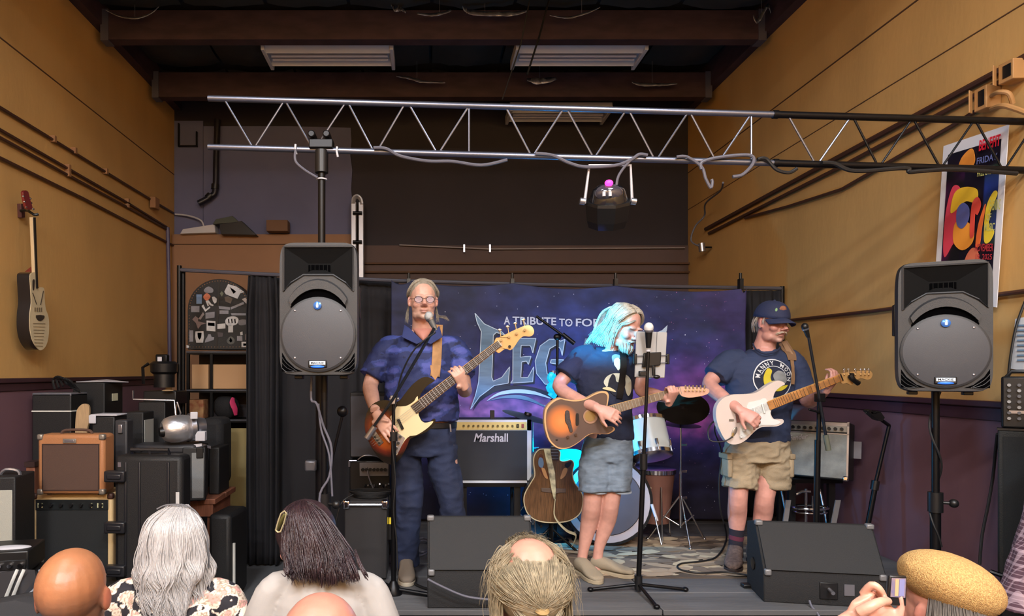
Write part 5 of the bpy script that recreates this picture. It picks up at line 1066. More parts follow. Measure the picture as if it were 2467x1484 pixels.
part('boom_cable',MB().tube([at(1050,800,Yk-.12),at(1000,840,Yk-.1),at(968,900,Yk-.06),at(955,960,Yk-.03),at(944,1050,Yk-.02),at(952,1150,Yk-.02),at(948,1230,Yk-.02),at(955,1300,Yk-.02),at(958,1385,Yk-.03)],.0045,smooth=5),M_cable,k)
part('base',MB().lathe((X0,Yk,ST),(0,0,1),[(.05,0),(.05,.012),(.03,.05),(.016,.075)],20),M_dkmetal,k)
part('leg',MB().cyl((X0,Yk,ST+.03),(X0+.22,Yk-.06,ST+.012),.012),M_dkmetal,k); part('leg',MB().cyl((X0,Yk,ST+.03),(X0-.1,Yk+.2,ST+.012),.012),M_dkmetal,k); part('leg',MB().cyl((X0,Yk,ST+.03),(X0-.1,Yk-.16,ST+.012),.012),M_dkmetal,k)
def mic(lab,a,b,headm,bodym=M_blkp,r=.024):
    d=(V(b)-V(a)).normalized(); t=thing('microphone',lab,'microphone',a,'microphones')
    part('head',MB().ell(V(a),(r,r,r*1.1)),headm,t); part('band',MB().cyl(V(a)+d*r*.5,V(a)+d*r*.95,r*1.02,r*.95,16),M_steel,t); part('body',MB().cyl(V(a)+d*r*.95,V(b),r*.8,r*.5,14),bodym,t)
mic('microphone with pale grey head at the bass player mouth',at(1033,762,3.66),at(1050,796,3.66),mat('mic_head_grey',(186,188,188),.5,metal=.4,bump=.4,bscale=600),mat('mic_grey_body',(120,124,128),.35,metal=.5),.0245)
# middle stand with tablet
Ym=3.77; k=thing('microphone_stand','straight microphone stand with tripod base in front of the middle player','microphone stand',(at(1540,0,Ym).x,Ym,ST),'microphone stands')
b0=V((at(1538,0,Ym).x,Ym,ST+.05)); t0=at(1562,845,Ym)
mid=b0.lerp(t0,.52)
part('pole',MB().cyl(b0,t0,.0095).cyl(b0,mid,.0145),M_dkmetal,k); part('clutch',MB().cyl(mid-V((0,0,.04)),mid+V((0,0,.05)),.021),M_blkp,k)
part('tube_mark',MB().cyl(t0-V((0,0,.005)),t0+V((0,0,.006)),.013),M_white,k)
tripod(k,b0.x,Ym,ST,.045,.27,(178,2,272))
mic('microphone with white head above the tablet',at(1563,789,Ym-.02),at(1562,838,Ym),mat('mic_head_white',(226,226,226),.5,bump=.4,bscale=600),M_blkp,.0265)
tb=thing('tablet','grey tablet in a black clamp fixed to the middle microphone stand','tablet',at(1570,905,Ym+.02))
part('case',MB().slab([at(1534,798,Ym+.05),at(1608,800,Ym+.05),at(1602,911,Ym+.05),at(1529,909,Ym+.05)],(0,.012,0)),mat('tablet_grey',(166,166,166),.5),tb,bevel=.006)
part('case_seam',MB().cyl(at(1583,800,Ym+.048),at(1578,910,Ym+.048),.002,n=6),mat('dim_seam',(110,110,112),.6),tb)
part('clamp',MB().slab([at(1552,850,Ym+.03),at(1594,848,Ym+.03),at(1592,880,Ym+.03),at(1548,885,Ym+.03)],(0,.02,0)),M_blkp,tb,bevel=.005)
for x in (1530,1608): part('grip',MB().box(at(x,865,Ym+.05),(.016,.03,.06)),M_blkp,tb,bevel=.004)
for y in (858,876): part('rod',MB().cyl(at(1530,y,Ym+.04),at(1608,y-2,Ym+.04),.0025,n=6),M_steel,tb)
part('bracket',MB().box(at(1550,900,Ym+.01),(.05,.03,.03)).cyl(at(1573,880,Ym+.02),at(1575,905,Ym+.02),.009),M_blkp,tb,bevel=.004)
part('knob',MB().ell(at(1582,908,Ym-.01),(.02,.014,.012)),M_blkp,tb)
# right player's stand
Yr=3.93; k=thing('microphone_stand','boom microphone stand to the right of the capped player with hanging boom end','microphone stand',(at(1966,0,Yr).x,Yr,ST),'microphone stands')
part('pole',MB().cyl(V((at(1964,0,Yr).x,Yr,ST+.02)),at(1974,960,Yr),.012).cyl(V((at(1964,0,Yr).x,Yr,ST+.02)),at(1970,1060,Yr),.017),M_dkmetal,k)
part('joint',MB().box(at(1975,958,Yr-.02),(.04,.05,.05)).cyl(at(1948,986,Yr-.02),at(1976,994,Yr-.02),.007),M_dkmetal,k,bevel=.004)
part('boom',MB().cyl(at(1947,805,Yr-.05),at(1990,1052,Yr-.03),.008),M_pole,k); part('counterweight',MB().cyl(at(1989,1048,Yr-.03),at(1996,1085,Yr-.03),.015),mat('grey_green_weight',(92,96,84),.4),k)
part('base',MB().lathe((at(1964,0,Yr).x,Yr,ST),(0,0,1),[(.12,0),(.12,.012),(.03,.03),(.018,.05)],24),M_dkmetal,k)
mic('black microphone on the boom right of the capped player',at(1939,787,Yr-.06),at(1947,812,Yr-.05),M_blkp,M_blkp,.02)
# drum overhead
Yd=4.9; k=thing('microphone_stand','boom stand between the bass neck and the middle player, before the banner lettering','microphone stand',(at(1340,0,Yd).x,Yd,ST),'microphone stands')
part('pole',MB().cyl(V((at(1338,0,Yd).x,Yd,ST+.01)),at(1343,815,Yd),.01),M_dkmetal,k); part('joint',MB().ell(at(1343,812,Yd),(.03,.02,.025)),M_dkmetal,k)
part('boom',MB().cyl(at(1292,762,Yd),at(1384,828,Yd-.05),.0095).cyl(at(1355,805,Yd-.03),at(1384,828,Yd-.05),.016),M_dkmetal,k)
part('base',MB().lathe((at(1338,0,Yd).x,Yd,ST),(0,0,1),[(.1,0),(.1,.012),(.03,.03)],24),M_dkmetal,k)
# leaning stand at right wall
Yw=4.35; k=thing('instrument_stand','black leaning stand with a clamp head against the plum wall at the right','stand',(at(2088,0,Yw).x,Yw,ST))
part('pole',MB().cyl(at(2084,1300,Yw),at(2110,1165,Yw),.016).cyl(at(2108,1170,Yw),at(2142,1025,Yw),.011),M_dkmetal,k)
part('clutch',MB().cyl(at(2106,1180,Yw),at(2110,1158,Yw),.024),M_blkp,k)
part('arm',MB().cyl(at(2142,1025,Yw),at(2118,1008,Yw-.03),.011),M_dkmetal,k)
part('clamp_head',MB().slab([at(x,y,Yw-.05) for x,y in ((2112,990),(2122,992),(2132,1006),(2126,1015),(2114,1012),(2100,1000),(2090,990),(2096,986),(2106,996))],(0,.05,0)).tube([at(2095,988,Yw-.03),at(2084,997,Yw-.03)],.004),M_blkp,k,bevel=.004)
part('foot',MB().cyl(V((at(2084,1300,Yw).x,Yw,at(2084,1300,Yw).z)),V((at(2081,0,Yw).x,Yw,ST)),.016),M_dkmetal,k)
# cables on deck
def deck(pts,r,lab,m=M_cable,z=ST+.008):
    P=[onF(x,y,z) for x,y in pts]; P=[V((min(p.x,XR-.05),max(p.y,3.5),z)) for p in P]
    solo('floor_cable',MB().tube(P,r,smooth=6),m,lab,'cable','cables on the stage floor')
deck([(1745,1260),(1750,1300),(1728,1340),(1690,1352),(1645,1357),(1632,1365),(1645,1374),(1690,1380),(1745,1378),(1790,1384),(1830,1395)],.006,'black cable looping on the rug left of the capped player shoes',z=ST+.016)
deck([(958,1395),(985,1398),(1010,1412),(1035,1420)],.008,'black cable by the bass player shoe',z=ST+.01)
deck([(960,1380),(1000,1345),(1030,1330),(1045,1300)],.007,'grey cable beside the bass player foot',mat('grey_cable',(92,92,104)))
deck([(1000,1300),(1022,1297),(1040,1310),(1020,1330),(1000,1320),(1012,1304),(1035,1306)],.007,'coiled grey cable behind the left monitor',mat('grey_cable',(92,92,104)),z=ST+.02)
solo('monitor_cable',MB().tube([ats(1030,1395,470),ats(1065,1413,470),ats(1120,1436,470),ats(1175,1444,470),ats(1215,1446,470),ats(1240,1500,474),ats(1245,1600,474),ats(1250,1690,474)],.006,smooth=5),mat('grey_cable',(92,92,104)),'grey cable drooping across the front of the left monitor','cable')
solo('monitor_cable',MB().tube([ats(1950,1447,452),ats(1956,1462,455),ats(1972,1482,460),ats(1985,1520,466),ats(1990,1600,468),ats(2000,1680,468)],.006,smooth=5),mat('grey_cable',(92,92,104)),'grey cable plugged into the front of the right monitor','cable')
fp=thing('foot_pedal','small black foot switch on the stage edge left of the right monitor','pedal',onF(1805,1416,ST)); part('plate',MB().box(onF(1806,1415,ST)+V((0,0,.012)),(.09,.05,.022)),M_blkp,fp,bevel=.006); part('switch',MB().cyl(onF(1815,1412,ST)+V((0,0,.02)),onF(1815,1412,ST)+V((0,0,.035)),.01),M_dkmetal,fp)
bp=thing('bottle_set','two small yellow-capped bottles beside the small cabinet','bottle',ats(935,1255,395)); part('bottle',MB().cyl(ats(932,1262,395),ats(932,1246,395),.009),mat('yellow_cap',(220,200,60),.5),bp); part('bottle',MB().cyl(ats(940,1262,395),ats(940,1247,395),.009),mat('yellow_cap',(220,200,60)),bp); part('holder',MB().bb(ats(928,1300,395),ats(944,1262,395)+V((0,.04,0))),M_blkp,bp)
# ================= PEOPLE =================
from mathutils.bvhtree import BVHTree
def basis(fwd,up=(0,0,1)):
    f=V(fwd).normalized(); u=V(up); u=(u-f*u.dot(f)).normalized(); r=f.cross(u)   # r: the person's right
    return Matrix((r,f,u)).transposed()   # columns right, fwd, up
def head_prims(mb,c,R,k=1,neck=None,nr=.055,jaw=1.0,ears=True):
    c=V(c)
    def e(p,r,rot=None):
        q=R if rot is None else R@rot
        mb.ell(c+R@(V(p)*k),(r[0]*k,r[1]*k,r[2]*k),q,nu=20,nv=14)
    e((0,-.018,.028),(.077,.098,.088)); e((0,.008,-.02),(.07,.082,.082)); e((0,.025,-.045),(.058*jaw,.066,.068))
    e((0,.04,-.082),(.046*jaw,.046,.034)); e((0,.072,-.1),(.021,.018,.016))
    for s in (-1,1):
        e((s*.028,.08,.016),(.026,.014,.009)); e((s*.038,.062,-.034),(.025,.026,.022)); e((s*.04,.02,-.085),(.02*jaw,.045,.03))
        e((s*.012,.098,-.038),(.0085,.012,.008))
        if ears:
            rot=Matrix.Rotation(-s*.35,3,'Z'); e((s*.079,-.012,-.012),(.008,.019,.031),rot); e((s*.076,-.004,-.03),(.007,.01,.012),rot)
    mb.tube([c+R@(V(p)*k) for p in ((0,.088,.008),(0,.102,-.012),(0,.119,-.036))],[.008*k,.011*k,.014*k],n=10)
    e((0,.087,-.062),(.022,.013,.0065)); e((0,.085,-.074),(.019,.013,.007))
    if neck is not None:
        a=c+R@(V((0,-.02,-.05))*k); mb.tube([a,a.lerp(V(neck),.5),V(neck)],[nr*k,nr*k,nr*k*1.12],n=18)
def scalpf(c,R,k):
    def f(d,o=.0):
        d=V(d).normalized(); t_=1/math.sqrt((d.x/.079)**2+(d.y/.1)**2+(d.z/.09)**2); q=V((0,-.018,.028))+d*(t_+o)
        return V(c)+R@(q*k)
    return f
def face_dent(a,c,R,k=1):
    Ri=np.array(R.transposed()); L=(a-np.array(c))@Ri.T/k
    def g(p,s,amt):
        d=((L-np.array(p))**2/np.array(s)**2).sum(1); return np.exp(-d)[:,None]*amt
    off=np.zeros_like(L)
    fwd=np.array([0,1,0])
    for s in (-1,1):
        off-=fwd*g((s*.031,.088,-.006),(.016,.03,.011),.013)
        off+=fwd*g((s*.031,.082,-.007),(.011,.03,.0065),.006)     # closed lids
        off-=fwd*g((s*.026,.088,-.055),(.006,.03,.014),.0015)
    off-=fwd*g((0,.1,-.068),(.022,.03,.0022),.006)
    off-=fwd*g((0,.09,-.088),(.02,.03,.006),.003)
    return a+(off*k)@Ri, L
def skin_cols(L,P,base,red=(178,96,88),head=True,grey=None,mott=.06):
    n=len(P); b=np.array(srgb(*base)[:3]); r=np.array(srgb(*red)[:3]); c=np.tile(b,(n,1))
    m=np.array([noise.noise(V(p)*26)+.5*noise.noise(V(p)*70) for p in P]); c*=(1+mott*2*m[:,None])
    if head:
        def g(p,s): return np.exp(-(((L-np.array(p))**2/np.array(s)**2).sum(1)))[:,None]
        w=.55*g((0,.11,-.036),(.016,.03,.016))+.35*g((.042,.07,-.03),(.024,.04,.022))+.35*g((-.042,.07,-.03),(.024,.04,.022))+.45*g((.085,-.01,-.01),(.02,.04,.04))+.45*g((-.085,-.01,-.01),(.02,.04,.04))
        w=np.clip(w,0,1); c=c*(1-w)+r*w
        w=.75*g((0,.097,-.068),(.022,.03,.009)); c=c*(1-w)+np.array(srgb(150,84,80)[:3])*w
        for s in (-1,1):
            w=.6*g((s*.031,.09,-.007),(.014,.03,.003)); c=c*(1-w)+np.array(srgb(96,64,56)[:3])*w
            w=.3*g((s*.031,.09,-.012),(.017,.03,.012)); c=c*(1-w)+np.array(srgb(150,96,90)[:3])*w
            if grey is not None:
                w=.8*g((s*.03,.092,.017),(.019,.03,.0045)); c=c*(1-w)+np.array(srgb(*grey)[:3])*w
        if grey is not None:
            w=np.clip(.4*g((0,.08,-.1),(.05,.05,.025)),0,1); c=c*(1-w)+np.array(srgb(*grey)[:3])*w
    return np.clip(c,0,1)
M_skin=vmat('skin',.42,bump=.05,bscale=160); M_skin.node_tree.nodes['Principled BSDF'].inputs['Subsurface Weight'].default_value=.08
M_skin.node_tree.nodes['Principled BSDF'].inputs['Subsurface Radius'].default_value=(.02,.01,.006)
def hand(mb,w,d,palm,curl=.5,k=1,sg=1,curls=None,thumb=None,spread=.06):
    w=V(w); d=V(d).normalized(); p=V(palm); p=(p-d*p.dot(d)).normalized(); s=d.cross(p)*sg
    mb.loft([(w-d*.015*k,s*.024*k,p*.019*k),(w+d*.03*k,s*.034*k,p*.016*k),(w+d*.07*k,s*.041*k,p*.014*k),(w+d*.096*k,s*.040*k,p*.011*k)],n=16)
    Ls=(.072,.08,.075,.06)
    for i in range(4):
        q=w+d*(.09-(.006 if i in(0,3) else 0))*k+s*(.031-.0205*i)*k; ang=0; dd=(d+s*(.5-i/3)*spread*2).normalized(); L=Ls[i]*k
        c=curls[i] if curls else curl; pts=[q-dd*.02*k,q]
        for f,a in ((.45,c*.8),(.3,c*1.1),(.25,c*.7)):
            ang+=a; v=dd*math.cos(ang)+p*math.sin(ang); q=q+v*L*f; pts.append(q)
        mb.tube(pts,[.0085*k,.0092*k,.0085*k,.0078*k,.0064*k],n=8)
        mb.ell(pts[-1],.0064*k,nu=8,nv=6)
    q=w+d*.03*k+s*.026*k; t=V(thumb).normalized() if thumb is not None else (d*.65+s*.65+p*.35).normalized()
    t2=(t*.8+d*.5+p*.15).normalized(); a=q+t*.042*k; b=a+t2*.032*k
    mb.tube([q-t*.02*k,q,a,b],[.016*k,.0145*k,.0105*k,.008*k],n=8); mb.ell(b,.008*k,nu=8,nv=6)
def limb(mb,pts,rs,n=14,sm_=4): mb.tube(pts,rs,n=n,smooth=sm_)
def make_body(root,mb,heads,voxel,base,hc,R,k,grey=None,smooth=5,name='body'):
    me=fuse(mb,voxel,smooth,name); a=getv(me)
    if hc is not None: a,L=face_dent(a,hc,R,k); setv(me,a)
    else: L=a*0
    vcol(me,skin_cols(L,a,base,head=hc is not None,grey=grey)); sm(me)
    return part(name,me,M_skin,root,smooth=True)
def cloth(root,mb,voxel,name,m,amp=.006,sc=9,st=(1,1,.5),smooth=5,seed=0,col=None,label=None,amp2=.0):
    me=fuse(mb,voxel,smooth,name); wrinkle(me,amp,sc,st,seed)
    if amp2: wrinkle(me,amp2,sc*2.3,(1,1,1.6),seed+5)
    if col is not None: vcol(me,col(getv(me)))
    sm(me); return part(name,me,m,root,smooth=True,label=label)
def bvh_of(o):
    me=o.data; off=wloc(o); return BVHTree.FromPolygons([v.co+off for v in me.vertices],[tuple(p.vertices) for p in me.polygons])
def proj(bvh,x,z,o=.003):
    h=bvh.ray_cast(V((x,0.5,z)),V((0,1,0)))
    return (h[0]+V((0,-o,0))) if h[0] is not None else None
def print_on(root,bvh,pts,Y,m,name='shirt_print',o=.003,k=1):
    q=catmull(pts,4,True) if k>1 else pts
    bm=bmesh.new(); vv=[bm.verts.new((p[0],p[1],0)) for p in q]
    for t in geometry.tessellate_polygon([[V((p[0],p[1],0)) for p in q]]):
        try: bm.faces.new([vv[i] for i in t])
        except Exception: pass
    for _ in range(5):
        es=[e for e in bm.edges if e.calc_length()>6]
        if not es: break
        bmesh.ops.subdivide_edges(bm,edges=es,cuts=1); bmesh.ops.triangulate(bm,faces=bm.faces)
    for v in list(bm.verts):
        w0=at(v.co.x,v.co.y,Y); h=proj(bvh,w0.x,w0.z,o)
        if h is None: bm.verts.remove(v)
        else: v.co=h
    me=bpy.data.meshes.new(name); bm.to_mesh(me); bm.free(); return part(name,me,m,root,smooth=True)
def band_on(mb,bvh,pts,Y,hw,o=.006,n=24):
    q=catmull(pts,5); vs=[]
    for i,p in enumerate(q):
        t=(q[min(i+1,len(q)-1)]-q[max(i-1,0)]); L=math.hypot(*t) or 1; nx,ny=-t[1]/L,t[0]/L
        for sgn in (-1,1):
            w0=at(p[0]+nx*hw*sgn,p[1]+ny*hw*sgn,Y); h=proj(bvh,w0.x,w0.z,o); vs.append(h if h is not None else (vs[-2] if len(vs)>1 else w0))
    m_=len(q); ys=[v.y for v in vs]
    mb.add(vs+[v+V((0,.004,0)) for v in vs],[(2*i,2*i+1,2*i+3,2*i+2) for i in range(m_-1)]+[(2*m_+2*i,2*m_+2*i+2,2*m_+2*i+3,2*m_+2*i+1) for i in range(m_-1)]+[(2*i,2*i+2,2*m_+2*i+2,2*m_+2*i) for i in range(m_-1)]+[(2*i+1,2*m_+2*i+1,2*m_+2*i+3,2*i+3) for i in range(m_-1)])
hr=random.Random(5)
def strands(mb,guides,n,r=.0022,jit=.006,wave=.0,seg=3,sides=4,wf=14):
    for g in guides:
        P=[V(p) for p in g]
        for k in range(n):
            o=V((hr.gauss(0,jit),hr.gauss(0,jit),hr.gauss(0,jit))); ph=hr.uniform(0,6); pts=[]
            for i,p in enumerate(P):
                f=.3+.7*i/(len(P)-1); q=p+o*f+V((math.sin(ph+i*1.3),math.cos(ph*1.7+i*1.1),.4*math.sin(ph*.7+i)))*wave*f
                pts.append(q)
            rs=[r*(.25 if i==0 else 1)*(1-.8*(i/(len(P)-1))**2) for i in range(len(P))]
            mb.tube(pts,rs,n=sides,smooth=seg,caps=False)
def shoe(root,heel,toe,w,h,m,sole,lab='shoe'):
    h0=V(heel); t=V(toe); d=(t-h0); L=d.length; d.normalize(); s=d.cross(V((0,0,1)))
    mb=MB(); U=V((0,0,1)); z=.018
    secs=[]
    for f,ww,hh in ((-.02,.5,.5),(.04,.8,.95),(.2,.9,1.05),(.42,.86,.9),(.62,1,.62),(.82,1,.45),(.96,.7,.34),(1.0,.3,.18)):
        secs.append((h0+d*L*f+U*(z+h*hh/2),s*w/2*ww,U*h*hh/2))
    mb.loft(secs,n=18,sq=2.6,smooth=2); o=part('shoe',mb,m,root,smooth=True)
    mb=MB(); P=[]
    for f,ww in ((-.03,.35),(0,.7),(.15,.86),(.4,.8),(.65,1),(.85,.95),(.97,.6),(1.02,.2)): P.append(h0+d*L*f+s*w/2*ww*1.05)
    P+= [h0+d*L*f-s*w/2*ww*1.05 for f,ww in reversed(((-.03,.35),(0,.7),(.15,.86),(.4,.8),(.65,1),(.85,.95),(.97,.6),(1.02,.2)))]
    part('sole',MB().slab([V((p.x,p.y,ST+.001)) for p in P],(0,0,.024)),sole,o,bevel=.003)
    return o
M_denim=mat('dark_denim',(34,45,76),.85,var=.3,vscale=7,bump=.2,bscale=300)
M_ltdenim=mat('pale_denim',(122,138,156),.85,var=.3,vscale=14,bump=.25,bscale=250,stretch=(1,1,3))
M_khaki=mat('khaki_cotton',(168,152,126),.85,var=.15,vscale=8,bump=.25,bscale=200)
M_navy=mat('navy_tee',(44,56,88),.85,var=.15,vscale=6,bump=.15,bscale=200)
M_navy2=mat('black_navy_tee',(28,36,62),.85,var=.2,vscale=6,bump=.15,bscale=200)
M_wht=mat('white_sneaker',(150,140,126),.7); M_solew=mat('pale_sole',(176,166,148),.6)
# ---------------- BASS PLAYER ----------------
Y0=4.08; s0=F/Y0; p_=lambda x,y,d=0: at(x,y,Y0+d)
bassist=thing('person','grey-haired man in glasses and blue camouflage shirt playing bass at a microphone','person',(p_(1015,0).x,Y0,ST),'band members')
Rh=basis((.08,-1,-.04)); hc=p_(1019,722,-.05); kh=1.06
mb=MB(); head_prims(mb,hc,Rh,kh,neck=p_(1020,800,.03),nr=.062,jaw=1.15)
mb.loft([(p_(1018,1060),V((.15,0,0)),V((0,.1,0))),(p_(1015,950),V((.18,0,0)),V((0,.12,0))),(p_(1012,860),V((.185,0,0)),V((0,.11,0))),(p_(1014,815,.02),V((.13,0,0)),V((0,.075,0))),(p_(1018,795,.02),V((.06,0,0)),V((0,.055,0)))],n=24,smooth=3)
limb(mb,[p_(945,832,.02),p_(915,875,0),p_(893,925,-.04),p_(896,955,-.15),p_(905,990,-.28)],[.06,.052,.047,.045,.031])
limb(mb,[p_(1085,832,.02),p_(1108,880,.0),p_(1118,935,-.02),p_(1120,938,-.12),p_(1118,930,-.25)],[.06,.052,.046,.042,.03])
for a,b,c in (((975,1050),(985,1195),(980,1340)),((1062,1050),(1088,1195),(1092,1330))):
    limb(mb,[p_(*a),p_(*b,-.02),p_(b[0],b[1]+50,.01),p_(*c,.06)],[.085,.058,.055,.038])
hand(mb,p_(908,998,-.3),p_(942,1045,-.36)-p_(908,998,-.3),(.15,1,-.1),curls=(.22,.27,.3,.28),k=1.12,sg=-1,thumb=p_(940,990,-.36)-p_(912,1000,-.31))
hand(mb,p_(1119,932,-.26),p_(1108,905,-.3)-p_(1119,932,-.26),(-.55,1,.25),curls=(.75,.8,.8,.75),k=1.04,sg=1,thumb=(.1,.6,.8))
body=make_body(bassist,mb,1,.0048,(206,160,142),hc,Rh,kh,grey=(168,150,136))
def camo(a):
    out=np.empty((len(a),3)); cs=[np.array(srgb(*c)[:3]) for c in ((34,44,92),(52,66,132),(76,84,158),(26,32,66))]
    for i,p in enumerate(a):
        n1=noise.noise(V((p[0]*11,p[1]*11,p[2]*24))); n2=noise.noise(V((p[0]*19+7,p[1]*19,p[2]*38+3)))
        out[i]=cs[2] if n1>.28 else cs[1] if n1+.4*n2>.02 else cs[3] if n2>.32 else cs[0]
    return out
M_camo=vmat('blue_camo_shirt',.75,bump=.15,bscale=200)
mb=MB(); X_=lambda w:V((w/s0,0,0)); Yd_=lambda w:V((0,w,0))
mb.loft([(p_(1018,1012,0),X_(86),Yd_(.15)),(p_(1016,980,-.005),X_(90),Yd_(.16)),(p_(1014,920),X_(87),Yd_(.15)),(p_(1012,860),X_(88),Yd_(.135)),(p_(1012,828,.01),X_(78),Yd_(.11)),(p_(1014,808,.02),X_(52),Yd_(.085)),(p_(1017,796,.03),X_(30),Yd_(.065))],n=30,smooth=3)
limb(mb,[p_(968,828,.02),p_(935,840,.015),p_(912,872,.0),p_(893,908,-.02)],[.062,.076,.078,.08],n=18)
limb(mb,[p_(1060,828,.02),p_(1093,838,.015),p_(1112,872,.0),p_(1120,905,-.04)],[.062,.074,.075,.074],n=18)
shirt=cloth(bassist,mb,.0075,'shirt',M_camo,.009,7,(1,1,.7),col=camo,amp2=.004)
bv=bvh_of(shirt)
part('collar',MB().slab([p_(974,782,-.03),p_(986,790,-.09),p_(1019,822,-.15),p_(1004,829,-.15),p_(968,812,-.11)],(0,.008,0)),mat('collar_blue',(44,54,104),.8),bassist,bevel=.003)
part('collar',MB().slab([p_(1058,784,-.03),p_(1048,798,-.09),p_(1022,823,-.15),p_(1038,829,-.15),p_(1066,812,-.11)],(0,.008,0)),mat('collar_blue',(44,54,104)),bassist,bevel=.003)
# open neck
part('open_neck',MB().loft([(p_(1018,792,-.06),X_(24),Yd_(.04)),(p_(1020,806,-.085),X_(17),Yd_(.05)),(p_(1020,821,-.105),X_(4),Yd_(.04))],n=16,smooth=2),mat('neck_skin',(186,124,108),.6),bassist,smooth=True)
mb=MB(); mb.loft([(p_(1018,1018),X_(80),Yd_(.13)),(p_(1018,1060),X_(82),Yd_(.135)),(p_(1020,1095),X_(78),Yd_(.125))],n=26,smooth=2)
limb(mb,[p_(980,1080),p_(980,1130),p_(984,1200,-.02),p_(980,1270),p_(978,1330,.03),p_(978,1362,.04)],[.103,.1,.088,.08,.082,.085],n=20)
limb(mb,[p_(1062,1080),p_(1070,1130),p_(1088,1200,-.02),p_(1092,1270,.01),p_(1094,1340,.05)],[.103,.1,.083,.076,.08],n=20)
cloth(bassist,mb,.008,'jeans',M_denim,.01,6,(1,1,1.4),amp2=.005,seed=3)
part('belt',MB().loft([(p_(1018,1016),X_(83),Yd_(.138)),(p_(1018,1028),X_(83),Yd_(.138))],n=30),M_blkp,bassist)
part('key_clip',MB().cyl(p_(1084,1022,-.12),p_(1086,1040,-.12),.006),M_steel,bassist)
shoe(bassist,V((p_(978,0).x,4.12,ST)),V((p_(975,0).x+.02,3.86,ST)),.1,.1,mat('tan_work_shoe',(116,104,92),.8),M_solew)
shoe(bassist,V((p_(1090,0).x,4.18,ST)),V((p_(1090,0).x+.06,3.93,ST)),.1,.1,mat('tan_work_shoe',(116,104,92)),M_solew)
# hair: parted and combed back over the ears, loose tail
mb=MB(); H=lambda x,y,z: hc+Rh@(V((x,y,z))*kh)
mb.ell(H(0,-.03,.04),(.083*kh,.1*kh,.086*kh),Rh,nu=24,nv=16)
hair_c=mat('grey_blond_hair',(156,146,130),.6,var=.35,vscale=40,bump=.5,bscale=180,stretch=(1,1,.3))
SF=scalpf(hc,Rh,kh); g=[]
for i in range(22):
    u=i/21
    for s_ in (-1,1):
        g.append([SF((s_*.03,.5-1.1*u,.9),-.003),SF((s_*.42,.52-1.05*u,.72),.005),SF((s_*.86,.42-.9*u,.32),.007),SF((s_*1.0,.1-.8*u,-.05),.008),SF((s_*.85,-.5-.3*u,-.35),.006)])
strands(mb,g,14,.0028,.003)
strands(mb,[[H(s_*.078,-.04,-.03),H(s_*.085,-.05,-.07),H(s_*.09,-.04,-.1),H(s_*.088,-.03,-.125)] for s_ in (-1,1)],26,.0016,.007,.003)
strands(mb,[[H(-.07,-.06,-.07),H(-.1,-.05,-.095),H(-.13,-.04,-.1),H(-.15,-.04,-.115)]],16,.0016,.006,.003)
part('hair',mb,hair_c,bassist,smooth=True)
# glasses
gl=MB()
for s in (-1,1):
    pts=[H(s*.033+.023*math.cos(t),.103,-.006+.016*math.sin(t)) for t in [2*PI*i/18 for i in range(19)]]
    gl.tube(pts,.0014,n=5); gl.tube([H(s*.056,.101,-.002),H(s*.079,.04,.0),H(s*.082,-.01,-.002)],.0016,n=5)
gl.tube([H(-.01,.106,-.002),H(0,.11,.0),H(.01,.106,-.002)],.0014,n=5)
go=part('glasses',gl,mat('dark_wire',(50,44,44),.3,metal=.7),bassist)
for s in (-1,1): part('lens',MB().lathe(H(s*.033,.1025,-.006),Rh@V((0,1,0)),[(.021*kh,0),(.021*kh,.001)],18),mat('lens_glass',(210,200,220),.05,alpha=.22,spec=.8),go)
# ----- bass guitar -----
YBG=3.80
def Z4(x,y,d=0): return at(860+x/5.9375,880+y/5.9375,YBG+d)
bg=thing('bass_guitar','sunburst electric bass guitar with cream pickguard held by the man in the blue shirt','guitar',Z4(500,900))
bo=[(1110,215),(1040,175),(960,168),(880,205),(780,290),(690,400),(620,490),(540,530),(440,500),(330,505),(220,560),(140,680),(110,820),(125,980),(180,1120),(260,1260),(340,1350),(440,1410),(540,1405),(640,1310),(720,1150),(760,1060),(860,1010),(1000,950),(1090,870),(1125,790),(1110,765),(1080,775),(1040,815),(980,822),(930,790),(895,740),(880,700),(900,470),(920,400),(1000,300),(1080,245)]
bo=catmull(bo,3,True)
burst=mat('sunburst_finish',(214,124,34),.25,coat=.25)
def burst_nodes(m,cx_,cz_,rx,rz_,ang,stops):
    nt=m.node_tree; b=nt.nodes['Principled BSDF']; tc=[n for n in nt.nodes if n.type=='TEX_COORD'][0]
    mp=nt.nodes.new('ShaderNodeMapping'); mp.vector_type='TEXTURE'; mp.inputs['Location'].default_value=(cx_,0,cz_); mp.inputs['Rotation'].default_value=(0,ang,0); mp.inputs['Scale'].default_value=(rx,1e6,rz_)
    nt.links.new(tc.outputs['Object'],mp.inputs[0]); vl=nt.nodes.new('ShaderNodeVectorMath'); vl.operation='LENGTH'; nt.links.new(mp.outputs[0],vl.inputs[0])
    cr=nt.nodes.new('ShaderNodeValToRGB'); nt.links.new(vl.outputs['Value'],cr.inputs[0])
    e=cr.color_ramp.elements; e[0].position=stops[0][0]; e[0].color=srgb(*stops[0][1]); e[1].position=stops[-1][0]; e[1].color=srgb(*stops[-1][1])
    for p,c in stops[1:-1]: q=e.new(p); q.color=srgb(*c)
    nt.links.new(cr.outputs[0],b.inputs['Base Color'])
c_=Z4(420,960); burst_nodes(burst,c_.x,c_.z,.155,.125,.9,[(0,(214,130,40)),(.45,(196,96,28)),(.78,(96,28,16)),(1.0,(7,4,4))])
part('body',MB().slab([Z4(x,y) for x,y in bo],(0,.042,0)),burst,bg,bevel=.007,seg=3)
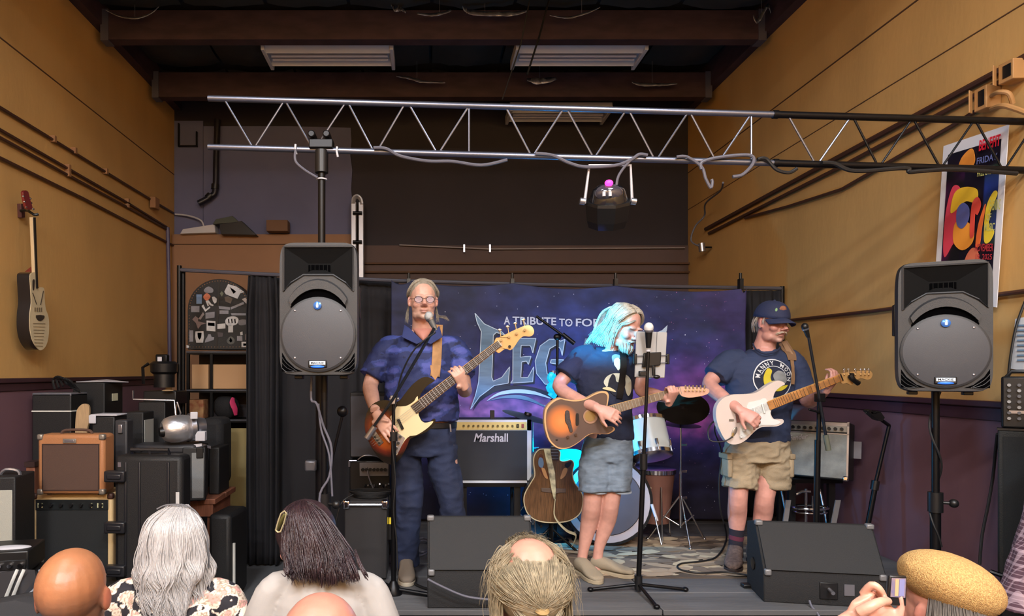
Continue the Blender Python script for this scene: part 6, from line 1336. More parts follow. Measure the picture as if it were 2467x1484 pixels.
part('pickguard',MB().slab([Z4(x,y,-.003) for x,y in catmull([(870,440),(820,510),(760,555),(690,585),(600,590),(560,600),(520,700),(470,740),(520,840),(548,1000),(556,1280),(590,1250),(640,1150),(690,1070),(760,1010),(850,1000),(980,920),(1060,850),(1092,800),(1040,810),(970,822),(920,790),(890,730),(880,690)],2,True)],(0,.003,0)),mat('cream_pickguard',(222,204,160),.35),bg)
part('control_plate',MB().slab([Z4(x,y,-.005) for x,y in ((575,960),(690,1040),(640,1150),(590,1250),(558,1285),(555,1010))],(0,.003,0)),mat('plate_silver',(206,206,216),.2,metal=.8),bg)
for x,y in ((618,1025),(590,1115),(562,1190)): part('knob',MB().cyl(Z4(x,y,-.004),Z4(x,y,-.022),.0085),M_blkp,bg)
for (x0,y0),(x1,y1),w_ in (((590,770),(655,915),.011),((430,880),(480,990),.01)):
    a=Z4(x0,y0,-.008); b=Z4(x1,y1,-.008); part('pickup',MB().tube([a,b],w_,n=6,flat=.6),M_blkp,bg)
brd=part('bridge',MB().slab([Z4(x,y,-.008) for x,y in ((262,930),(382,1105),(318,1160),(196,985))],(0,.008,0)),M_chrome,bg,bevel=.002)
for k in range(4):
    a=Z4(225+k*32,985+k*42,-.014); part('saddle',MB().box(a,(.012,.01,.01)),M_blkp,brd)
def nk(u,v,d=0): # u along neck, v across (-1..1)
    a=V(Z4(810,640,d)); b=at(1204,827,YBG+d-.01)
    t=(b-a); n=V((-t.z,0,t.x)).normalized(); w_=.031*(1-u)+.021*u
    return a+t*u+n*v*w_
part('neck',MB().slab([nk(0,-1,-.006),nk(1,-1,-.006),nk(1,1,-.006),nk(0,1,-.006)],(0,.022,0)),mat('maple_neck',(206,160,100),.35),bg,bevel=.004)
fb=part('fretboard',MB().slab([nk(0,-.9,-.010),nk(1,-.9,-.010),nk(1,.9,-.010),nk(0,.9,-.010)],(0,.005,0)),mat('rosewood',(66,48,38),.45,var=.3,vscale=20),bg)
for k in range(20):
    u=1-(1-2**(-k/12.))*1.36
    if u>0.02: part('fret',MB().cyl(nk(u,-.95,-.0115),nk(u,.95,-.0115),.0016,n=5),M_steel,fb)
for k in range(4): part('string',MB().cyl(nk(-.5,-.55+.37*k,-.016),nk(1.02,-.55+.37*k,-.016),.0008,n=5),mat('string_steel',(150,146,140),.4,metal=.7),bg)
hs=[(500,590),(545,575),(700,500),(820,452),(875,462),(903,505),(895,550),(855,572),(795,568),(750,600),(700,672),(655,715),(610,700),(580,712),(525,745),(478,680)]
hp=lambda x,y,d=0: at(1080+x/4.365,680+y/4.365,YBG-.012+d)
ho=part('headstock',MB().slab([hp(x,y,-.002) for x,y in catmull(hs,3,True)],(0,.014,0)),mat('maple_neck',(206,160,100)),bg,bevel=.003)
for x,y in ((555,607),(638,572),(718,538),(803,500)): part('tuner',MB().cyl(hp(x,y,-.002),hp(x,y,-.018),.0075),M_chrome,ho); part('tuner_key',MB().cyl(hp(x,y-10,.004),hp(x-12,y-95,.004),.004).ell(hp(x-14,y-105,.004),(.012,.004,.01)),M_chrome,ho)
part('string_tree',MB().cyl(hp(645,675,-.002),hp(645,675,-.014),.008),M_blkp,ho)
part('nut',MB().cyl(nk(1.0,-1,-.012),nk(1.0,1,-.012),.003,n=6),mat('bone',(216,206,180),.4),bg)
stp=MB(); band_on(stp,bv,[(1056,782),(1054,810),(1052,850),(1050,880),(1047,906)],Y0,11,.012)
sto=solo('guitar_strap',stp,mat('tan_leather',(178,132,84),.55,var=.2,vscale=30),'wide tan leather strap over the bass player shoulder','strap')
part('strap_end',MB().slab([at(x,y,YBG-.012) for x,y in ((1036,880),(1060,880),(1058,900),(1049,916),(1040,905))],(0,.006,0)),mat('tan_leather',(196,144,84)),sto)
# ---------------- MIDDLE PLAYER ----------------
Y0=4.12; s0=F/Y0
mid_p=thing('person','long-haired bearded man in dark tee and denim shorts looking down, lit cyan','person',(p_(1450,0).x,Y0,ST),'band members')
Rh=basis((.5,-.78,-.42),(.16,-.1,1)); hc=p_(1505,786,-.07); kh=1.08
mb=MB(); head_prims(mb,hc,Rh,kh,neck=p_(1470,838,.0),nr=.054)
mb.loft([(p_(1465,1080),V((.135,0,0)),V((0,.1,0))),(p_(1460,1000),V((.14,0,0)),V((0,.1,0))),(p_(1455,900),V((.15,0,0)),V((0,.1,0))),(p_(1460,855),V((.12,0,0)),V((0,.07,0))),(p_(1468,840),V((.05,0,0)),V((0,.05,0)))],n=24,smooth=3)
limb(mb,[p_(1408,858,.02),p_(1375,895,.0),p_(1347,930,-.03),p_(1385,960,-.16),p_(1438,982,-.3)],[.052,.046,.043,.041,.029])
limb(mb,[p_(1528,862,.02),p_(1540,900,.0),p_(1545,940,-.04),p_(1575,950,-.16),p_(1612,960,-.3)],[.05,.044,.04,.037,.027])
for a,b,c,d in (((1438,1080),(1427,1205),(1420,1255),(1402,1352)),((1488,1080),(1472,1200),(1462,1255),(1440,1345))):
    limb(mb,[p_(*a),p_(*b,-.03),p_(*c,.015),p_(d[0]+4,d[1]-30,.02),p_(*d,.02),p_(d[0]-1,d[1]+26,.02)],[.065,.056,.054,.033,.032,.036],n=18)
hand(mb,p_(1440,984,-.31),p_(1475,1000,-.36)-p_(1438,984,-.31),(.1,1,-.25),curls=(.5,.55,.6,.6),k=1.02,sg=-1)
hand(mb,p_(1612,972,-.28),p_(1622,945,-.33)-p_(1612,968,-.29),(-.4,1,.2),curls=(1.15,1.2,1.2,1.15),k=.95,sg=1,thumb=(.0,.5,.9))
make_body(mid_p,mb,1,.0048,(200,150,136),hc,Rh,kh,grey=(190,186,182))
mb=MB()
mb.loft([(p_(1472,1058),X_(54),Yd_(.115)),(p_(1466,1010),X_(57),Yd_(.12)),(p_(1458,950),X_(66),Yd_(.12)),(p_(1456,890),X_(74),Yd_(.12)),(p_(1462,856,.01),X_(66),Yd_(.095)),(p_(1468,838,.015),X_(34),Yd_(.065))],n=30,smooth=3)
limb(mb,[p_(1430,856,.015),p_(1403,862,.01),p_(1380,885,.0),p_(1362,906,-.015)],[.07,.074,.076,.078],n=18)
limb(mb,[p_(1505,858,.015),p_(1528,866,.01),p_(1540,888,.0),p_(1548,906,-.02)],[.06,.062,.06,.06],n=18)
sh2=cloth(mid_p,mb,.0075,'shirt',M_navy2,.009,7,(1,1,.7),seed=4,amp2=.003); bv=bvh_of(sh2)
# pale figure print on the shirt
PR=lambda x,y:(1400+x/6.183,700+y/6.183)
pr1=mat('shirt_ink_pale',(196,200,186),.8); pr2=mat('shirt_ink_dark',(24,28,44),.85)
print_on(mid_p,bv,[PR(*q) for q in ((430,1010),(480,990),(515,1040),(510,1130),(470,1190),(440,1150),(415,1100))],Y0,pr1,o=.004,k=2)
print_on(mid_p,bv,[PR(*q) for q in ((395,990),(440,955),(510,965),(520,1010),(470,1000),(425,1030),(400,1080))],Y0,mat('shirt_ink_grey',(112,120,140),.8),o=.006,k=2)
print_on(mid_p,bv,[PR(*q) for q in ((260,1360),(300,1280),(370,1240),(440,1230),(560,1240),(650,1290),(690,1360),(690,1480),(640,1560),(600,1520),(560,1400),(480,1380),(400,1400),(330,1400),(300,1430))],Y0,pr1,o=.004,k=2)
print_on(mid_p,bv,[PR(*q) for q in ((370,1250),(420,1270),(440,1350),(500,1350),(540,1250),(580,1300),(570,1440),(440,1560),(340,1480),(320,1380))],Y0,pr2,o=.0065,k=2)
print_on(mid_p,bv,[PR(*q) for q in ((430,1260),(470,1340),(500,1250))],Y0,pr1,o=.008)
print_on(mid_p,bv,[PR(*q) for q in ((250,1440),(330,1430),(420,1480),(420,1500),(330,1480),(250,1460))],Y0,mat('shirt_ink_cream',(210,200,160),.8),o=.008,k=2)
mb=MB()
mb.loft([(p_(1468,1048),X_(56),Yd_(.115)),(p_(1464,1085),X_(62),Yd_(.12)),(p_(1462,1110),X_(60),Yd_(.12))],n=26,smooth=2)
limb(mb,[p_(1440,1095),p_(1434,1130,-.02),p_(1433,1184,-.03)],[.1,.1,.1],n=20); limb(mb,[p_(1486,1095),p_(1484,1130,-.02),p_(1484,1182,-.03)],[.095,.097,.095],n=20)
cloth(mid_p,mb,.0075,'denim_shorts',M_ltdenim,.009,8,(1,1,1.2),seed=8,amp2=.004)
for x0,x1 in ((1408,1462),(1464,1520)): part('frayed_hem',MB().loft([(p_((x0+x1)/2,1180,-.008),X_((x1-x0)/2-1),Yd_(.1)),(p_((x0+x1)/2,1184,-.008),X_((x1-x0)/2),Yd_(.1))],n=28),mat('pale_hem',(156,170,184),.9),mid_p)
shoe(mid_p,V((p_(1402,0).x-.015,4.15,ST+.006)),V((p_(1410,0).x+.03,3.9,ST)),.1,.075,mat('olive_slip_on',(148,136,116),.85,bump=.2,bscale=300),mat('tan_sole',(160,146,122),.7))
shoe(mid_p,V((p_(1430,0).x,4.17,ST+.006)),V((p_(1502,0).x+.03,4.02,ST+.006)),.1,.075,mat('olive_slip_on',(148,136,116)),mat('tan_sole',(160,146,122)))
mb=MB(); H=lambda x,y,z: hc+Rh@(V((x,y,z))*kh)
mb.ell(H(0,-.03,.032),(.088*kh,.102*kh,.094*kh),Rh,nu=24,nv=16)
SF=scalpf(hc,Rh,kh); g=[]
for i in range(26):
    u=i/25
    for s_ in (-1,1):
        q0=.75-1.45*u
        end=H(s_*(.092-.03*max(0,u-.5)),.03-.17*u,-.118-.02*u-.015*math.sin(i*1.9))
        g.append([SF((s_*.02,q0,.85),-.004),SF((s_*.4,q0*.95,.75),.012),SF((s_*.9,q0*.75,.3),.018),SF((s_*1.0,q0*.55-.05,-.25),.02),end])
strands(mb,g,16,.0032,.005,.005)
for i in range(16):
    a=-1.1+2.2*i/15; x=math.sin(a)*.08
    strands(mb,[[SF((x*6,-.5,.75),.006),H(x,-.12,.04),H(x*1.1,-.13,-.04),H(x*1.1,-.12,-.11),H(x*1.15,-.14,-.16+.01*math.sin(i*2))]],14,.003,.006,.007)
mb2=MB(); strands(mb,[[SF((.25,.95,.35),.004),SF((.6,.85,.1),.012),SF((.9,.55,-.2),.014),H(.09,.03,-.08)]],10,.0022,.006,.004)
part('hair',mb,mat('silver_hair',(196,190,178),.55,var=.35,vscale=30,bump=.4,bscale=150),mid_p,smooth=True)
mb=MB(); g=[]
for i in range(16):
    a=-1.3+2.6*i/15; g.append([H(math.sin(a)*.052,.04+.045*math.cos(a),-.075),H(math.sin(a)*.05,.045+.055*math.cos(a),-.1),H(math.sin(a)*.03,.05+.045*math.cos(a),-.128)])
strands(mb,g,7,.0026,.004)
strands(mb,[[H(0,.106,-.052),H(s*.018,.1,-.056),H(s*.034,.088,-.068)] for s in (-1,1)],10,.0022,.003)
part('beard',mb,mat('grey_beard',(196,190,184),.7),mid_p,smooth=True)
# acoustic-electric guitar
YMG=3.86
def Z5(x,y,d=0): return at(1290+x/7.0667,900+y/7.0667,YMG+d)
mg=thing('acoustic_guitar','brown sunburst cutaway guitar with pale edge played by the long-haired man','guitar',Z5(600,800))
mo=[(1215,600),(1250,400),(1235,330),(1190,300),(1100,305),(1000,345),(900,400),(780,440),(640,450),(500,430),(410,410),(310,450),(210,540),(160,640),(150,800),(170,960),(220,1120),(300,1220),(390,1275),(520,1280),(650,1230),(780,1140),(880,1060),(980,1020),(1100,1025),(1230,1030),(1320,990),(1355,950),(1330,912),(1240,905),(1160,870),(1110,790),(1120,730),(1180,700)]
mo=catmull(mo,3,True)
part('body',MB().slab([Z5(x,y) for x,y in mo],(0,.05,0)),mat('pale_maple_edge',(206,164,118),.35),mg,bevel=.004)
mburst=mat('brown_burst',(206,120,60),.3,coat=.4)
c_=Z5(450,810); burst_nodes(mburst,c_.x,c_.z,.1,.1,0,[(0,(226,140,80)),(.55,(206,120,66)),(.95,(116,82,68)),(1.3,(92,74,68))])
gx_,gy_=640,820
part('top',MB().slab([Z5(gx_+(x-gx_)*.95+6,gy_+(y-gy_)*.945+3,-.003) for x,y in mo],(0,.003,0)),mburst,mg)
part('rosette',MB().lathe(Z5(935,730,-.005),(0,-1,0),[(.042,0),(.042,.002)],30),mat('rosette_wood',(160,122,98),.5),mg)
part('sound_hole',MB().lathe(Z5(928,725,-.008),(0,-1,0),[(.0315,0),(.0315,.001)],28),mat('lit_inside_wood',(150,116,62),.6),mg)  # lit wood inside the hole, painted as a flat disc colour
part('bridge',MB().slab([Z5(x,y,-.01) for x,y in catmull([(512,640),(575,636),(590,760),(610,850),(636,985),(588,996),(550,880),(515,830),(505,760)],2,True)],(0,.01,0)),mat('speckled_bridge',(72,62,60),.6,var=.5,vscale=120),mg,bevel=.002)
part('pickup',MB().slab([Z5(x,y,-.008) for x,y in catmull([(690,700),(715,675),(738,700),(738,860),(715,882),(688,870)],2,True)],(0,.008,0)),M_blkp,mg)
for x,y in ((552,1078),(690,1040)): part('knob',MB().cyl(Z5(x,y,-.003),Z5(x,y,-.02),.0075),mat('amber_knob',(60,32,24),.3),mg)
part('jack_slot',MB().box(Z5(362,1128,-.004),(.012,.006,.007)),M_blkp,mg)
def nk2(u,v,d=0):
    a=V(Z5(1160,660,d)); b=at(1640,940,YMG+d-.03); t=(b-a); n=V((-t.z,0,t.x)).normalized(); return a+t*u+n*v*(.027*(1-u)+.021*u)
part('neck',MB().slab([nk2(0,-1,-.006),nk2(1,-1,-.006),nk2(1,1,-.006),nk2(0,1,-.006)],(0,.02,0)),mat('maple_neck',(206,160,100)),mg,bevel=.004)
fb=part('fretboard',MB().slab([nk2(0,-.92,-.01),nk2(1,-.92,-.01),nk2(1,.92,-.01),nk2(0,.92,-.01)],(0,.005,0)),mat('worn_fretboard',(132,112,92),.5,var=.3,vscale=40),mg)
for k in range(21):
    u=1-(1-2**(-k/12.))*1.33
    if u>.0: part('fret',MB().cyl(nk2(u,-.95,-.0115),nk2(u,.95,-.0115),.0017,n=5),mat('bright_fret',(220,212,196),.3,metal=.5),fb)
ho=part('headstock',MB().slab([at(x,y,YMG-.04) for x,y in catmull([(1636,934),(1650,931),(1692,934),(1708,938),(1706,948),(1690,954),(1660,958),(1640,952)],3,True)],(0,.014,0)),mat('pinkish_maple',(204,160,136),.4),mg,bevel=.003)
for k in range(6): part('tuner',MB().cyl(at(1652+k*9,936,YMG-.04),at(1651+k*9,928,YMG-.04),.006).cyl(at(1652+k*9,940,YMG-.042),at(1652+k*9,940,YMG-.055),.005),M_chrome,ho)
stp=MB(); band_on(stp,bv,[(1493,842),(1489,880),(1484,920),(1478,958)],Y0,8,.012)
solo('guitar_strap',stp,M_blkp,'black strap down the chest of the long-haired player','strap')
# ---------------- RIGHT PLAYER ----------------
Y0=4.3; s0=F/Y0
rp=thing('person','man in navy cap, navy logo tee and khaki cargo shorts playing the white guitar','person',(p_(1820,0).x,Y0,ST),'band members')
Rh=basis((.22,-1,-.16),(.08,0,1)); hc=p_(1862,776,-.04); kh=1.07
mb=MB(); head_prims(mb,hc,Rh,kh,neck=p_(1840,842,.02),nr=.058)
mb.loft([(p_(1825,1080),V((.16,0,0)),V((0,.11,0))),(p_(1828,980),V((.17,0,0)),V((0,.12,0))),(p_(1832,900),V((.18,0,0)),V((0,.115,0))),(p_(1836,862),V((.14,0,0)),V((0,.08,0))),(p_(1840,840),V((.06,0,0)),V((0,.055,0)))],n=24,smooth=3)
limb(mb,[p_(1768,872,.02),p_(1735,895,.0),p_(1710,925,-.03),p_(1738,955,-.18),p_(1780,986,-.33)],[.056,.05,.047,.044,.03])
limb(mb,[p_(1905,872,.02),p_(1932,920,.0),p_(1946,966,-.04),p_(1968,955,-.16),p_(1990,938,-.28)],[.056,.05,.045,.041,.03])
for a,b,c,d in (((1785,1090),(1778,1195),(1776,1240),(1772,1320)),((1862,1090),(1843,1195),(1838,1240),(1824,1320))):
    limb(mb,[p_(*a),p_(*b,-.03),p_(*c,.015),p_(d[0]+2,d[1]-25,.02),p_(*d,.02),p_(d[0],d[1]+26,.02)],[.07,.058,.058,.038,.036,.04],n=18)
hand(mb,p_(1782,988,-.34),p_(1812,1006,-.39)-p_(1782,988,-.34),(.1,1,-.25),curls=(.7,.8,.85,.85),k=1.05,sg=-1)
hand(mb,p_(1990,940,-.28),p_(2008,915,-.31)-p_(1990,940,-.28),(-.4,1,.25),curls=(.8,.85,.85,.8),k=1.04,sg=1,thumb=(.35,.5,.8))
make_body(rp,mb,1,.0048,(204,150,138),hc,Rh,kh,grey=(176,160,146))
mb=MB()
mb.loft([(p_(1825,1062),X_(74),Yd_(.135)),(p_(1826,1010),X_(74),Yd_(.14)),(p_(1830,950),X_(78),Yd_(.14)),(p_(1834,895),X_(84),Yd_(.13)),(p_(1838,862,.01),X_(76),Yd_(.1)),(p_(1841,842,.02),X_(36),Yd_(.07))],n=30,smooth=3)
limb(mb,[p_(1788,864,.015),p_(1760,872,.01),p_(1738,892,.0),p_(1722,908,-.01)],[.075,.08,.082,.086],n=18)
limb(mb,[p_(1885,864,.015),p_(1908,876,.01),p_(1928,920,.0),p_(1940,958,-.03)],[.075,.078,.075,.075],n=18)
sh3=cloth(rp,mb,.0075,'shirt',M_navy,.009,7,(1,1,.7),seed=12,amp2=.003); bv=bvh_of(sh3)
part('neckband',MB().tube([p_(1814,828,-.01),p_(1822,842,-.07),p_(1842,852,-.115),p_(1868,848,-.11),p_(1880,836,-.05)],.005,smooth=5),mat('navy_band',(32,40,66),.85),rp)
# round logo: ring of lettering, yellow crescent
ring=[(1839+46*math.cos(t),912+46*math.sin(t)) for t in [2*PI*i/40 for i in range(40)]]
M_ink=mat('white_ink',(206,210,216),.8)
print_on(rp,bv,ring,Y0,mat('logo_dark_disc',(28,34,56),.85),o=.004)
for i in range(36):
    a=2*PI*i/36; b=a+2*PI/36+.01
    for r0,r1 in ((44,46.5),(29,30.5)):
        if r0==29 and not(-PI*.9<((a+PI)%(2*PI)-PI)<.1): continue
        print_on(rp,bv,[(1839+r1*math.cos(a),912+r1*math.sin(a)),(1839+r1*math.cos(b),912+r1*math.sin(b)),(1839+r0*math.cos(b),912+r0*math.sin(b)),(1839+r0*math.cos(a),912+r0*math.sin(a))],Y0,M_ink,'logo_ring',.006)
for i,chh in enumerate('MANNY MOON'):
    if chh==' ': continue
    a=PI*1.06+PI*.95*i/9; 
    vs,fs=textmesh(chh,.02); pts=[]; lm=MB(); ok=True
    for u,v in vs:
        r=32+10*v; aa=a+(u-.5)*.23; w0=at(1839+r*math.cos(aa),912+r*math.sin(aa),Y0); h=proj(bv,w0.x,w0.z,.008)
        if h is None: ok=False; break
        pts.append(h)
    if ok: lm.add(pts,fs); part('logo_letter',lm,M_ink,rp,smooth=False)
print_on(rp,bv,[(1824,888),(1815,905),(1815,925),(1826,938),(1848,941),(1866,934),(1872,926),(1850,930),(1834,922),(1829,908),(1834,892)],Y0,mat('yellow_ink',(196,180,44),.8),'crescent_print',.009,k=2)
print_on(rp,bv,[(1836,902),(1848,893),(1862,898),(1870,912),(1866,922),(1850,924),(1838,916)],Y0,mat('grey_ink',(130,134,136),.8),'shirt_print',.009,k=2)
mb=MB()
mb.loft([(p_(1824,1056),X_(73),Yd_(.135)),(p_(1823,1085),X_(77),Yd_(.14)),(p_(1822,1110),X_(75),Yd_(.14))],n=26,smooth=2)
limb(mb,[p_(1787,1090),p_(1785,1130),p_(1782,1176,-.01)],[.11,.108,.106],n=20); limb(mb,[p_(1860,1090),p_(1862,1130),p_(1862,1176,0)],[.11,.108,.105],n=20)
so=cloth(rp,mb,.0075,'cargo_shorts',M_khaki,.01,8,(1,1,2.4),seed=18,amp2=.005)
part('pocket',MB().box(p_(1750,1125,-.03),(.03,.12,.12)),mat('khaki_cotton',(168,152,126)),rp,bevel=.01); part('pocket_flap',MB().box(p_(1748,1098,-.03),(.035,.13,.035)),mat('khaki_flap',(150,134,108),.85),rp,bevel=.006)
part('pocket',MB().box(p_(1897,1125,-.03),(.03,.12,.12)),mat('khaki_cotton',(168,152,126)),rp,bevel=.01); part('pocket_flap',MB().box(p_(1898,1098,-.03),(.035,.13,.035)),mat('khaki_flap',(150,134,108)),rp,bevel=.006)
for d in ((1775,1772),(1834,1824)):
    so_=part('sock',MB().tube([p_(d[0],1274,.018),p_(d[1]+1,1300,.02),p_(d[1],1340,.02)],[.047,.043,.048],n=20,smooth=3),mat('dark_sock',(34,30,42),.9),rp)
    part('sock_stripe',MB().tube([p_(d[0]-.5,1290,.019),p_(d[1]+1,1300,.02)],[.0462,.0445],n=20),mat('maroon_stripe',(96,40,58),.9),so_)
shoe(rp,V((p_(1776,0).x+.02,4.36,ST+.006)),V((p_(1752,0).x-.05,4.12,ST+.006)),.105,.11,mat('brown_shoe',(108,90,84),.8,var=.4,vscale=60,bump=.3,bscale=150),mat('dark_sole',(44,32,30),.6))
shoe(rp,V((p_(1826,0).x,4.38,ST+.006)),V((p_(1822,0).x-.03,4.14,ST+.006)),.1,.11,mat('brown_shoe',(108,90,84)),mat('dark_sole',(44,32,30)))
# cap
H=lambda x,y,z: hc+Rh@(V((x,y,z))*kh)
cp=MB(); secs=[]
for f in range(9):
    ph=f/8*PI/2; secs.append((H(0,-.018,.022+.106*math.sin(ph)),Rh@V((.0915*kh*math.cos(ph)**.8+.001,0,0)),Rh@V((0,.1125*kh*math.cos(ph)**.8+.001,0))))
cp.loft(secs,n=28); M_cap=mat('navy_cap',(38,46,78),.8,bump=.2,bscale=200)
cpo=part('cap',cp,M_cap,rp,smooth=True)
vz=[]; nx=12
mbv=MB(); 
for lay in (0,-.006):
    for i in range(nx+1):
        t=-1+2*i/nx; x=t*.08; y0_=-.022+.106*math.sqrt(max(0,1-(x/.0915)**2)); 
        for j in range(5):
            y=y0_+(.075*math.sqrt(max(.0,1-t*t*.8)))*j/4; z=.034-.022*(abs(t)**2)-.022*(j/4)+lay
            mbv.add([H(x,y,z)],[])
n5=5
for l in (0,1):
    o_=l*(nx+1)*n5
    for i in range(nx):
        for j in range(4): mbv.f.append((o_+i*n5+j,o_+i*n5+j+1,o_+(i+1)*n5+j+1,o_+(i+1)*n5+j))
for i in range(nx): mbv.f.append((i*n5+4,(i+1)*n5+4,(nx+1)*n5+(i+1)*n5+4,(nx+1)*n5+i*n5+4))
for i in (0,nx):
    for j in range(4): mbv.f.append((i*n5+j,i*n5+j+1,(nx+1)*n5+i*n5+j+1,(nx+1)*n5+i*n5+j))
part('visor',mbv,M_cap,cpo,smooth=True)
part('cap_emblem',MB().ell(H(.008,.071,.082),(.026,.012,.022),Rh,nu=10,nv=6),mat('orange_emblem',(170,112,84),.8,var=.4,vscale=60),cpo); part('cap_emblem',MB().ell(H(.044,.062,.066),(.01,.009,.02),Rh,nu=8,nv=6),mat('green_emblem',(140,180,130),.8),cpo)
part('cap_button',MB().ell(H(0,-.018,.127),.008),M_cap,cpo)
mb=MB(); g=[[H(s*.08,-.03,.03),H(s*.083,-.04,.005),H(s*.079,-.055,-.03)] for s in (-1,1)]+[[H(s*.05,-.1,.03),H(s*.05,-.105,-.02),H(s*.04,-.095,-.07)] for s in (-1,-.4,.4,1)]
strands(mb,g,16,.003,.007); strands(mb,[[H(s*.08,.02,.02),H(s*.082,.018,-.0),H(s*.078,.016,-.02)] for s in (-1,1)],14,.0022,.005)
part('hair',mb,mat('short_grey_hair',(176,162,150),.7),rp,smooth=True)
mb=MB(); strands(mb,[[H(0,.109,-.05),H(s*.015,.105,-.053),H(s*.03,.092,-.062),H(s*.036,.085,-.07)] for s in (-1,1)],18,.0024,.0028)
part('moustache',mb,mat('grey_moustache',(186,170,152),.7),rp,smooth=True)
part('earring',MB().ell(H(.082,.0,-.04),.005),M_chrome,rp)
# forearm tattoo
tat=MB().tube([p_(1720,936,-.058),p_(1733,948,-.1),p_(1747,960,-.135)],[.03,.046,.036],n=16,smooth=3)
# white guitar
YRG=4.0
def Z6(x,y,d=0): return at(1700+x/6.017,880+y/6.017,YRG+d)
wg=thing('electric_guitar','off-white electric guitar with white pickguard and maple neck held by the capped man','guitar',Z6(600,700))
wo=[(1150,275),(1120,240),(1060,222),(1000,235),(900,290),(800,360),(700,405),(560,418),(400,425),(270,470),(180,560),(150,680),(165,820),(215,960),(290,1090),(370,1145),(480,1140),(590,1080),(690,980),(790,905),(900,890),(1030,885),(1110,850),(1135,815),(1110,780),(1040,785),(980,770),(945,700),(955,640),(985,450),(1020,370),(1090,310)]
wo=catmull(wo,3,True)
part('body',MB().slab([Z6(x,y) for x,y in wo],(0,.044,0)),mat('aged_white_gloss',(216,202,194),.25,coat=.5),wg,bevel=.008,seg=3)
part('pickguard',MB().slab([Z6(x,y,-.003) for x,y in catmull([(870,480),(800,500),(700,525),(620,545),(600,640),(640,740),(560,800),(520,850),(500,960),(495,1060),(530,1065),(640,990),(760,890),(860,865),(1000,870),(1090,830),(1040,795),(960,775),(935,700),(940,600)],2,True)],(0,.003,0)),mat('white_pickguard',(222,226,224),.3),wg)
for x,y in ((578,838),(562,940),(520,1036)): part('knob',MB().cyl(Z6(x,y,-.004),Z6(x,y,-.018),.0095,.0075),mat('white_knob',(206,208,210),.35),wg)
for (x0,y0),(x1,y1) in (((820,560),(855,690)),((700,620),(722,750)),((590,640),(610,790))): part('pickup',MB().tube([Z6(x0,y0,-.007),Z6(x1,y1,-.007)],.009,n=6,flat=.7),mat('white_pickguard',(222,226,224)),wg)
part('jack_plate',MB().ell(Z6(418,960,-.003),(.014,.004,.03),Matrix.Rotation(.4,3,'Y')),M_nick,wg); part('jack_plug',MB().cyl(Z6(400,990,-.004),Z6(385,1040,-.025),.006),mat('gold_plug',(200,170,110),.3,metal=.8),wg)
part('bridge',MB().slab([Z6(x,y,-.008) for x,y in ((430,700),(500,690),(520,820),(450,830))],(0,.008,0)),M_chrome,wg); part('vibrato_slot',MB().box(Z6(375,795,-.003),(.028,.004,.012)),M_nick,wg)
def nk3(u,v,d=0):
    a=V(Z6(915,590,d)); b=at(2023,911,YRG+d-.03); t=(b-a); n=V((-t.z,0,t.x)).normalized(); return a+t*u+n*v*(.028*(1-u)+.021*u)
part('neck',MB().slab([nk3(0,-1,-.005),nk3(1.04,-1,-.005),nk3(1.04,1,-.005),nk3(0,1,-.005)],(0,.02,0)),mat('maple_neck',(206,160,100)),wg,bevel=.004)
fb=part('fretboard',MB().slab([nk3(0,-.92,-.01),nk3(1.02,-.92,-.01),nk3(1.02,.92,-.01),nk3(0,.92,-.01)],(0,.006,0)),mat('worn_maple_board',(206,142,74),.4,var=.25,vscale=25),wg)
for k in range(21):
    u=1-(1-2**(-k/12.))*1.34
    if u>.0: part('fret',MB().cyl(nk3(u,-.95,-.0115),nk3(u,.95,-.0115),.0013,n=5),mat('dull_fret',(150,120,84),.4,metal=.5),fb)
for k in range(6): part('string',MB().cyl(nk3(-.52,-.7+.28*k,-.014),nk3(1.02,-.6+.24*k,-.014),.0006,n=4),M_steel,wg)
hq=lambda x,y,d=0: at(1700+x/6.017,880+y/6.017,YRG-.035+d)
ho=part('headstock',MB().slab([hq(x,y) for x,y in catmull([(1960,150),(1990,115),(2080,100),(2200,85),(2330,78),(2390,85),(2420,130),(2400,185),(2350,208),(2290,195),(2230,190),(2170,220),(2130,275),(2090,280),(2040,255),(1975,262)],3,True)],(0,.014,0)),mat('maple_neck',(206,160,100)),wg,bevel=.003)
for x in (2010,2075,2170,2250,2310,2365): part('tuner',MB().cyl(hq(x,110),hq(x,66),.005).ell(hq(x,62),(.009,.005,.008)).cyl(hq(x,128,0),hq(x,128,-.016),.004),M_chrome,ho)
part('nut',MB().cyl(nk3(1.03,-1,-.012),nk3(1.03,1,-.012),.0035,n=6),M_blkp,wg)
cpo2=solo('guitar_capo',MB().tube([hq(2100,150,-.02),hq(2125,195,-.025),hq(2160,225,-.025),hq(2215,262,-.02)],[.018,.016,.014,.016],n=8,smooth=3).tube([hq(2090,140,-.02),hq(2140,140,-.02)],.012,n=8),M_blkp,'black clamp tuner fixed to the white guitar headstock','tuner')
stp=MB(); band_on(stp,bv,[(1887,822),(1893,850),(1892,872),(1889,892),(1887,925)],Y0,5,.012); stp2=MB(); band_on(stp2,bv,[(1886,824),(1893,845),(1893,868)],Y0,11,.01)
so_=solo('guitar_strap',stp,mat('brown_strap',(142,110,80),.6),'narrow brown strap over the capped player shoulder','strap'); part('strap_pad',stp2,mat('brown_strap_pad',(120,90,64),.6),so_)
solo('guitar_cable',MB().tube([Z6(385,1040,-.03),Z6(300,1090,-.03),Z6(180,1110,-.02),Z6(60,1080,.0),Z6(35,950,.02),Z6(80,850,.05),Z6(150,810,.08),at(1722,1040,4.2),at(1738,1090,4.3),at(1732,1160,4.3),at(1735,1225,4.3),at(1745,1262,4.38)],.0045,smooth=5),M_cable,'thin black guitar cable looping left of the white guitar','cable')
